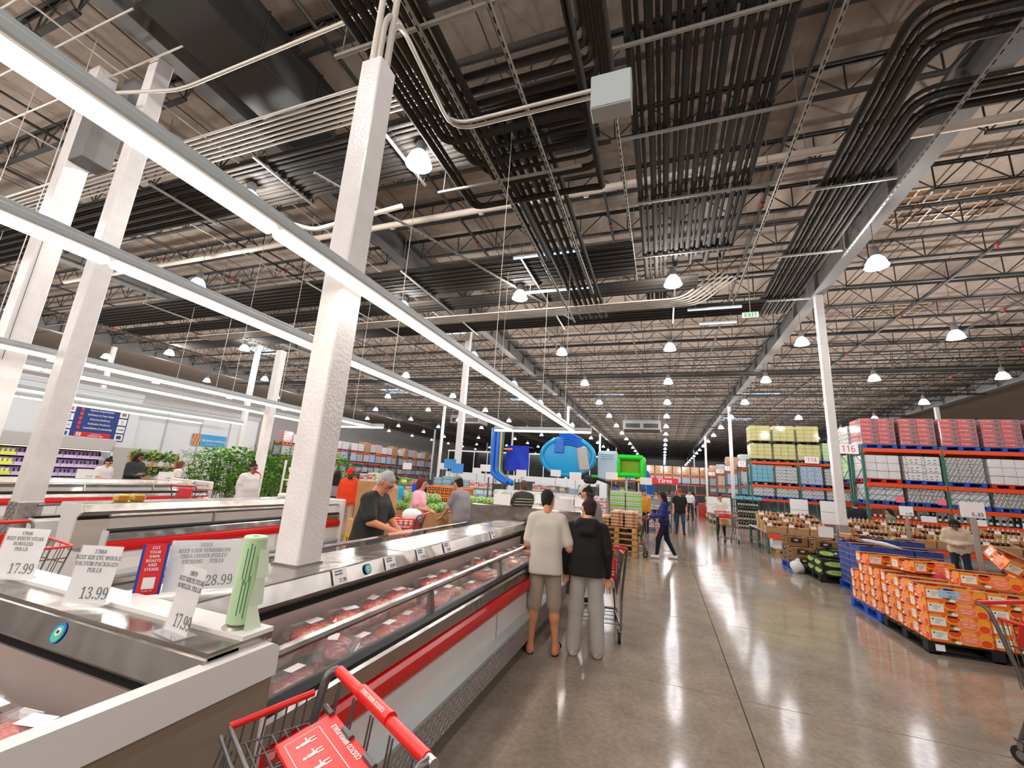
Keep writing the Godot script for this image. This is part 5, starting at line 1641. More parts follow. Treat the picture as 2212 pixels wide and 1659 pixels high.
	# pole signs
	for q in [[Vector3(4.66, 0, -9.05), 1.75, "grey pole sign with a white price card behind the oranges"], [Vector3(6.15, 0, -14.6), 1.6, "grey pole sign with two white cards among the wine bins"]]:
		var o := thing("pole_sign", q[2], "sign", q[0], -0.25)
		part("pole", box_mesh(Vector3(0.07, q[1], 0.04), 0.006), M.steel_dull, o, Vector3(0, q[1] / 2, 0))
		part("foot", box_mesh(Vector3(0.4, 0.02, 0.4), 0.004), M.steel_dull, o, Vector3(0, 0.01, 0))
		part("card", box_mesh(Vector3(0.28, 0.24, 0.01), 0.002), M.paper, o, Vector3(0, q[1] - 0.02, 0.03))
		write("6.49", 0.06, M.ink, o, Vector3(0.05, q[1] - 0.09, 0.038), Basis.IDENTITY, 0.8, true)

func wine_table(label: String, at: Vector3, w: float, d: float, n: int, group: String) -> void:
	var o := thing("wine_table", label, "table", at)
	part("top", box_mesh(Vector3(w, 0.05, d), 0.008), M.steel_dull, o, Vector3(w / 2, 0.62, -d / 2))
	part("beam", box_mesh(Vector3(w - 0.1, 0.14, 0.05), 0.008), M.orange_steel, o, Vector3(w / 2, 0.525, -0.03))
	for x in [0.05, w - 0.05]:
		for z in [-0.05, -d / 2, -d + 0.05]:
			part("leg", box_mesh(Vector3(0.08, 0.6, 0.07), 0.006), M.green_steel, o, Vector3(x, 0.3, z))
		part("end_rail", box_mesh(Vector3(0.05, 0.05, d - 0.1), 0.006), M.green_steel, o, Vector3(x, 0.2, -d / 2))
	part("white_box", box_mesh(Vector3(minf(w - 0.3, 1.1), 0.32, 0.6), 0.006), M.paper, o, Vector3(0.75, 0.31, -0.45))
	part("under_pallet", pallet_mesh(1.0, 0.7), M.wood, o, Vector3(0.75, 0.0, -0.45))
	# slanted open cartons with bottles
	var bw := w / n
	var tiers := 3
	for t in tiers:
		for i in n:
			var z := -0.28 - t * 0.55
			var y := 0.66 + t * 0.13
			var c := produce_box("wine_carton", "open slanted carton holding the " + group, "wine cartons holding the " + group, at + Vector3(bw * (i + 0.5), y, z), Basis(Vector3.RIGHT, 0.22), bw - 0.03, 0.22, 0.48, M.cardboard, M.cardboard)
			part("riser", box_mesh(Vector3(bw - 0.06, 0.04 + t * 0.13, 0.4)), M.cardboard, c, Basis(Vector3.RIGHT, -0.22) * Vector3(0, -0.02 - t * 0.065, 0.0), Basis(Vector3.RIGHT, -0.22))
			part("price_card", box_mesh(Vector3(0.14, 0.11, 0.004)), M.paper, c, Vector3(-bw * 0.3, 0.25, 0.20), Basis(Vector3.RIGHT, -0.3))
			var kinds := ["dark", "wine", "pale"]
			var nb := maxi(3, int(bw / 0.12))
			for k in nb:
				var p := Basis(Vector3.RIGHT, 0.22) * Vector3(-bw / 2 + 0.07 + k * (bw - 0.12) / nb, 0.03, 0.02)
				bottle(at + Vector3(bw * (i + 0.5), y, z) + p, kinds[(i + t) % 3], group, Basis(Vector3.RIGHT, 0.22))

# ---------------------------------------------------------------- middle of the floor
const PAL := [Color(0.85, 0.85, 0.83), Color(0.75, 0.15, 0.12), Color(0.15, 0.35, 0.62), Color(0.88, 0.75, 0.25), Color(0.35, 0.62, 0.30), Color(0.55, 0.55, 0.57), Color(0.72, 0.55, 0.38), Color(0.25, 0.25, 0.27), Color(0.55, 0.75, 0.85), Color(0.9, 0.5, 0.2)]

const HUES := ["white", "red", "blue", "yellow", "green", "grey", "tan", "black", "pale blue", "orange"]

func goods_mat(i: int) -> StandardMaterial3D:
	var k := i % PAL.size()
	var key := "goods_%d" % k
	if M.has(key): return M[key]
	return img_mat(key, carton_img([0, 5, 2, 1, 0][k % 5], PAL[k], PAL[(k * 3 + 1) % PAL.size()].lightened(0.2), PAL[k].darkened(0.55)), 0.55)

func gondola(label: String, what: String, at: Vector3, turn: float, w: float, h: float, rows: int, cols: int, tint: Array) -> void:
	var o := thing("shelf_unit", label, "shelf", at, turn)
	var d := 0.5
	for x in [-w / 2, w / 2]:
		for z in [-d / 2 + 0.02, d / 2 - 0.02]:
			part("post", box_mesh(Vector3(0.04, h, 0.04)), M.cart_grey, o, Vector3(x, h / 2, z))
	var tr := o.transform
	for r in rows:
		var y := 0.12 + r * (h - 0.12) / rows
		part("shelf_board", box_mesh(Vector3(w, 0.03, d), 0.004), M.steel_dull, o, Vector3(0, y, 0))
		var sh := (h - 0.12) / rows - 0.07
		for c in cols:
			var bw := w / cols
			var hh := sh * (0.75 + 0.25 * fmod(sin(float(c * 7 + r * 13)) * 43758.5, 1.0))
			var p := tr * Vector3(-w / 2 + bw * (c + 0.5), y + 0.016 + absf(hh) / 2, 0.02)
			var k: int = tint[(c / 2 + r) % tint.size()]
			solo("carton", "small %s %s on the %s" % [HUES[k % 10], what, label.split(",")[0]], "box", box_mesh(Vector3(bw - 0.02, absf(hh), d - 0.08), 0.006), goods_mat(k), p, yaw(turn), "%s goods on the %s" % [HUES[k % 10], label.split(",")[0]])

func card_stand(label: String, at: Vector3, turn: float, w: float, h: float, m: Material, group := "") -> void:
	var o := thing("card_sign", label, "sign", at, turn, group)
	part("card", box_mesh(Vector3(w, h, 0.006), 0.001), m, o)
	part("stem", box_mesh(Vector3(0.02, at.y, 0.02)), M.steel_dull, o, Vector3(0, -at.y / 2, -0.015))

func build_middle() -> void:
	# watermelon bins
	var wi := new_img(64, 128, Color(0.36, 0.52, 0.22))
	for i in 8:
		for y in 128:
			var x := int(i * 8 + 2.0 * sin(y * 0.25 + i))
			wi.fill_rect(Rect2i(x, y, 3, 1), Color(0.58, 0.72, 0.36))
	var wm := img_mat("melon_skin", wi, 0.4)
	var mel := MB.new(); mel.blob(Vector3.ZERO, Vector3(0.15, 0.145, 0.19), 14, 9)
	var melm := mel.done()
	for q in [[Vector3(-5.55, 0, -9.3), "left of the guarded column"], [Vector3(-4.25, 0, -9.75), "beside the striped-shirt man"]]:
		var o := thing("melon_bin", "cardboard bin piled with watermelons " + q[1], "bin", q[0], 0.1)
		part("pallet", pallet_mesh(1.15, 1.0), M.wood, o)
		for s in [-1.0, 1.0]:
			part("wall", box_mesh(Vector3(1.12, 0.72, 0.02)), M.cardboard, o, Vector3(0, 0.5, s * 0.48))
			part("wall", box_mesh(Vector3(0.02, 0.72, 0.94)), M.cardboard, o, Vector3(s * 0.55, 0.5, 0))
		part("floor_board", box_mesh(Vector3(1.08, 0.4, 0.92)), M.cardboard, o, Vector3(0, 0.36, 0))
		var k := 0
		for p in [[4, 3, 0.70, 0.27], [4, 3, 0.93, 0.26], [3, 2, 1.13, 0.26]]:
			for i in p[0]:
				for j in p[1]:
					var v: Vector3 = q[0] + yaw(0.1) * Vector3((i - (p[0] - 1) / 2.0) * p[3] + rng.randf_range(-0.01, 0.01), p[2], (j - (p[1] - 1) / 2.0) * 0.31)
					solo("watermelon", "striped green watermelon heaped in the bin " + q[1], "watermelon", melm, wm, v, Basis(Vector3.UP, rng.randf() * 6.0) * Basis(Vector3.RIGHT, rng.randf_range(-0.4, 0.4)), "watermelons " + q[1])
					k += 1
	# brown appliance cartons
	var bm := new_img(96, 96, Color(0.80, 0.63, 0.44))
	bm.fill_rect(Rect2i(0, 40, 60, 44), Color(0.86, 0.68, 0.12)); print_text(bm, "MOWER", 6, 52, 2, Color(0.1, 0.08, 0.05))
	var ym := img_mat("mower_print", bm, 0.7)
	solo("appliance_carton", "large brown carton with a yellow mower label", "carton", box_mesh(Vector3(0.7, 0.62, 0.6), 0.01), ym, Vector3(-5.7, 0.46, -7.5), yaw(0.35))
	var cb := MB.new()
	cb.prism(PackedVector2Array([Vector2(-0.35, 0), Vector2(0.35, 0), Vector2(0.35, 0.62), Vector2(0.24, 0.74), Vector2(-0.35, 0.74)]), 0.55, Transform3D(Basis.IDENTITY, Vector3(0, 0, -0.275)))
	solo("appliance_carton", "brown carton with a slanted top corner stacked on another", "carton", cb.done(), M.cardboard, Vector3(-5.6, 0.775, -7.55), yaw(0.35))
	solo("pallet", "blue pallet under the brown appliance cartons", "pallet", pallet_mesh(1.0, 0.9), M.pallet_blue, Vector3(-5.7, 0, -7.5), yaw(0.35))
	# orange product display
	var oi := new_img(96, 64, Color(0.93, 0.50, 0.06))
	for i in 3:
		oi.fill_rect(Rect2i(8 + i * 30, 10, 24, 22), Color(0.15, 0.09, 0.06)); disc(oi, 20 + i * 30, 20, 6, 5, Color(0.85, 0.75, 0.6))
		oi.fill_rect(Rect2i(8 + i * 30, 38, 24, 18), Color(0.5, 0.25, 0.08))
	var orm := img_mat("orange_display", oi, 0.55)
	for r in 4:
		for c in 4:
			if r == 3 and c == 3: continue
			solo("display_tray", "orange printed tray stacked beyond the watermelons", "tray", box_mesh(Vector3(0.44, 0.30, 0.55), 0.006), orm, Vector3(-6.75 + 0.46 * c, 0.31 + 0.31 * r, -12.1), Basis.IDENTITY, "orange printed trays")
	solo("pallet", "pallet under the orange printed trays", "pallet", pallet_mesh(1.9, 0.8), M.wood, Vector3(-6.06, 0, -12.1))
	for r in 3:
		solo("blue_tub", "bright blue tub beside the orange trays", "tub", box_mesh(Vector3(0.42, 0.42, 0.42), 0.05), mat("tub_blue", Color(0.10, 0.25, 0.72), 0.4), Vector3(-7.25, 0.37 + 0.43 * r, -11.9), Basis.IDENTITY, "bright blue tubs")
	solo("pallet", "small pallet under the blue tubs", "pallet", pallet_mesh(0.6, 0.6), M.wood, Vector3(-7.25, 0, -11.9))
	# white and lime tins stacked
	var gi := new_img(96, 64, Color(0.84, 0.86, 0.84))
	for i in 3: disc(gi, 16 + i * 32, 34, 14, 22, Color(0.70, 0.74, 0.72))
	gi.fill_rect(Rect2i(0, 50, 96, 14), Color(0.45, 0.80, 0.30))
	var gim := img_mat("tin_print", gi, 0.5)
	for r in 5:
		for c in 5:
			solo("tin_tray", "tray of pale tins stacked beside the orange trays", "tray", box_mesh(Vector3(0.36, 0.24, 0.5), 0.006), gim, Vector3(-4.85 + 0.38 * c, 0.27 + 0.25 * r, -12.9), Basis.IDENTITY, "trays of pale tins")
	solo("pallet", "pallet under the trays of pale tins", "pallet", pallet_mesh(1.95, 0.8), M.wood, Vector3(-4.1, 0, -12.9))
	# open case behind the long island
	var o := thing("end_freezer", "open chicken case with white sides where the striped-shirt man reaches", "freezer", Vector3(0, 0, -10.95), -PI / 2)
	half_case(o, 1.0, 4.15, 1.75, 1.2, false)
	ext("spine", [Vector2(-0.1, 0.0), Vector2(0.10, 0.0), Vector2(0.10, 1.1), Vector2(-0.1, 1.1)], 1.0, 4.15, 1.75, M.case_inner, o)
	for z in [1.73, 4.19]:
		ext("side_panel", [Vector2(-0.1, 0.0), Vector2(0.85, 0.0), Vector2(0.85, 0.9), Vector2(0.2, 1.35), Vector2(-0.1, 1.4)], 1.0, z, z - 0.03, M.case_white, o)
	for i in 14:
		put_meat(3, Vector3(-2.1 - 0.3 * (i % 7), 0.60 + 0.07 * (i % 3), -10.35 + 0.25 * (i / 7)), 0.3 * sin(i * 5.0), 0.0, "pale chicken pack in the open chicken case", "chicken packs in the open case")
	for q in [[-3.6, "white card on the chicken case above pale packs"], [-3.0, "second white card along the chicken case"], [-2.35, "white card with blue edge along the chicken case"], [-1.95, "white card at the aisle end of the chicken case"]]:
		card_stand(q[1], Vector3(q[0], 1.28, -10.95), 0.0, 0.36, 0.22, M.paper)
	# wooden pallets with brown bags
	for i in 5:
		solo("pallet", "wooden pallet in the stack at the aisle", "pallet", pallet_mesh(1.0, 1.0), M.wood, Vector3(-1.15, 0.142 * i, -12.1), Basis.IDENTITY, "stacked wooden pallets at the aisle")
	var bi := new_img(64, 48, Color(0.74, 0.58, 0.44))
	bi.fill_rect(Rect2i(8, 12, 30, 20), Color(0.84, 0.70, 0.58)); bi.fill_rect(Rect2i(40, 8, 16, 30), Color(0.60, 0.38, 0.26))
	var bgm := img_mat("bag_print", bi, 0.6)
	for r in 5:
		for c in 3:
			for d in 2:
				if r > 2 and c == 0: continue
				var mb := MB.new()
				mb.bbox(Vector3.ZERO, Vector3(0.34, 0.075, 0.46), 0.03)
				solo("paper_bag", "brown paper bag stacked on the wooden pallets", "bag", mb.done() if r == 0 and c == 0 and d == 0 else box_mesh(Vector3(0.34, 0.075, 0.46), 0.03), bgm, Vector3(-1.5 + 0.35 * c, 0.755 + 0.077 * r, -12.35 + 0.48 * d), yaw(0.04 * ((r * 3 + c) % 3 - 1)), "brown paper bags on the pallets")
	# green and white cartons
	var gri := new_img(96, 64, Color(0.80, 0.80, 0.78))
	gri.fill_rect(Rect2i(0, 44, 96, 20), Color(0.50, 0.82, 0.14)); gri.fill_rect(Rect2i(0, 0, 96, 5), Color(0.50, 0.82, 0.14))
	for i in 5: disc(gri, 10 + i * 19, 26, 8, 11, Color(0.62, 0.60, 0.58))
	var grm := img_mat("green_carton", gri, 0.55)
	for r in 9:
		for c in 2:
			for d in 2:
				solo("drink_carton", "green and white carton in the tall stack by the aisle", "carton", box_mesh(Vector3(0.47, 0.155, 0.5), 0.006), grm, Vector3(-1.42 + 0.5 * c, 0.222 + 0.16 * r, -15.3 + 0.52 * d), Basis.IDENTITY, "green and white cartons")
	solo("pallet", "pallet under the green and white cartons", "pallet", pallet_mesh(1.05, 1.05), M.wood, Vector3(-1.17, 0, -15.04))
	var osi := new_img(96, 64, Color(0.80, 0.78, 0.82))
	osi.fill_rect(Rect2i(0, 46, 96, 18), Color(0.88, 0.48, 0.34)); disc(osi, 70, 26, 14, 10, Color(0.45, 0.45, 0.6)); osi.fill_rect(Rect2i(8, 14, 30, 14), Color(0.6, 0.6, 0.7))
	var osm := img_mat("coral_carton", osi, 0.55)
	for r in 7:
		for c in 2:
			solo("drink_carton", "coral and lilac carton stacked beside the green cartons", "carton", box_mesh(Vector3(0.42, 0.17, 0.5), 0.006), osm, Vector3(-2.35 + 0.45 * c, 0.235 + 0.175 * r, -13.9), Basis.IDENTITY, "coral and lilac cartons")
	solo("pallet", "pallet under the coral and lilac cartons", "pallet", pallet_mesh(0.95, 0.8), M.wood, Vector3(-2.12, 0, -13.9))
	# shelf units filling the middle distance
	gondola("shelf unit of kitchen goods, below the blue float", "kitchen goods box", Vector3(-3.9, 0, -16.2), 0.0, 3.2, 1.75, 4, 9, [0, 5, 8, 7])
	gondola("shelf unit of white boxes, below the green playhouse", "white goods box", Vector3(-0.9, 0, -19.8), 0.0, 2.4, 1.6, 4, 7, [0, 5, 0, 2])
	gondola("shelf unit of patio goods, below the blue slide", "patio goods box", Vector3(-7.9, 0, -16.6), 0.0, 3.4, 1.6, 4, 9, [6, 4, 0, 7])
	gondola("shelf unit of garden goods, behind the orange hoodie", "garden goods box", Vector3(-9.4, 0, -13.4), 0.0, 2.6, 1.7, 4, 7, [3, 4, 6, 0])
	gondola("shelf unit of pale blue goods, behind the watermelons", "pale blue goods box", Vector3(-6.9, 0, -14.2), 0.0, 2.2, 1.75, 4, 6, [8, 0, 2, 8])
	gondola("shelf unit of mixed goods, beyond the plants", "mixed goods box", Vector3(-13.0, 0, -15.5), 0.0, 3.2, 1.7, 4, 8, [5, 7, 0, 9])
	gondola("shelf unit of bright goods, along the aisle's left edge", "bright goods box", Vector3(-2.4, 0, -24.5), PI / 2, 3.4, 1.6, 4, 8, [1, 0, 3, 2])
	gondola("shelf unit of dark goods, at the far left of the aisle", "dark goods box", Vector3(-3.0, 0, -31.5), PI / 2, 4.2, 1.7, 4, 8, [7, 5, 1, 2])
	gondola("shelf unit of snack goods, at the aisle's right edge", "snack goods box", Vector3(2.9, 0, -30.0), -PI / 2, 4.0, 1.5, 4, 8, [3, 1, 0, 4])
	gondola("shelf unit of dark housewares, beyond the dark windows' side", "housewares box", Vector3(-12.5, 0, -21.5), 0.0, 5.0, 1.5, 3, 10, [7, 5, 0, 6])
	for i in 9:
		card_stand("white price card standing above the middle shelves", Vector3(-9.8 + 1.15 * i, 1.98 + 0.1 * (i % 2), -14.9 - 0.9 * (i % 3)), 0.0, 0.42, 0.26, M.paper, "price cards above the middle shelves")
	for q in [[Vector3(-7.6, 2.15, -14.4), "pale blue hanging card above the watermelons"], [Vector3(-7.25, 2.0, -14.35), "blue and white card above the watermelons"]]:
		card_stand(q[1], q[0], 0.0, 0.5, 0.36, mat("card_blue", Color(0.25, 0.55, 0.82), 0.6))
	solo("red_panel", "low red panel at the aisle's right edge", "panel", box_mesh(Vector3(0.6, 0.9, 0.6), 0.01), mat("panel_red", Color(0.72, 0.22, 0.12), 0.5), Vector3(2.6, 0.45, -33.0))
	build_toys()
	# dark entrance glazing far behind
	var wd := part("window_%d" % (skylights + 1), box_mesh(Vector3(17, 2.2, 0.1)), mat("dark_glass", Color(0.02, 0.022, 0.025), 0.1), self, Vector3(-13.5, 3.2, -41.0))
	wd.set_meta("kind", "structure"); wd.set_meta("label", "dark glazed band above the far counters")
	for i in 12:
		part("mullion", box_mesh(Vector3(0.08, 2.2, 0.14)), M.wall_white, wd, Vector3(-8.4 + 1.53 * i, 0, 0))
	part("frame", box_mesh(Vector3(17, 0.14, 0.16)), M.wall_white, wd, Vector3(0, 1.12, 0))
	struct("wall_counter", box_mesh(Vector3(17, 2.1, 0.3)), M.wall_white, Vector3(-13.5, 1.05, -41.0))

func ring_tube(rx: float, ry: float, r: float, m: Material, called: String, parent: Node3D, at: Vector3) -> void:
	var mb := MB.new()
	var pts := PackedVector3Array()
	for i in 29:
		pts.append(Vector3(cos(TAU * i / 28) * rx, sin(TAU * i / 28) * ry, 0))
	mb.tube(pts, r, 8, false)
	part(called, mb.done(), m, parent, at)

func build_toys() -> void:
	var cy := mat("float_cyan", Color(0.05, 0.62, 0.85), 0.3)
	var bl := mat("float_blue", Color(0.03, 0.40, 0.80), 0.3)
	var gy := mat("float_grey", Color(0.72, 0.70, 0.68), 0.5)
	var lg := mat("float_lightgrey", Color(0.70, 0.78, 0.82), 0.35)
	var gn := mat("float_green", Color(0.10, 0.78, 0.15), 0.35)
	var yl := mat("float_yellow", Color(0.95, 0.75, 0.08), 0.35)
	var rb := mat("cloth_royal", Color(0.10, 0.22, 0.72), 0.8)
	# kayak-like pool float hung upright
	var k := thing("pool_float", "big cyan oval pool float with grey seat hung above the shelves", "pool float", Vector3(-4.72, 3.08, -21.9), 0.0)
	ring_tube(1.38, 0.95, 0.13, cy, "rim", k, Vector3.ZERO)
	var mb := MB.new()
	mb.blob(Vector3.ZERO, Vector3(1.34, 0.92, 0.07), 28, 8)
	part("bed", mb.done(), cy, k)
	var m2 := MB.new()
	m2.bbox(Vector3.ZERO, Vector3(0.55, 1.25, 0.2), 0.09)
	part("seat", m2.done(), gy, k, Vector3(0.85, -0.10, 0.1), Basis(Vector3.BACK, 0.15))
	for i in 5:
		var t := MB.new()
		t.tube(PackedVector3Array([Vector3(-0.45, 0.62 + 0.13 * i, 0.05), Vector3(0.1, 0.66 + 0.13 * i, 0.12), Vector3(0.75, 0.50 + 0.1 * i, 0.08)]), 0.075, 8)
		part("backrest_tube", t.done(), bl, k)
	var m3 := MB.new(); m3.bbox(Vector3(-0.42, 0.52, 0.1), Vector3(0.5, 0.75, 0.08), 0.03)
	part("headrest", m3.done(), bl, k)
	var hg := MB.new(); hg.cyl(Vector3(-0.6, 0.7, 0), Vector3(-0.6, 5.3, 0), 0.012, -1, 5).cyl(Vector3(0.6, 0.7, 0), Vector3(0.6, 5.3, 0), 0.012, -1, 5)
	part("hanging_cord", hg.done(), M.ink, k)
	# slide
	var s := thing("water_slide", "tall blue inflatable slide with yellow edge bending toward the floor", "slide", Vector3(-8.4, 0, -20.8))
	for q in [[-0.1, bl, 0.14], [0.16, bl, 0.12], [0.34, yl, 0.05], [0.44, mat("slide_teal", Color(0.1, 0.45, 0.5), 0.4), 0.05]]:
		var t := MB.new()
		t.tube(bend([Vector3(q[0], 4.35, 0), Vector3(q[0], 2.05, 0), Vector3(q[0] + 0.5, 1.75, 0.3), Vector3(q[0] + 1.15, 1.5, 0.6)], 0.3), q[2], 10)
		part("slide_tube", t.done(), q[1], s)
	part("nozzle", box_mesh(Vector3(0.5, 0.1, 0.1), 0.03), mat("noz_orange", Color(0.95, 0.5, 0.1), 0.4), s, Vector3(0.75, 3.25, 0))
	part("stand", box_mesh(Vector3(0.08, 2.0, 0.08)), M.steel_dull, s, Vector3(0.1, 1.0, -0.2))
	# royal blue cloth canopy
	var c := thing("canopy_cloth", "royal blue cloth canopy draped over a hanging frame", "canopy", Vector3(-7.25, 2.15, -21.2))
	var cm := MB.new()
	for i in 12:
		for j in 8:
			var f := func(a: float, b: float) -> Vector3: return Vector3(-0.62 + 1.24 * a - 0.08 * (1 - b) * (0.5 - a), 1.3 * b, 0.10 * sin(a * 9.0 + b * 4.0) * (1.0 - b) + 0.18 * sin(a * PI) * (1.0 - b))
			cm.quad(f.call(i / 12.0, j / 8.0), f.call((i + 1) / 12.0, j / 8.0), f.call((i + 1) / 12.0, (j + 1) / 8.0), f.call(i / 12.0, (j + 1) / 8.0))
	part("cloth", cm.done(), rb, c)
	part("top", box_mesh(Vector3(1.2, 0.05, 0.9), 0.02), rb, c, Vector3(0, 1.3, -0.42))
	for x in [-0.55, 0.3]:
		part("pole", box_mesh(Vector3(0.07, 2.2, 0.07)), M.conduit, c, Vector3(x, -1.05, -0.2))
	# grey mattress float
	var g := thing("pool_mattress", "pale grey inflatable mattress standing upright", "pool float", Vector3(-2.73, 2.0, -22.7))
	part("mattress", box_mesh(Vector3(1.02, 1.5, 0.18), 0.09), lg, g, Vector3(0, 0.75, 0))
	for i in 3:
		var t := MB.new(); t.tube(PackedVector3Array([Vector3(-0.32, 1.12 + 0.1 * i, 0.1), Vector3(0.32, 1.12 + 0.1 * i, 0.1)]), 0.045, 8)
		part("pillow_tube", t.done(), lg, g)
	part("stand", box_mesh(Vector3(0.06, 2.0, 0.06)), M.steel_dull, g, Vector3(0, -1.0, -0.05))
	# green playhouse
	var p := thing("play_house", "bright green inflatable playhouse with yellow feet on a stand", "play house", Vector3(-1.6, 2.2, -23.1))
	for x in [-0.62, 0.62]:
		var t := MB.new(); t.tube(bend([Vector3(x, 0.05, 0.3), Vector3(x, 0.95, 0.3), Vector3(x, 0.95, -0.4), Vector3(x, 0.05, -0.4)], 0.25), 0.15, 10)
		part("arch", t.done(), gn, p)
	for y in [0.12, 1.02]:
		var t := MB.new(); t.tube(PackedVector3Array([Vector3(-0.62, y, 0.25), Vector3(0.62, y, 0.25)]), 0.14, 10)
		part("crossbar", t.done(), gn, p)
	part("net_wall", box_mesh(Vector3(1.1, 0.8, 0.03)), mat("net_olive", Color(0.50, 0.65, 0.10), 0.7), p, Vector3(0, 0.55, 0.1))
	for x in [-0.65, 0.6]:
		var t := MB.new(); t.blob(Vector3(x, -0.13, 0.3), Vector3(0.36, 0.1, 0.3), 12, 6)
		part("foot", t.done(), yl, p)
	for x in [-0.2, 0.3]:
		part("leg", box_mesh(Vector3(0.1, 2.2, 0.1)), M.black_plastic if x > 0 else M.conduit, p, Vector3(x, -1.1, 0))
	# board
	var b := thing("paddle_board", "blue paddle board leaning upright beside the playhouse", "paddle board", Vector3(-0.75, 0.06, -25.5), 0.5)
	b.rotation.z = 0.06
	var bm := MB.new(); bm.blob(Vector3(0, 1.3, 0), Vector3(0.36, 1.35, 0.06), 16, 10)
	part("deck", bm.done(), mat("board_blue", Color(0.05, 0.36, 0.72), 0.4), b)
	part("stripe", box_mesh(Vector3(0.05, 1.7, 0.13), 0.01), bl, b, Vector3(0, 1.3, 0))
	# mower-like machine on the shelf
	var mo := thing("leaf_blower", "black and green garden blower mounted above the shelves", "garden tool", Vector3(-3.3, 1.95, -20.6), 0.3)
	part("engine", box_mesh(Vector3(0.6, 0.4, 0.4), 0.1), M.black_plastic, mo)
	var tb := MB.new(); tb.cyl(Vector3(0.2, 0.1, 0.1), Vector3(1.3, -0.25, 0.3), 0.07, 0.05, 10)
	part("tube", tb.done(), M.black_plastic, mo)
	part("trim", box_mesh(Vector3(0.3, 0.12, 0.42), 0.03), gn, mo, Vector3(0.2, 0.16, 0))
	part("stand", box_mesh(Vector3(0.06, 1.95, 0.06)), M.steel_dull, mo, Vector3(0, -0.97, 0))

# ---------------------------------------------------------------- left side
func leaf_cloud(n: int, rx: float, ry: float, sd: int, fine: bool) -> Mesh:
	var r := RandomNumberGenerator.new()
	r.seed = sd
	var mb := MB.new()
	for i in n:
		var v := Vector3(r.randf_range(-1, 1), r.randf_range(-1, 1), r.randf_range(-1, 1))
		if v.length() > 1.0: continue
		v = v.normalized() * pow(v.length(), 0.55)
		var p := Vector3(v.x * rx, ry + v.y * ry, v.z * rx)
		var d := (Vector3(v.x, 0.25 + 0.3 * r.randf(), v.z) + Vector3(r.randf_range(-0.6, 0.6), r.randf_range(-0.5, 0.5), r.randf_range(-0.6, 0.6))).normalized()
		var s := d.cross(Vector3(r.randf_range(-0.4, 0.4), 1, r.randf_range(-0.4, 0.4))).normalized()
		var L := r.randf_range(0.08, 0.15) * (0.8 if fine else 1.3)
		var w := L * (0.13 if fine else 0.28)
		var g := r.randf()
		mb.col = Color(0.06 + 0.16 * g, 0.17 + 0.28 * g, 0.02 + 0.03 * g)
		var tip := p + d * L + Vector3(0, -0.25 * L, 0)
		var mid := p + d * L * 0.5
		mb.face(p, mid + s * w, tip)
		mb.face(p, tip, mid - s * w)
	return mb.done()

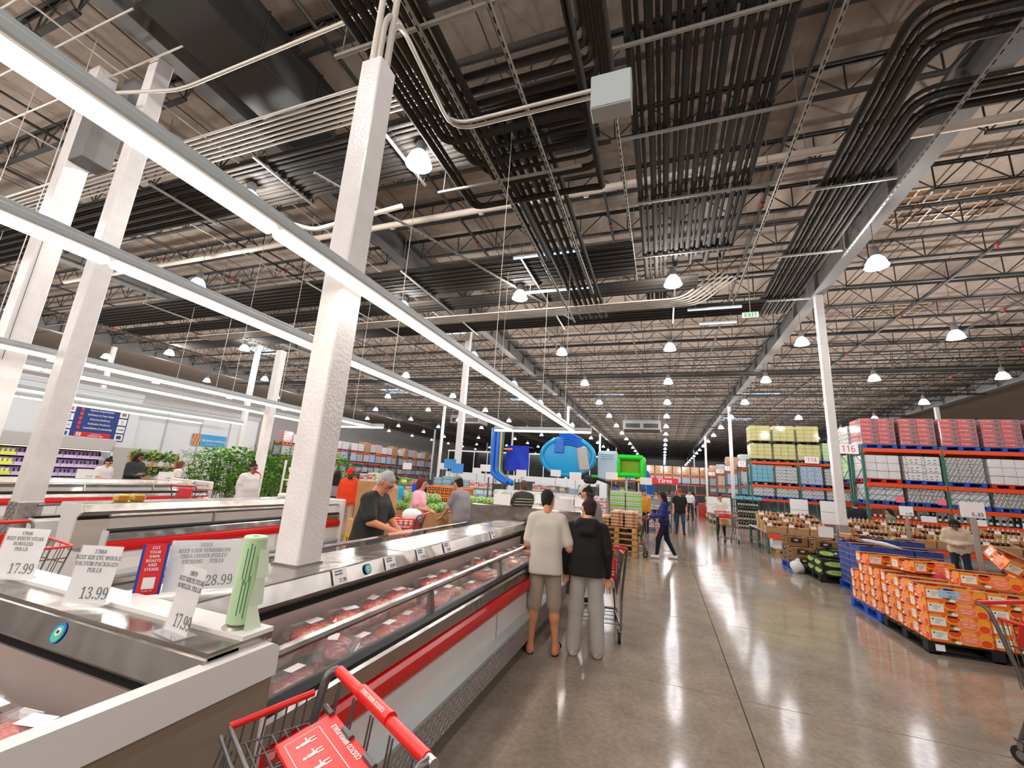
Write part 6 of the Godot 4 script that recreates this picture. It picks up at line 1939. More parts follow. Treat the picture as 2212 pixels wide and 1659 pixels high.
func build_left() -> void:
	var lm := mat("leaf_mat", Color.WHITE, 0.6)
	lm.vertex_color_use_as_albedo = true
	lm.backlight_enabled = true
	lm.backlight = Color(0.25, 0.35, 0.1)
	var clouds := [leaf_cloud(1500, 0.62, 0.85, 1, true), leaf_cloud(1300, 0.58, 0.8, 2, true), leaf_cloud(900, 0.6, 0.7, 3, false), leaf_cloud(420, 0.26, 0.22, 4, false)]
	var pot := MB.new()
	pot.lathe([Vector2(0, 0), Vector2(0.17, 0), Vector2(0.21, 0.3), Vector2(0.225, 0.31), Vector2(0.225, 0.34), Vector2(0.2, 0.34), Vector2(0.19, 0.29), Vector2(0, 0.28)], 14)
	var potm := pot.done()
	var stem := MB.new()
	for i in 5:
		stem.tube(PackedVector3Array([Vector3(0.04 * (i - 2), 0.28, 0.03 * (i % 2)), Vector3(0.09 * (i - 2), 0.9, 0.05 * (i % 3 - 1)), Vector3(0.15 * (i - 2), 1.5, 0.1 * (i % 3 - 1))]), 0.012, 5)
	var stemm := stem.done()
	var spots := []
	for i in 9: spots.append([Vector3(-15.4 + 0.42 * i, 0, -10.0 - 0.22 * i), 0.95 + 0.12 * (i % 3), i % 3])
	for i in 8: spots.append([Vector3(-15.2 + 0.55 * i, 0, -11.0 - 0.22 * i), 1.12 + 0.1 * (i % 2), (i + 1) % 3])
	for i in 5: spots.append([Vector3(-12.9 + 0.5 * i, 0, -10.1 - 0.25 * i), 0.72 + 0.08 * (i % 2), i % 2])
	var i := 0
	for q in spots:
		var o := thing("potted_plant", ["feathery green bamboo plant in a dark pot", "bushy bright green plant in a dark pot", "broad-leaved green plant in a dark pot"][q[2]] + " in the garden display", "plant", q[0], 1.3 * i, "potted plants in the garden display " + ["(feathery)", "(bushy)", "(broad)"][q[2]])
		o.scale = Vector3.ONE * q[1]
		part("pot", potm, M.black_plastic, o)
		part("stems", stemm, mat("stem_green", Color(0.30, 0.40, 0.15), 0.7), o)
		var f := part("foliage", clouds[q[2]], lm, o, Vector3(0, 0.42, 0))
		f.set_meta("kind", "stuff")
		i += 1
	# wooden plant shelf
	var sh := thing("plant_shelf", "pale wooden shelf with small plants by the dark-jacketed man", "shelf", Vector3(-15.9, 0, -9.3), 0.9)
	for x in [-0.6, 0.0, 0.6]:
		for z in [-0.16, 0.16]:
			part("post", box_mesh(Vector3(0.05, 1.85, 0.04)), M.wood, sh, Vector3(x, 0.92, z))
	for y in [0.45, 0.95, 1.4]:
		part("shelf_board", box_mesh(Vector3(1.3, 0.03, 0.4)), M.wood, sh, Vector3(0, y, 0))
	for y in [0.465, 0.965, 1.415]:
		for x in [-0.4, 0.0, 0.4]:
			var p := thing("small_plant", "little leafy plant on the wooden shelf", "plant", Vector3(-15.9, y, -9.3) + yaw(0.9) * Vector3(x, 0, 0.03), 0.0, "little plants on the wooden shelf")
			part("pot", potm, M.paper, p, Vector3.ZERO, Basis.from_scale(Vector3(0.4, 0.4, 0.4)))
			part("foliage", clouds[3], lm, p, Vector3(0, 0.1, 0), Basis.from_scale(Vector3(0.75, 0.8, 0.75))).set_meta("kind", "stuff")
	# white rack near the boxed chase
	var wr := thing("bloom_rack", "white metal rack with potted blooms beside the plants", "shelf", Vector3(-8.9, 0, -8.75), 0.3)
	for x in [-0.4, 0.4]:
		for z in [-0.2, 0.2]:
			part("post", box_mesh(Vector3(0.045, 1.85, 0.045), 0.006), M.white, wr, Vector3(x, 0.92, z))
	for y in [0.55, 1.0, 1.35]:
		part("shelf_board", box_mesh(Vector3(0.85, 0.03, 0.45), 0.004), M.white, wr, Vector3(0, y, 0))
	for k in 9:
		var p := thing("potted_bloom", ["white", "pink", "orange"][k % 3] + " potted bloom on the white rack's " + ["lowest", "middle", "top"][k / 3] + " shelf", "plant", Vector3(-8.9, [0.566, 1.016, 1.366][k / 3], -8.75) + yaw(0.3) * Vector3(-0.26 + 0.26 * (k % 3), 0, 0.05), 0.0)
		part("pot", potm, M.cardboard, p, Vector3.ZERO, Basis.from_scale(Vector3(0.4, 0.4, 0.4)))
		var b := MB.new()
		for j in 7:
			b.blob(Vector3(0.07 * cos(j * 2.4), 0.22 + 0.05 * (j % 3), 0.07 * sin(j * 2.4)), Vector3(0.045, 0.035, 0.045), 7, 4)
		part("petals", b.done(), mat("petal%d" % (k % 3), [Color(0.92, 0.90, 0.88), Color(0.85, 0.45, 0.5), Color(0.88, 0.45, 0.15)][k % 3], 0.7), p)
	solo("fire_extinguisher_sign", "red round fire extinguisher sign on the column by the plants", "sign", disc_mesh(0.17, 0.02), M.case_red, Vector3(-10.2, 1.35, -8.4), yaw(0.9))
	column_proto(4.9, 0.2, false, "white column behind the woman in white jacket", Vector3(-10.25, 0, -8.55), "")
	# walls of the rotisserie room
	struct("wall_rotisserie", box_mesh(Vector3(0.3, 4.3, 5.0)), M.wall_white, Vector3(-23.3, 2.15, -10.0), "white wall with a blue service banner")
	struct("wall_office", box_mesh(Vector3(0.3, 4.2, 6.5)), M.wall_white, Vector3(-23.6, 2.1, -15.7), "white office wall with a small blue sign")
	struct("wall_office_return", box_mesh(Vector3(3.0, 4.2, 0.3)), M.wall_white, Vector3(-25.0, 2.1, -12.4))
	struct("wall_cold_room", box_mesh(Vector3(0.3, 4.2, 8.0)), M.wall_white, Vector3(-23.6, 2.1, -3.6), "pale cold room wall")
	for z in [-13.9, -15.6, -17.2]:
		struct("trim_%d" % int(-z), box_mesh(Vector3(0.03, 4.1, 0.06)), M.wall_grey, Vector3(-23.43, 2.05, z))
	struct("trim_1", box_mesh(Vector3(0.4, 0.25, 6.6)), M.wall_grey, Vector3(-23.6, 4.3, -15.7))
	struct("trim_2", box_mesh(Vector3(0.4, 0.2, 5.0)), M.wall_white, Vector3(-23.3, 4.4, -10.0))
	# service banner
	var bn := thing("service_banner", "large blue banner listing services, with product pictures at both sides", "banner", Vector3(-23.12, 2.95, -10.95), PI / 2)
	part("panel", box_mesh(Vector3(2.25, 1.4, 0.03), 0.005), mat("banner_navy", Color(0.09, 0.20, 0.48), 0.6), bn)
	var lines := ["Optical Department", "Delivery to Your Door", "Grocery Delivery", "Exclusive Products", "Installation & Assembly"]
	for j in 5:
		write(lines[j], 0.075, M.white, bn, Vector3(0.12, 0.52 - 0.19 * j, 0.02), Basis.IDENTITY, 0.85, false, true)
		part("icon", box_mesh(Vector3(0.11, 0.13, 0.01)), M.case_red, bn, Vector3(-0.55, 0.52 - 0.19 * j, 0.018))
	part("red_strip", box_mesh(Vector3(1.25, 0.2, 0.01)), M.case_red, bn, Vector3(0, -0.52, 0.018))
	part("logo", box_mesh(Vector3(0.16, 0.15, 0.01), 0.003), M.white, bn, Vector3(-0.48, -0.52, 0.025))
	write("C", 0.1, M.case_red, bn, Vector3(-0.48, -0.52, 0.034), Basis.IDENTITY, 1.0, false, true)
	write("Download the", 0.04, M.white, bn, Vector3(0.10, -0.48, 0.026))
	write("COSTCO APP", 0.065, M.white, bn, Vector3(0.10, -0.56, 0.026), Basis.IDENTITY, 1.0, false, true)
	for s in [-1.0, 1.0]:
		for j in 4:
			var pc := part("picture", box_mesh(Vector3(0.30, 0.28, 0.01)), M.paper, bn, Vector3(s * 0.93, 0.5 - 0.34 * j, 0.02))
			part("product", box_mesh(Vector3([0.16, 0.1, 0.22, 0.18][j], [0.14, 0.2, 0.08, 0.16][j], 0.004)), goods_mat(j * 2 + (1 if s > 0 else 6)), pc, Vector3(0, 0, 0.007))
	var bz := thing("delivery_sign", "small sky-blue sign lettered Business Delivery on the office wall", "sign", Vector3(-23.4, 2.72, -16.2), PI / 2)
	part("panel", box_mesh(Vector3(1.75, 0.62, 0.03), 0.005), mat("sign_sky", Color(0.22, 0.60, 0.82), 0.6), bz)
	part("photo", box_mesh(Vector3(0.42, 0.62, 0.01)), goods_mat(6), bz, Vector3(-0.75, 0, 0.02))
	write("Business Delivery", 0.12, M.white, bz, Vector3(0.2, 0.0, 0.02), Basis.IDENTITY, 0.95, false, true)
	write("costcobusinessdelivery.com", 0.05, M.white, bz, Vector3(0.2, -0.2, 0.02))
	# open refrigerated case with yellow and lilac shelves
	var rc := thing("dairy_case", "open refrigerated wall case with yellow and lilac trays", "refrigerated case", Vector3(-22.4, 0, -8.6), PI / 2)
	part("canopy", box_mesh(Vector3(5.4, 0.5, 1.0), 0.03), M.wall_grey, rc, Vector3(0, 2.05, -0.1))
	part("base", box_mesh(Vector3(5.4, 0.5, 1.0), 0.02), M.wall_grey, rc, Vector3(0, 0.25, -0.1))
	part("back", box_mesh(Vector3(5.4, 1.6, 0.1)), M.black_plastic, rc, Vector3(0, 1.2, -0.55))
	for y in [0.75, 1.1, 1.45]:
		part("shelf_board", box_mesh(Vector3(5.3, 0.03, 0.6)), M.white, rc, Vector3(0, y, -0.2))
	part("lamp_strip", box_mesh(Vector3(5.2, 0.03, 0.06), 0.008), M.led_glow, rc, Vector3(0, 1.785, 0.3))
	var al := AreaLight3D.new()
	al.name = "light"
	al.area_size = Vector2(5.2, 0.06)
	al.light_color = Color(1.0, 0.97, 0.95)
	al.light_energy = 2.2
	al.area_range = 60
	al.area_attenuation = 2.0
	al.area_normalize_energy = true
	al.shadow_enabled = true
	rc.add_child(al)
	al.transform = Transform3D(Basis(Vector3.RIGHT, -PI / 2 - 0.5), Vector3(0, 1.76, 0.3))
	var tim := [mat("tray_yellow", Color(0.85, 0.88, 0.12), 0.5), mat("tray_lilac", Color(0.80, 0.68, 0.86), 0.5)]
	for r in 3:
		for c in 12:
			var kind := 0 if c < 6 else 1
			var p := Vector3(-22.4, 0.768 + 0.35 * r, -8.6) + yaw(PI / 2) * Vector3(-2.4 + 0.43 * c, 0, -0.12)
			var t := thing("display_tray", ["lime-yellow tray of white tubs in the wall case", "lilac tray with dark bottles in the wall case"][kind], "tray", p, PI / 2, ["lime-yellow trays in the wall case", "lilac trays in the wall case"][kind])
			part("tray", box_mesh(Vector3(0.41, 0.09, 0.4), 0.008), tim[kind], t, Vector3(0, 0.045, 0))
			part("back_card", box_mesh(Vector3(0.41, 0.26, 0.015)), tim[kind], t, Vector3(0, 0.13, -0.19))
			for m in 3:
				if kind == 0: part("tub", tub_mesh(), M.white, t, Vector3(-0.13 + 0.13 * m, 0.09, 0.1))
				else: part("bottle", box_mesh(Vector3(0.04, 0.13, 0.04), 0.01), M.ink, t, Vector3(-0.13 + 0.13 * m, 0.155, 0.12))
	# beige service partition
	solo("partition", "tall beige partition panel behind the woman with the bun", "partition", box_mesh(Vector3(0.12, 2.0, 1.5), 0.01), mat("beige", Color(0.70, 0.68, 0.65), 0.7), Vector3(-22.0, 1.0, -12.0))
	# rails of the LED gantry near the left wall
	pipe("gantry_pipe", "pale square pipe spanning below the roof at the left", [Vector3(-22, 4.5, -6.0), Vector3(-22, 4.6, -17.5)], 0.05, M.conduit, "", 0.1, 8)

func disc_mesh(r: float, d: float) -> Mesh:
	var mb := MB.new()
	mb.cyl(Vector3(0, 0, 0), Vector3(0, 0, d), r, -1, 20)
	return mb.done()

func tub_mesh() -> Mesh:
	if not cache.has("tub"):
		var mb := MB.new()
		mb.lathe([Vector2(0, 0), Vector2(0.045, 0), Vector2(0.055, 0.1), Vector2(0.06, 0.1), Vector2(0.06, 0.12), Vector2(0, 0.125)], 10)
		cache["tub"] = mb.done()
	return cache["tub"]

# ---------------------------------------------------------------- people
# bones: [a, b, ra, rb, colour]; joined with a smooth minimum and meshed as surface nets
func net(bones: Array, cell: float, k: float, mb: MB, cuts := []) -> void:
	var lo := Vector3(1e9, 1e9, 1e9); var hi := -lo
	for q in bones:
		var r: float = maxf(q[2], q[3]) + cell * 2.5
		lo = lo.min(q[0] - Vector3.ONE * r).min(q[1] - Vector3.ONE * r)
		hi = hi.max(q[0] + Vector3.ONE * r).max(q[1] + Vector3.ONE * r)
	var nx := int((hi.x - lo.x) / cell) + 2
	var ny := int((hi.y - lo.y) / cell) + 2
	var nz := int((hi.z - lo.z) / cell) + 2
	var d := PackedFloat32Array(); d.resize(nx * ny * nz); d.fill(1.0)
	var raw := PackedFloat32Array(); raw.resize(nx * ny * nz); raw.fill(1.0)
	var who := PackedByteArray(); who.resize(nx * ny * nz)
	var idx := 0
	for q in bones:
		var a: Vector3 = q[0]; var b: Vector3 = q[1]
		var ra: float = q[2]; var rb: float = q[3]
		var rr := maxf(ra, rb) + k + cell * 1.5
		var ba := b - a
		var bb := maxf(ba.length_squared(), 1e-9)
		var l := ((a.min(b) - Vector3.ONE * rr) - lo) / cell
		var h := ((a.max(b) + Vector3.ONE * rr) - lo) / cell
		for z in range(maxi(0, int(l.z)), mini(nz, int(h.z) + 2)):
			for y in range(maxi(0, int(l.y)), mini(ny, int(h.y) + 2)):
				var at := (z * ny + y) * nx
				for x in range(maxi(0, int(l.x)), mini(nx, int(h.x) + 2)):
					var pa := lo + Vector3(x, y, z) * cell - a
					var t := clampf(pa.dot(ba) / bb, 0.0, 1.0)
					var s := (pa - ba * t).length() - (ra + (rb - ra) * t)
					if s > rr: continue
					var o := d[at + x]
					if s < raw[at + x]:
						raw[at + x] = s
						who[at + x] = idx
					var w := maxf(k - absf(o - s), 0.0) / k
					d[at + x] = minf(o, s) - w * w * k * 0.25
		idx += 1
	for c in cuts: # keep the side where (p - c[0]).dot(c[1]) < 0
		for z in nz:
			for y in ny:
				for x in nx:
					var i := (z * ny + y) * nx + x
					if d[i] < 0.2:
						var s: float = (lo + Vector3(x, y, z) * cell - c[0]).dot(c[1])
						d[i] = maxf(d[i], s)
	var sx := 1; var sy := nx; var sz := nx * ny
	var offs := PackedInt32Array([0, sx, sy, sx + sy, sz, sx + sz, sy + sz, sx + sy + sz])
	var vid := PackedInt32Array(); vid.resize(nx * ny * nz); vid.fill(-1)
	var vp := PackedVector3Array(); var vn := PackedVector3Array(); var vc := PackedByteArray()
	for z in nz - 1:
		for y in ny - 1:
			var at := (z * ny + y) * nx
			for x in nx - 1:
				var i := at + x
				if d[i] > cell * 2.0: continue
				var f := [d[i], d[i + 1], d[i + sy], d[i + sy + 1], d[i + sz], d[i + sz + 1], d[i + sy + sz], d[i + sx + sy + sz]]
				var neg := 0
				for q in f:
					if q < 0: neg += 1
				if neg == 0 or neg == 8: continue
				var p := Vector3.ZERO
				var cnt := 0
				for e in EDGES:
					var fa: float = f[e[0]]; var fb: float = f[e[1]]
					if (fa < 0) != (fb < 0):
						var t := fa / (fa - fb)
						p += CORN[e[0]].lerp(CORN[e[1]], t)
						cnt += 1
				p /= cnt
				vid[i] = vp.size()
				vp.append(lo + (Vector3(x, y, z) + p) * cell)
				vn.append(Vector3(f[1] + f[3] + f[5] + f[7] - f[0] - f[2] - f[4] - f[6], f[2] + f[3] + f[6] + f[7] - f[0] - f[1] - f[4] - f[5], f[4] + f[5] + f[6] + f[7] - f[0] - f[1] - f[2] - f[3]).normalized())
				vc.append(who[i + offs[(int(p.x > 0.5)) + 2 * int(p.y > 0.5) + 4 * int(p.z > 0.5)]])
	for z in range(1, nz - 1):
		for y in range(1, ny - 1):
			var at := (z * ny + y) * nx
			for x in range(1, nx - 1):
				var i := at + x
				if d[i] > cell * 2.0 and d[i] < 0.9 or d[i] >= 0.9: continue
				var s0 := d[i] < 0
				if s0 != (d[i + sx] < 0): _nq(mb, vp, vn, vc, bones, vid[i - sy - sz], vid[i - sz], vid[i], vid[i - sy], s0)
				if s0 != (d[i + sy] < 0): _nq(mb, vp, vn, vc, bones, vid[i - sx - sz], vid[i - sx], vid[i], vid[i - sz], s0)
				if s0 != (d[i + sz] < 0): _nq(mb, vp, vn, vc, bones, vid[i - sx - sy], vid[i - sy], vid[i], vid[i - sx], s0)

const CORN := [Vector3(0, 0, 0), Vector3(1, 0, 0), Vector3(0, 1, 0), Vector3(1, 1, 0), Vector3(0, 0, 1), Vector3(1, 0, 1), Vector3(0, 1, 1), Vector3(1, 1, 1)]
const EDGES := [[0, 1], [2, 3], [4, 5], [6, 7], [0, 2], [1, 3], [4, 6], [5, 7], [0, 4], [1, 5], [2, 6], [3, 7]]

func _nq(mb: MB, vp: PackedVector3Array, vn: PackedVector3Array, vc: PackedByteArray, bones: Array, a: int, b: int, c: int, e: int, flip: bool) -> void:
	if a < 0 or b < 0 or c < 0 or e < 0: return
	mb.col = bones[vc[a]][4]
	if flip:
		mb.tri(vp[a], vp[b], vp[c], vn[a], vn[b], vn[c]); mb.tri(vp[a], vp[c], vp[e], vn[a], vn[c], vn[e])
	else:
		mb.tri(vp[a], vp[c], vp[b], vn[a], vn[c], vn[b]); mb.tri(vp[a], vp[e], vp[c], vn[a], vn[e], vn[c])

func lin(c: Color) -> Color:
	return c.srgb_to_linear()

# o: dictionary of pose and clothing
func person(label: String, at: Vector3, turn: float, o: Dictionary) -> Node3D:
	var s: float = o.get("h", 1.72) / 1.75
	var skin: Color = lin(o.get("skin", Color(0.80, 0.58, 0.46)))
	var top: Color = lin(o.get("top", Color(0.5, 0.5, 0.5)))
	var bot: Color = lin(o.get("bottom", Color(0.2, 0.2, 0.25)))
	var shoe: Color = lin(o.get("shoe", Color(0.12, 0.12, 0.12)))
	var hair: Color = lin(o.get("hair", Color(0.08, 0.06, 0.05)))
	var lean: float = o.get("lean", 0.05)
	var nod: float = o.get("nod", 0.1)
	var wide: float = o.get("wide", 1.0)
	var fine: float = o.get("cell", 0.024)
	var root := thing("person", label, "person", at, turn)
	var B := Basis(Vector3.RIGHT, lean)
	var hip := Vector3(0, 0.94, 0)
	var up := func(v: Vector3) -> Vector3: return hip + B * (v - hip)
	var bones := []
	# pelvis and legs
	bones.append([Vector3(-0.075, 0.95, 0), Vector3(0.075, 0.95, 0), (0.104 if o.get("sep", false) else 0.122) * wide, (0.104 if o.get("sep", false) else 0.122) * wide, bot])
	var step: float = o.get("step", 0.0)
	var splay: float = o.get("splay", 0.1)
	var feet := []
	for sd in [-1.0, 1.0]:
		var hp := Vector3(sd * 0.095, 0.90, 0)
		var kn := Vector3(sd * (0.095 + splay * 0.2), 0.50, 0.03 + sd * step * 0.45 + absf(step) * 0.1)
		var an := Vector3(sd * (0.09 + splay * 0.4), 0.09, sd * step * 0.95 - 0.02)
		feet.append(an)
		var shorts: bool = o.get("shorts", false)
		var flare: float = o.get("flare", 0.0)
		bones.append([hp, kn, 0.092 * wide + (0.008 if shorts else 0.0), 0.066 + flare * 0.6 + (0.03 if shorts else 0.0), bot])
		if shorts:
			bones.append([kn, kn.lerp(an, 0.35), 0.052, 0.058, skin])
			bones.append([kn.lerp(an, 0.35), an, 0.056, 0.037, skin])
		else:
			bones.append([kn, an + Vector3(0, 0.0 if flare > 0 else 0.03, 0), 0.066 + flare * 0.6, 0.046 + flare, bot])
		var toe := an + Vector3(sd * 0.03, -0.045, 0.15)
		var heel := an + Vector3(0, -0.045, -0.035)
		bones.append([heel, toe, 0.042, 0.036, shoe if not o.get("sandals", false) else skin])
		if o.get("sandals", false):
			bones.append([heel + Vector3(0, -0.025, 0), toe + Vector3(0, -0.02, 0.01), 0.03, 0.03, shoe])
			bones.append([toe + Vector3(-0.045, 0.01, -0.03), toe + Vector3(0.045, 0.01, -0.03), 0.02, 0.02, shoe])
	# torso; with "sep" the shirt is a garment of its own, cut straight at its hem
	var loose: float = o.get("loose", 0.0)
	var hem: float = o.get("hem", 0.93)
	var sep: bool = o.get("sep", false)
	var shirt := []
	var put := func(a: Vector3, b: Vector3, ra: float, rb: float) -> void:
		if sep:
			shirt.append([up.call(a), up.call(b), ra, rb, top])
			bones.append([up.call(Vector3(a.x, maxf(a.y, 1.04), a.z)), up.call(b), ra * 0.78, rb * 0.78, top])
		else:
			bones.append([up.call(a), up.call(b), ra, rb, top])
	for sd in [-0.085, 0.0, 0.085]:
		put.call(Vector3(sd * 0.95, hem - (0.06 if sep else 0.0), 0.0), Vector3(sd * 0.85, 1.12, 0.0), 0.112 * wide + loose + (0.012 if sep else 0.0), 0.106 * wide + loose)
		put.call(Vector3(sd * 0.85, 1.12, 0.0), Vector3(sd * 1.1, 1.32, 0.0), 0.106 * wide + loose, 0.112 + loose * 0.5)
	put.call(Vector3(-0.15, 1.40, -0.01), Vector3(0.15, 1.40, -0.01), 0.074, 0.074)
	put.call(Vector3(-0.10, 1.44, -0.01), Vector3(0.10, 1.44, -0.01), 0.06, 0.06)
	if o.get("hood", false):
		put.call(Vector3(-0.08, 1.45, -0.08), Vector3(0.08, 1.45, -0.08), 0.072, 0.072)
		put.call(Vector3(-0.05, 1.37, -0.12), Vector3(0.05, 1.37, -0.12), 0.055, 0.055)
	if o.get("bust", false):
		for sd in [-1.0, 1.0]:
			put.call(Vector3(sd * 0.07, 1.24, 0.09), Vector3(sd * 0.07, 1.23, 0.1), 0.07, 0.065)
	var nk: Vector3 = up.call(Vector3(0, 1.44, 0.0))
	var hc: Vector3 = up.call(Vector3(0, 1.625, 0.015)) + B * Vector3(0, -0.03 * nod, 0.10 * nod)
	bones.append([nk, nk.lerp(hc, 0.75), 0.055, 0.05, skin])
	# arms
	var arms: String = o.get("arms", "down")
	var hands := []
	var ai := 0
	for sd in [-1.0, 1.0]:
		var sh: Vector3 = up.call(Vector3(sd * 0.185, 1.40, -0.01))
		var el: Vector3; var wr: Vector3
		match arms:
			"push":
				el = up.call(Vector3(sd * 0.24, 1.13, 0.06)); wr = Vector3(sd * 0.20, 1.06, 0.36)
			"hold":
				el = up.call(Vector3(sd * 0.24, 1.12, 0.05)); wr = up.call(Vector3(sd * 0.07, 1.10, 0.30))
			"reach":
				el = up.call(Vector3(sd * 0.24, 1.18, 0.12)); wr = up.call(Vector3(sd * 0.13, 1.02 if sd > 0 else 1.12, 0.42))
			"fold":
				el = up.call(Vector3(sd * 0.25, 1.14, 0.02)); wr = up.call(Vector3(-sd * 0.02, 1.13, 0.2))
			_:
				el = up.call(Vector3(sd * 0.245, 1.13, -0.02)); wr = up.call(Vector3(sd * 0.25, 0.88, 0.06 + (0.1 * sd * step)))
		if o.has("elbow_" + ("l" if sd < 0 else "r")): el = o["elbow_" + ("l" if sd < 0 else "r")]
		if o.has("wrist_" + ("l" if sd < 0 else "r")): wr = o["wrist_" + ("l" if sd < 0 else "r")]
		var long: bool = o.get("long", false)
		if sep and not long:
			shirt.append([sh, sh.lerp(el, 0.8), 0.066 + loose * 0.5, 0.066 + loose * 0.6, top])
			bones.append([sh, sh.lerp(el, 0.6), 0.05, 0.047, skin])
		else:
			bones.append([sh, sh.lerp(el, 0.62), 0.064 + loose * 0.5, 0.06 + loose * 0.6, top])
		bones.append([sh.lerp(el, 0.55), el, 0.047 + (0.012 if long else 0.0), 0.043 + (0.012 if long else 0.0), top if long else skin])
		bones.append([el, wr, 0.044 + (0.012 if long else 0.0), 0.029 + (0.016 if long else 0.0), top if long else skin])
		hands.append([el, wr, sd])
		ai += 1
	var mb := MB.new()
	mb.tf = Transform3D(Basis.from_scale(Vector3(s * o.get("slim", 1.0), s, s)), Vector3.ZERO)
	net(bones, fine, 0.045, mb)
	# head on a finer grid
	var HB := B * Basis(Vector3.RIGHT, nod) * Basis(Vector3.UP, o.get("look", 0.0))
	var hd := func(x: float, y: float, z: float) -> Vector3: return hc + HB * Vector3(x, y, z)
	var hb := []
	hb.append([hd.call(0, 0.035, -0.018), hd.call(0, 0.03, 0.012), 0.083, 0.078, skin])
	hb.append([hd.call(0, -0.02, 0.02), hd.call(0, -0.075, 0.045), 0.068, 0.04, skin])
	hb.append([hd.call(0, -0.05, -0.02), hd.call(0, -0.15, -0.02), 0.05, 0.052, skin])
	hb.append([hd.call(0, 0.012, 0.092), hd.call(0, -0.022, 0.112), 0.011, 0.016, skin])
	for sd in [-1.0, 1.0]:
		hb.append([hd.call(sd * 0.08, 0.012, -0.01), hd.call(sd * 0.078, -0.022, -0.005), 0.014, 0.011, skin])
		hb.append([hd.call(sd * 0.045, 0.035, 0.082), hd.call(sd * 0.018, 0.036, 0.09), 0.009, 0.009, hair if not o.has("brow") else lin(o["brow"])])
		hb.append([hd.call(sd * 0.031, 0.015, 0.083), hd.call(sd * 0.029, 0.015, 0.084), 0.0105, 0.0105, Color(0.06, 0.04, 0.03)])
	hb.append([hd.call(-0.02, -0.052, 0.086), hd.call(0.02, -0.052, 0.086), 0.009, 0.009, skin.lerp(Color(0.4, 0.08, 0.08), 0.45)])
	if o.get("beard", false):
		hb.append([hd.call(-0.035, -0.085, 0.05), hd.call(0.035, -0.085, 0.05), 0.03, 0.03, hair])
	net(hb, o.get("head_cell", 0.0085), 0.018, mb)
	# hands
	for q in hands:
		var dir: Vector3 = (q[1] - q[0]).normalized()
		if arms == "push" or arms == "hold": dir = (dir + Vector3(0, -0.2, 0)).normalized()
		var side: Vector3 = dir.cross(Vector3.UP if absf(dir.y) < 0.8 else Vector3.BACK).normalized() * q[2]
		var nrm := side.cross(dir).normalized()
		if nrm.y > 0: nrm = -nrm
		var w: Vector3 = q[1]
		var hs := []
		hs.append([w - dir * 0.03, w + dir * 0.02, 0.027, 0.024, skin])
		for i in 4:
			var off := side * (i - 1.5) * 0.019
			var kn := w + dir * (0.085 - absf(i - 1.4) * 0.006) + off
			hs.append([w + dir * 0.02 + off * 0.6, kn, 0.016, 0.0125, skin])
			var ln: float = [0.032, 0.038, 0.036, 0.027][i]
			var m1 := kn + (dir + nrm * 0.5).normalized() * ln
			hs.append([kn, m1, 0.0105, 0.0095, skin])
			hs.append([m1, m1 + (dir * 0.4 + nrm).normalized() * ln * 0.8, 0.0095, 0.008, skin])
		var tb := w + dir * 0.025 - side * 0.03
		hs.append([tb, tb + (dir * 0.6 - side * 0.7 + nrm * 0.3).normalized() * 0.035, 0.014, 0.012, skin])
		hs.append([tb + (dir * 0.6 - side * 0.7 + nrm * 0.3).normalized() * 0.035, tb + (dir * 0.9 - side * 0.6 + nrm * 0.5).normalized() * 0.065, 0.011, 0.009, skin])
		net(hs, o.get("hand_cell", 0.008), 0.008, mb)
	var pm := mat("person_mat", Color.WHITE, 0.85)
	pm.vertex_color_use_as_albedo = true
	part("body", mb.done(), pm, root)
	if sep:
		var sm := MB.new()
		sm.tf = mb.tf
		net(shirt, fine, 0.04, sm, [[up.call(Vector3(0, hem - 0.09, 0)), B * Vector3(0, -1, 0)]])
		part("shirt", sm.done(), pm, root)
	# hair
	var style: String = o.get("style", "short")
	if style != "none":
		var hh := []
		hh.append([hd.call(0, 0.062, -0.03), hd.call(0, 0.055, 0.012), 0.081, 0.074, hair])
		hh.append([hd.call(0, 0.0, -0.055), hd.call(0, 0.05, -0.045), 0.062, 0.07, hair])
		hh.append([hd.call(-0.03, -0.05, -0.045), hd.call(0.03, -0.05, -0.045), 0.036, 0.036, hair])
		for sd in [-1.0, 1.0]:
			hh.append([hd.call(sd * 0.05, 0.05, -0.02), hd.call(sd * 0.062, 0.0, -0.035), 0.036, 0.022, hair])
		if style in ["bun", "up"]:
			hh.append([hd.call(0, 0.15, -0.04), hd.call(0, 0.17, -0.045), 0.045 if style == "up" else 0.036, 0.04 if style == "up" else 0.034, hair])
			hh.append([hd.call(0, -0.03, -0.05), hd.call(0, 0.05, -0.06), 0.05, 0.07, hair])
			if style == "up":
				hh.append([hd.call(0.02, 0.20, -0.02), hd.call(0.03, 0.225, -0.035), 0.028, 0.016, hair])
				hh.append([hd.call(-0.03, 0.19, -0.03), hd.call(-0.05, 0.20, -0.045), 0.026, 0.016, hair])
		if style == "long":
			for sd in [-0.055, 0.0, 0.055]:
				hh.append([hd.call(sd, 0.0, -0.07), up.call(Vector3(sd * 1.3, 1.22, -0.12)), 0.055, 0.035, hair])
			for sd in [-1.0, 1.0]:
				hh.append([hd.call(sd * 0.07, 0.04, -0.01), up.call(Vector3(sd * 0.09, 1.33, -0.03)), 0.035, 0.025, hair])
		if style == "bob":
			for sd in [-1.0, 1.0]:
				hh.append([hd.call(sd * 0.06, 0.03, -0.03), hd.call(sd * 0.085, -0.09, -0.02), 0.055, 0.05, hair])
			hh.append([hd.call(0, 0.03, -0.07), hd.call(0, -0.09, -0.07), 0.06, 0.055, hair])
		var hm := MB.new()
		hm.tf = mb.tf
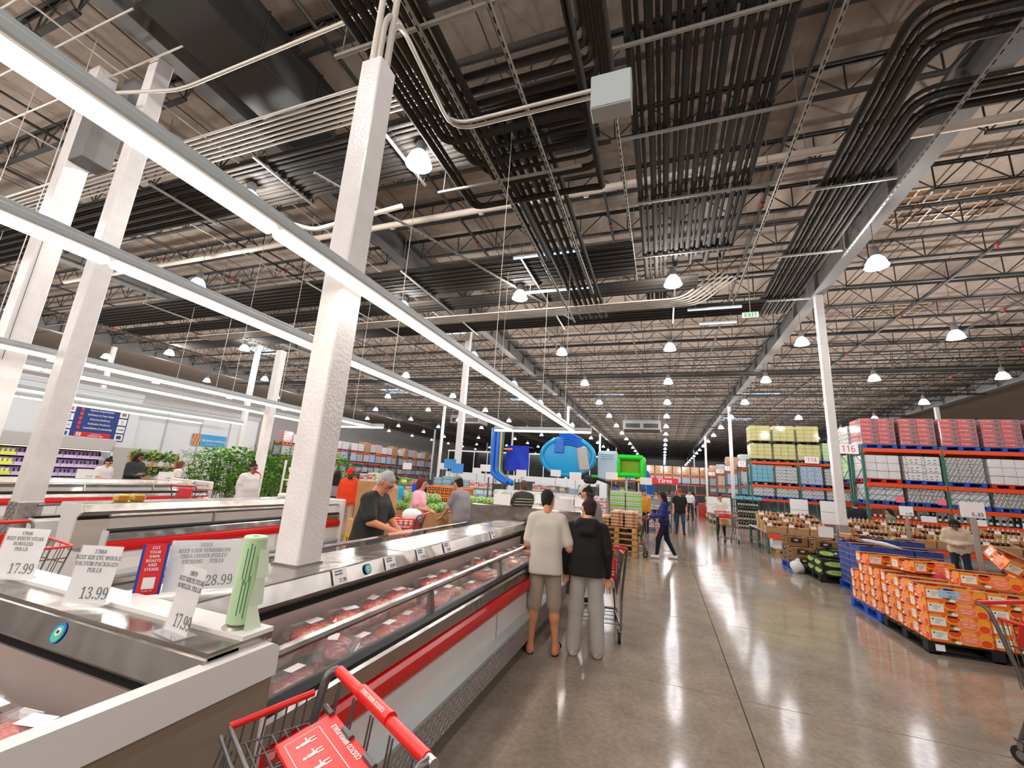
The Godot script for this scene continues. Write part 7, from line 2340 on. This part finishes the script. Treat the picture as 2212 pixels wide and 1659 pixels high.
		net(hh, o.get("head_cell", 0.0085) * 1.2, 0.03, hm, [[hd.call(0, 0.045, 0.052), HB * Vector3(0, -0.45, 0.9).normalized()]] if style != "bun" else [[hd.call(0, 0.03, 0.05), HB * Vector3(0, -0.4, 0.9).normalized()]])
		part("hair", hm.done(), pm, root)
	if o.has("cap"):
		var cb := []
		var cc: Color = lin(o["cap"])
		cb.append([hd.call(0, 0.085, -0.025), hd.call(0, 0.08, 0.015), 0.083, 0.08, cc])
		var brim: float = -1.0 if o.get("cap_back", false) else 1.0
		for i in 5:
			cb.append([hd.call((i - 2) * 0.028, 0.075, 0.07 * brim), hd.call((i - 2) * 0.03, 0.055, (0.155 - 0.012 * absf(i - 2)) * brim), 0.014, 0.01, cc])
		var cm := MB.new()
		cm.tf = mb.tf
		net(cb, 0.009, 0.012, cm, [[hd.call(0, 0.048, 0), HB * Vector3(0, -1, 0)]])
		part("cap", cm.done(), pm, root)
	if o.get("glasses", false):
		var gm := MB.new()
		gm.tf = mb.tf
		for sd in [-1.0, 1.0]:
			var pts := PackedVector3Array()
			for i in 13:
				pts.append(hd.call(sd * 0.033 + cos(TAU * i / 12) * 0.024, 0.012 + sin(TAU * i / 12) * 0.018, 0.101))
			gm.tube(pts, 0.0018, 5, false)
			gm.cyl(hd.call(sd * 0.057, 0.016, 0.10), hd.call(sd * 0.084, 0.016, -0.01), 0.0018, -1, 5)
		gm.cyl(hd.call(-0.009, 0.016, 0.102), hd.call(0.009, 0.016, 0.102), 0.0018, -1, 5)
		part("glasses", gm.done(), M.ink_grey, root)
	if o.has("stripes"):
		var sm := MB.new()
		sm.tf = mb.tf
		for i in 7:
			var y := 0.96 + 0.062 * i
			var pts := PackedVector3Array()
			for j in 25:
				var th := TAU * j / 24
				var rx := (0.185 if y < 1.2 else 0.215) * wide + loose
				pts.append(up.call(Vector3(cos(th) * rx, y, sin(th) * (0.122 * wide + loose))))
			sm.tube(pts, 0.009, 4, false)
		part("shirt_stripes", sm.done(), mat("stripe_pale", o["stripes"], 0.9), root)
	return root

func build_people() -> void:
	# the couple at the freezer
	person("man in beige T-shirt, khaki shorts and black sandals, seen from behind", Vector3(-1.22, 0.0, -4.74), PI + 0.28, {"slim": 0.9, "h": 1.66, "top": Color(0.78, 0.75, 0.70), "bottom": Color(0.62, 0.56, 0.50), "sep": true, "shorts": true, "sandals": true, "shoe": Color(0.08, 0.08, 0.08), "skin": Color(0.78, 0.52, 0.38), "loose": 0.016, "hem": 0.90, "lean": 0.1, "nod": 0.45, "look": -0.5, "arms": "hold", "cell": 0.013, "head_cell": 0.006, "hand_cell": 0.006, "splay": 0.15, "wide": 1.0, "elbow_l": Vector3(-0.30, 1.10, 0.02), "wrist_l": Vector3(-0.10, 1.06, 0.26)})
	person("woman in black hoodie and wide grey sweatpants, seen from behind", Vector3(-0.80, 0.0, -4.90), PI + 0.15, {"h": 1.58, "top": Color(0.07, 0.07, 0.08), "bottom": Color(0.66, 0.64, 0.61), "sep": true, "flare": 0.042, "shoe": Color(0.88, 0.82, 0.74), "skin": Color(0.85, 0.62, 0.50), "hair": Color(0.16, 0.08, 0.07), "loose": 0.026, "hem": 0.95, "long": true, "hood": true, "lean": 0.06, "nod": 0.35, "look": 0.6, "style": "up", "cell": 0.013, "head_cell": 0.006, "hand_cell": 0.006, "splay": 0.12, "arms": "down"})
	# around the freezers
	person("grey-haired man in dark T-shirt and glasses reading a meat pack", Vector3(-3.36, 0, -4.42), PI / 2 + 0.15, {"h": 1.76, "top": Color(0.14, 0.14, 0.15), "sep": true, "bottom": Color(0.45, 0.40, 0.32), "hair": Color(0.62, 0.62, 0.62), "brow": Color(0.5, 0.5, 0.5), "skin": Color(0.82, 0.55, 0.42), "loose": 0.03, "hem": 0.88, "lean": 0.14, "nod": 0.55, "arms": "reach", "glasses": true, "wide": 1.1, "cell": 0.014, "head_cell": 0.006, "hand_cell": 0.006})
	var pk := thing("meat_pack", "pink meat pack held by the man in dark T-shirt", "meat pack", Vector3(-2.86, 1.06, -4.38), 0.4)
	part("tray", box_mesh(Vector3(0.26, 0.035, 0.18), 0.012), M.meat_fat, pk, Vector3.ZERO, Basis(Vector3.BACK, 0.15))
	part("wrap", box_mesh(Vector3(0.27, 0.045, 0.19), 0.015), M.film, pk, Vector3.ZERO, Basis(Vector3.BACK, 0.15))
	person("woman in pink blouse with reddish bob beside the watermelon bins", Vector3(-4.75, 0, -7.75), PI / 2 + 0.2, {"h": 1.64, "top": Color(0.92, 0.68, 0.74), "bottom": Color(0.25, 0.25, 0.3), "hair": Color(0.35, 0.12, 0.10), "style": "bob", "loose": 0.03, "bust": true, "arms": "hold"})
	person("man in grey vest with blue sleeves and olive cap at the cart", Vector3(-3.72, 0, -7.75), -PI / 2 - 0.25, {"h": 1.72, "top": Color(0.52, 0.50, 0.52), "bottom": Color(0.3, 0.3, 0.32), "cap": Color(0.48, 0.46, 0.38), "loose": 0.03, "lean": 0.2, "nod": 0.2, "arms": "reach", "wide": 1.1})
	person("man in dark striped polo shirt reaching into the far case", Vector3(-3.02, 0, -9.45), PI + 0.7, {"h": 1.72, "top": Color(0.20, 0.19, 0.19), "bottom": Color(0.2, 0.2, 0.22), "hair": Color(0.35, 0.25, 0.2), "stripes": Color(0.75, 0.70, 0.62), "loose": 0.02, "arms": "reach", "skin": Color(0.72, 0.48, 0.38)})
	person("man in grey shirt and pale cap behind the woman in black", Vector3(-1.02, 0, -7.0), -PI / 2 - 0.2, {"h": 1.74, "top": Color(0.48, 0.47, 0.46), "cap": Color(0.75, 0.70, 0.65), "loose": 0.02, "nod": 0.4, "lean": 0.15, "arms": "hold"})
	person("man in orange hoodie and red cap among the garden goods", Vector3(-7.85, 0, -9.35), 0.4, {"h": 1.74, "top": Color(0.88, 0.25, 0.08), "bottom": Color(0.70, 0.60, 0.48), "cap": Color(0.82, 0.10, 0.10), "long": true, "hood": true, "beard": true, "skin": Color(0.45, 0.30, 0.22), "loose": 0.03, "nod": 0.4, "wide": 1.1})
	person("woman in grey top seen from behind beside the orange hoodie", Vector3(-8.45, 0, -9.5), PI + 0.5, {"h": 1.66, "top": Color(0.58, 0.58, 0.6), "bottom": Color(0.1, 0.1, 0.12), "style": "long", "bust": true})
	person("woman in turquoise top behind the brown display cartons", Vector3(-7.0, 0, -10.2), 0.2, {"h": 1.6, "top": Color(0.16, 0.66, 0.80), "bottom": Color(0.2, 0.2, 0.25), "skin": Color(0.5, 0.33, 0.25), "loose": 0.03})
	person("woman in white jacket and leafy skirt walking past the plants", Vector3(-9.85, 0, -8.0), PI / 2, {"h": 1.72, "top": Color(0.80, 0.78, 0.78), "bottom": Color(0.45, 0.50, 0.36), "long": true, "loose": 0.05, "hem": 0.86, "style": "bun", "skin": Color(0.60, 0.38, 0.28), "nod": 0.2, "wide": 1.15, "flare": 0.03, "glasses": true})
	person("woman in white T-shirt with bun looking down at her phone", Vector3(-14.75, 0, -7.45), PI / 2 + 0.3, {"h": 1.60, "top": Color(0.84, 0.81, 0.81), "bottom": Color(0.15, 0.15, 0.16), "style": "bun", "nod": 0.45, "arms": "hold", "loose": 0.02})
	person("long-haired man in dark jacket reading a paper", Vector3(-14.7, 0, -8.15), PI / 2 + 0.25, {"h": 1.80, "top": Color(0.16, 0.17, 0.17), "bottom": Color(0.1, 0.1, 0.1), "long": true, "style": "long", "skin": Color(0.62, 0.40, 0.30), "nod": 0.35, "arms": "hold", "beard": true, "loose": 0.03, "wide": 1.12})
	solo("paper_sheet", "white paper held by the long-haired man", "paper", box_mesh(Vector3(0.24, 0.003, 0.16)), M.paper, Vector3(-14.36, 1.17, -8.12), Basis(Vector3.BACK, 0.5))
	person("person in white shirt facing the plants, back turned", Vector3(-14.6, 0, -9.3), PI - 0.3, {"h": 1.62, "top": Color(0.85, 0.80, 0.78), "bottom": Color(0.5, 0.25, 0.22), "hair": Color(0.42, 0.24, 0.16), "style": "bob", "loose": 0.03})
	# in the aisle
	person("woman in navy top and leggings pushing a cart across the aisle", Vector3(0.02, 0, -12.15), -PI / 2, {"h": 1.66, "top": Color(0.14, 0.15, 0.42), "bottom": Color(0.07, 0.08, 0.16), "shoe": Color(0.92, 0.90, 0.90), "style": "long", "long": true, "bust": true, "step": 0.24, "arms": "push", "wide": 1.03, "cell": 0.018, "skin": Color(0.72, 0.48, 0.38)})
	person("man in black T-shirt, jeans and red cap walking up the aisle", Vector3(0.62, 0, -18.9), 0.0, {"h": 1.76, "top": Color(0.08, 0.08, 0.08), "bottom": Color(0.14, 0.22, 0.32), "cap": Color(0.72, 0.08, 0.08), "step": 0.12, "loose": 0.02, "wide": 1.1})
	person("woman in mustard sweater and dark skirt in the aisle", Vector3(-0.75, 0, -18.2), 0.3, {"h": 1.64, "top": Color(0.86, 0.55, 0.10), "bottom": Color(0.16, 0.12, 0.10), "style": "long", "long": true, "loose": 0.02, "flare": 0.04})
	person("woman in white blouse pushing a cart near the wine bins", Vector3(2.1, 0, -18.9), 0.1, {"h": 1.66, "top": Color(0.82, 0.80, 0.77), "bottom": Color(0.1, 0.1, 0.12), "long": true, "style": "bun", "arms": "push", "loose": 0.02})
	var far := [[Vector3(-0.3, 0, -21.5), Color(0.6, 0.62, 0.66), "in grey plaid"], [Vector3(-0.9, 0, -24.0), Color(0.75, 0.12, 0.12), "in red with a white hat"], [Vector3(0.4, 0, -26.0), Color(0.35, 0.35, 0.4), "in charcoal"], [Vector3(1.5, 0, -28.0), Color(0.85, 0.85, 0.86), "in white"], [Vector3(2.0, 0, -33.0), Color(0.25, 0.3, 0.45), "in slate blue"], [Vector3(-1.6, 0, -29.0), Color(0.15, 0.14, 0.14), "in black"], [Vector3(0.9, 0, -36.0), Color(0.5, 0.3, 0.3), "in dull rose"], [Vector3(-2.4, 0, -33.0), Color(0.3, 0.4, 0.3), "in moss green"]]
	var k := 0
	for f in far:
		person("distant shopper %s far down the main aisle" % f[2], f[0], 0.4 * (k % 3) - 0.3 + (PI if k % 3 == 1 else 0.0), {"h": 1.62 + 0.04 * (k % 4), "top": f[1], "bottom": Color(0.15, 0.16, 0.2), "style": ["long", "short"][k % 2], "step": 0.1 * (k % 3), "cell": 0.032, "head_cell": 0.012, "hand_cell": 0.012, "long": k % 2 == 0})
		k += 1
	# at the wine
	person("man in black sweater browsing wine, back turned", Vector3(6.2, 0, -17.95), PI, {"h": 1.76, "top": Color(0.08, 0.08, 0.1), "bottom": Color(0.1, 0.1, 0.12), "hair": Color(0.25, 0.24, 0.24), "long": true, "loose": 0.03, "wide": 1.1})
	person("dark-haired woman in green cardigan browsing wine", Vector3(7.15, 0, -17.95), -PI / 2, {"h": 1.58, "top": Color(0.40, 0.44, 0.34), "bottom": Color(0.15, 0.15, 0.15), "style": "long", "long": true, "nod": 0.2})
	person("woman in cream coat bending over the bins near the oranges", Vector3(6.35, 0, -13.0), -0.5, {"h": 1.55, "top": Color(0.80, 0.72, 0.64), "bottom": Color(0.1, 0.15, 0.22), "style": "long", "long": true, "lean": 0.35, "nod": 0.5, "loose": 0.02, "arms": "fold", "skin": Color(0.6, 0.4, 0.3)})

# ---------------------------------------------------------------- shopping carts
func bar(pts: Array, r: float, m: Material, called: String, parent: Node3D, k := 6, br := 0.0) -> MeshInstance3D:
	var mb := MB.new()
	mb.tube(bend(pts, br) if br > 0 else PackedVector3Array(pts), r, k)
	return part(called, mb.done(), m, parent)

# local: handle at the origin side (z = 0), basket toward +z; y up from the floor
func cart_parts(o: Node3D, far: bool) -> void:
	var W := 0.28; var L := 0.92; var H := 0.98
	var gm: Material = M.cart_grey
	var rim := [Vector3(-W, H - 0.02, 0.06), Vector3(-W * 0.82, H - 0.06, L), Vector3(W * 0.82, H - 0.06, L), Vector3(W, H - 0.02, 0.06)]
	bar([rim[0], rim[1], rim[2], rim[3]], 0.011, M.cart_red, "rim", o, 8, 0.05)
	# wire basket
	var wires := 9 if far else 16
	for s in [-1.0, 1.0]:
		for i in wires:
			var t := float(i) / (wires - 1)
			var z := lerpf(0.08, L - 0.02, t)
			bar([Vector3(s * lerpf(W, W * 0.82, t), H - 0.03 - 0.04 * t, z), Vector3(s * W * 0.72, 0.50 + 0.06 * t, lerpf(0.10, L - 0.12, t))], 0.0035, gm, "wire", o, 4)
		for y in [0.62, 0.78]:
			bar([Vector3(s * W * 0.86, y, 0.08), Vector3(s * W * 0.76, y, L - 0.06)], 0.005, gm, "wire", o, 5)
	for i in (7 if far else 12):
		var x := lerpf(-W * 0.8, W * 0.8, i / (6.0 if far else 11.0))
		bar([Vector3(x, H - 0.07, L), Vector3(x * 0.9, 0.55, L - 0.1)], 0.0035, gm, "wire", o, 4)
		bar([Vector3(x * 0.9, 0.55, L - 0.1), Vector3(x * 0.9, 0.49, 0.1)], 0.0035, gm, "wire", o, 4)
	for y in [0.66, 0.82]:
		bar([Vector3(-W * 0.78, y, L - 0.04), Vector3(W * 0.78, y, L - 0.04)], 0.005, gm, "wire", o, 5)
	# rear gate
	for i in 9:
		var x := lerpf(-W * 0.85, W * 0.85, i / 8.0)
		bar([Vector3(x, H - 0.02, 0.05), Vector3(x, 0.50, 0.10)], 0.0035, gm, "wire", o, 4)
	# handle and posts
	bar([Vector3(-W - 0.02, 1.04, -0.04), Vector3(W + 0.02, 1.04, -0.04)], 0.017, M.cart_red, "handle", o, 12)
	for s in [-1.0, 1.0]:
		bar([Vector3(s * (W + 0.02), 1.04, -0.04), Vector3(s * (W + 0.03), 1.02, 0.03), Vector3(s * (W - 0.02), 0.45, 0.16), Vector3(s * (W - 0.03), 0.16, 0.05)], 0.014, gm, "post", o, 8, 0.06)
		bar([Vector3(s * (W - 0.03), 0.16, 0.02), Vector3(s * (W - 0.07), 0.14, L - 0.02)], 0.014, gm, "chassis_rail", o, 8)
		bar([Vector3(s * (W - 0.06), 0.15, L - 0.1), Vector3(s * (W - 0.1), 0.5, 0.4)], 0.010, gm, "brace", o, 6)
	bar([Vector3(-W + 0.07, 0.14, L - 0.02), Vector3(W - 0.07, 0.14, L - 0.02)], 0.014, gm, "chassis_bar", o, 8)
	for i in 4:
		bar([Vector3(-W + 0.04, 0.15, 0.2 + 0.17 * i), Vector3(W - 0.04, 0.15, 0.2 + 0.17 * i)], 0.005, gm, "rack_wire", o, 5)
	# seat flap
	var fl := part("seat_flap", box_mesh(Vector3(0.36, 0.2, 0.012), 0.005), M.cart_red, o, Vector3(0, 0.86, 0.11), Basis(Vector3.RIGHT, 0.2))
	if not far:
		part("flap_panel", box_mesh(Vector3(0.3, 0.12, 0.002)), M.cart_red, fl, Vector3(0, -0.02, -0.007))
	for s in [-1.0, 1.0]:
		for z in [0.04, L - 0.04]:
			var wh := MB.new()
			wh.cyl(Vector3(s * (W - 0.05) - 0.015, 0.06, z), Vector3(s * (W - 0.05) + 0.015, 0.06, z), 0.06, -1, 14)
			var w := part("wheel", wh.done(), M.rubber, o)
			var hb := MB.new()
			hb.cyl(Vector3(s * (W - 0.05) - 0.018, 0.06, z), Vector3(s * (W - 0.05) + 0.018, 0.06, z), 0.03, -1, 10)
			part("hub", hb.done(), M.steel_dull, w)
			part("fork", box_mesh(Vector3(0.05, 0.07, 0.03), 0.008), M.steel_dull, o, Vector3(s * (W - 0.05), 0.125, z))

func cart(label: String, at: Vector3, turn: float, far := true) -> Node3D:
	var o := thing("shopping_cart", label, "shopping cart", at, turn)
	cart_parts(o, far)
	return o

func build_carts() -> void:
	near_cart()
	cart("shopping cart with red handle in front of the beige and black couple", Vector3(-0.72, 0, -5.35), PI + 0.15, false)
	cart("shopping cart pushed by the woman in navy", Vector3(-0.42, 0, -12.15), -PI / 2)
	cart("shopping cart pushed by the woman in white blouse", Vector3(2.15, 0, -18.45), 0.15)
	var cc := cart("loaded shopping cart between the pink blouse and the grey vest", Vector3(-4.05, 0, -6.85), -PI / 2 + 0.3)
	cart("shopping cart parked beside the third freezer island", Vector3(-11.6, 0, -7.6), -PI + 0.4)
	cart("shopping cart with red rim behind the near price cards", Vector3(-5.86, 0, -2.2), PI / 2)
	var rc := cart("shopping cart full of mesh bags at the right edge by the oranges", Vector3(2.55, 0, -4.70), 0.61, false)
	# goods in the right cart
	var pm := mat("mesh_magenta", Color(0.80, 0.10, 0.35), 0.5)
	for i in 4:
		var mb := MB.new(); mb.blob(Vector3.ZERO, Vector3(0.14, 0.09, 0.11), 12, 7, Basis.IDENTITY, 0.18, i)
		solo("mesh_bag", ["magenta mesh bag in the right-hand cart", "yellow fruit bag in the right-hand cart"][i % 2], "bag", mb.done(), pm if i % 2 == 0 else mat("bag_yellow", Color(0.9, 0.65, 0.12), 0.5), Vector3(2.62 + 0.09 * i, 0.62 + 0.17 * (i % 2), -4.50 + 0.12 * i), yaw(i), ["magenta mesh bags in the right-hand cart", "yellow fruit bags in the right-hand cart"][i % 2])
	# drinks in the coke cart
	var ri := new_img(96, 64, Color(0.80, 0.06, 0.08))
	for i in 4: disc(ri, 14 + i * 23, 14, 9, 12, Color(0.85, 0.82, 0.82))
	ri.fill_rect(Rect2i(6, 34, 84, 4), Color(0.95, 0.9, 0.9)); ri.fill_rect(Rect2i(16, 42, 64, 8), Color(0.9, 0.8, 0.8))
	var rm := img_mat("soda_print", ri, 0.4)
	for i in 2:
		solo("soda_pack", "red pack of soda cans in the loaded cart", "soda pack", box_mesh(Vector3(0.4, 0.16, 0.26), 0.012), rm, Vector3(-4.78 + 0.42 * i, 0.83, -6.86 + 0.08 * i), yaw(0.3), "red soda packs in the loaded cart")
	var wb := MB.new(); wb.blob(Vector3.ZERO, Vector3(0.2, 0.12, 0.14), 12, 7, Basis.IDENTITY, 0.12, 1.0)
	solo("paper_towels", "white wrapped pack resting on the loaded cart", "paper pack", wb.done(), M.white, Vector3(-4.35, 0.98, -6.95))
	for i in 2:
		solo("snack_case", ["sky-blue case on the loaded cart's lower rack", "yellow printed case on the loaded cart's lower rack"][i], "carton", box_mesh(Vector3(0.3, 0.2, 0.28), 0.02), [M["c_cyan"], M["c_yellow"]][i], Vector3(-4.62 + 0.34 * i, 0.27, -6.80 + 0.05 * i), yaw(0.3))
	# groceries in the navy woman's cart
	var gb := MB.new(); gb.blob(Vector3.ZERO, Vector3(0.22, 0.12, 0.16), 12, 7, Basis.IDENTITY, 0.2, 3.0)
	solo("grocery_bag", "brown and red bag riding in the cart pushed by the woman in navy", "bag", gb.done(), M.cardboard, Vector3(-0.75, 0.70, -12.15))
	for i in 3:
		solo("grocery_box", "pale box riding in the cart pushed by the woman in white", "box", box_mesh(Vector3(0.2, 0.22, 0.25), 0.01), goods_mat(i * 3), Vector3(2.1 + 0.14 * (i % 2), 0.69, -18.2 + 0.27 * (i / 2)), yaw(0.1 + 0.2 * i), "boxes in the white-blouse woman's cart")
	# goods in the third-island cart
	for i in 3:
		var mb := MB.new(); mb.blob(Vector3.ZERO, Vector3(0.12, 0.09, 0.1), 10, 6, Basis.IDENTITY, 0.15, i)
		solo("grocery_bag", ["small red bag in the cart by the third island", "brown paper bag in the cart by the third island", "small white bag in the cart by the third island"][i], "bag", mb.done(), [M.case_red, M.cardboard, M.paper][i], Vector3(-11.68 + 0.06 * i, 0.66, -7.95 - 0.14 * i), Basis.IDENTITY)
	# bottle in the couple's cart
	for i in 2:
		solo("drink_pack", "red drink pack in the couple's cart", "soda pack", box_mesh(Vector3(0.16, 0.26, 0.2), 0.02), rm, Vector3(-0.86 + 0.2 * i, 0.70, -5.9), yaw(0.2), "red drink packs in the couple's cart")

func near_cart() -> void:
	# nearest cart: handle from A to Bv, short seat basket toward the end case
	var A := Vector3(-1.04, 1.08, -1.32)
	var Bv := Vector3(-0.545, 1.08, -1.06)
	var o := thing("shopping_cart", "near shopping cart with red handle and red printed seat flap", "shopping cart", Vector3(A.x, 0, A.z), 0)
	var gm: Material = M.cart_grey
	var dir := (Bv - A).normalized()
	var out := Vector3(-dir.z, 0, dir.x)
	if out.x > 0: out = -out
	# out points from the handle toward the basket
	var P := func(u: float, y: float, w: float) -> Vector3: return dir * u + out * w + Vector3(0, y, 0)
	var W := A.distance_to(Bv)
	var hd := bar([P.call(0.0, 1.08, 0), P.call(W, 1.08, 0)], 0.0165, M.cart_red, "handle", o, 16)
	bar([P.call(W * 0.32, 1.085, 0), P.call(W * 0.66, 1.085, 0)], 0.0195, M.cart_red, "handle_sleeve", o, 16)
	bar([P.call(W, 1.08, 0), P.call(W + 0.03, 1.08, 0)], 0.014, M.chrome, "handle_end", o, 12)
	var tb := Basis(dir * -1.0, Vector3.UP, Vector3.ZERO)
	# lettering on top of the sleeve, reading from the basket side
	var zb := (out * 0.6 + Vector3(0, 0.8, 0)).normalized()
	var xb := -dir
	var yb := zb.cross(xb)
	write("COSTCO WHOLESALE", 0.011, M.white, o, P.call(W * 0.49, 1.085, 0) + zb * 0.0192, Basis(xb, yb, zb), 0.95, false, true)
	var D := 0.27
	for u in [-0.012, W + 0.012]:
		bar([P.call(u, 1.08, 0.0), P.call(u, 1.075, 0.035), P.call(u, 0.62, 0.12), P.call(u, 0.14, 0.06)], 0.014, gm, "post", o, 10, 0.04)
		part("post_plate", box_mesh(Vector3(0.03, 0.34, 0.012), 0.004), gm, o, P.call(u, 0.89, 0.07), Basis(dir, Vector3.UP, dir.cross(Vector3.UP)) * Basis(Vector3.RIGHT, -0.18))
		bar([P.call(u, 1.03, 0.07), P.call(u, 1.0, D + 0.03)], 0.010, M.cart_red, "side_rim", o, 10)
		bar([P.call(u, 0.86, 0.10), P.call(u, 0.84, D + 0.06)], 0.006, gm, "side_rail", o, 6)
		for i in 8:
			var w := lerpf(0.09, D + 0.02, i / 7.0)
			bar([P.call(u, 1.025 - 0.02 * i / 7.0, w), P.call(u + (0.02 if u < 0.1 else -0.02), 0.50, w + 0.05)], 0.003, gm, "wire", o, 5)
	for k in 2:
		bar([P.call(-0.012, 1.0 - 0.02 * k, D + 0.03 + 0.018 * k), P.call(W + 0.012, 1.0 - 0.02 * k, D + 0.03 + 0.018 * k)], 0.006, gm, "front_rim", o, 8)
	for i in 14:
		var u := lerpf(0.01, W - 0.01, i / 13.0)
		bar([P.call(u, 0.99, D + 0.04), P.call(u, 0.50, D + 0.17)], 0.003, gm, "wire", o, 5)
	# rear wires in pairs below the handle
	for i in 5:
		for s in [-0.008, 0.008]:
			bar([P.call(lerpf(0.04, W - 0.04, i / 4.0) + s, 1.06, 0.01), P.call(lerpf(0.04, W - 0.04, i / 4.0) + s, 0.48, 0.08)], 0.003, gm, "wire", o, 5)
	# seat grid and flap
	for i in 6:
		bar([P.call(0.0, 0.95, 0.08 + 0.035 * i), P.call(W, 0.95, 0.08 + 0.035 * i)], 0.0028, gm, "seat_wire", o, 5)
	for i in 8:
		bar([P.call(lerpf(0.0, W, i / 7.0), 0.95, 0.07), P.call(lerpf(0.0, W, i / 7.0), 0.95, D)], 0.0028, gm, "seat_wire", o, 5)
	var fz := (Vector3(0, 1, 0) + out * 0.25).normalized()
	var fb := Basis(-dir, fz.cross(-dir), fz)
	var fl := part("seat_flap", box_mesh(Vector3(0.32, 0.17, 0.01), 0.004), M.cart_red, o, P.call(W * 0.42, 0.975, 0.115), fb)
	write("COSTCO WHOLESALE", 0.014, M.white, fl, Vector3(0, -0.06, 0.006), Basis.IDENTITY, 1.0, false, true)
	part("panel_line", box_mesh(Vector3(0.26, 0.002, 0.001)), M.white, fl, Vector3(0, 0.065, 0.0055))
	part("panel_line", box_mesh(Vector3(0.26, 0.002, 0.001)), M.white, fl, Vector3(0, -0.03, 0.0055))
	for s in [-1.0, 1.0]:
		part("panel_line", box_mesh(Vector3(0.002, 0.095, 0.001)), M.white, fl, Vector3(s * 0.13, 0.0175, 0.0055))
	for i in 4:
		var mb := MB.new()
		mb.cyl(Vector3(0, 0.022, 0), Vector3(0, 0.022, 0.001), 0.006, -1, 10).box(Vector3(0, 0.002, 0.0005), Vector3(0.012, 0.026, 0.001)).box(Vector3(0.008, -0.018, 0.0005), Vector3(0.005, 0.018, 0.001)).box(Vector3(-0.006, -0.018, 0.0005), Vector3(0.005, 0.018, 0.001)).box(Vector3(0.014, -0.004, 0.0005), Vector3(0.018, 0.004, 0.001))
		var pg := part("pictogram", mb.done(), M.white, fl, Vector3(-0.09 + 0.06 * i, 0.018, 0.0052))
		pg.set_meta("kind", "stuff")
	for s in [-0.5, 0.0, 0.5]:
		bar([P.call(W * 0.38 + s * 0.3 - 0.03, 1.0, 0.045), P.call(W * 0.38 + s * 0.3 + 0.03, 1.0, 0.045)], 0.009, gm, "hinge", o, 8)
	# bottom
	for i in 10:
		bar([P.call(lerpf(0.01, W - 0.01, i / 9.0), 0.50, 0.09), P.call(lerpf(0.01, W - 0.01, i / 9.0), 0.50, D + 0.17)], 0.003, gm, "wire", o, 5)
	for u in [0.02, W - 0.02]:
		bar([P.call(u, 0.16, 0.05), P.call(u, 0.14, D + 0.2)], 0.014, gm, "chassis_rail", o, 8)
		for w in [0.06, D + 0.16]:
			var wh := MB.new()
			wh.cyl(P.call(u - 0.014, 0.06, w), P.call(u + 0.014, 0.06, w), 0.06, -1, 16)
			part("wheel", wh.done(), M.rubber, o)
			part("fork", box_mesh(Vector3(0.04, 0.08, 0.03), 0.006), M.steel_dull, o, P.call(u, 0.12, w))
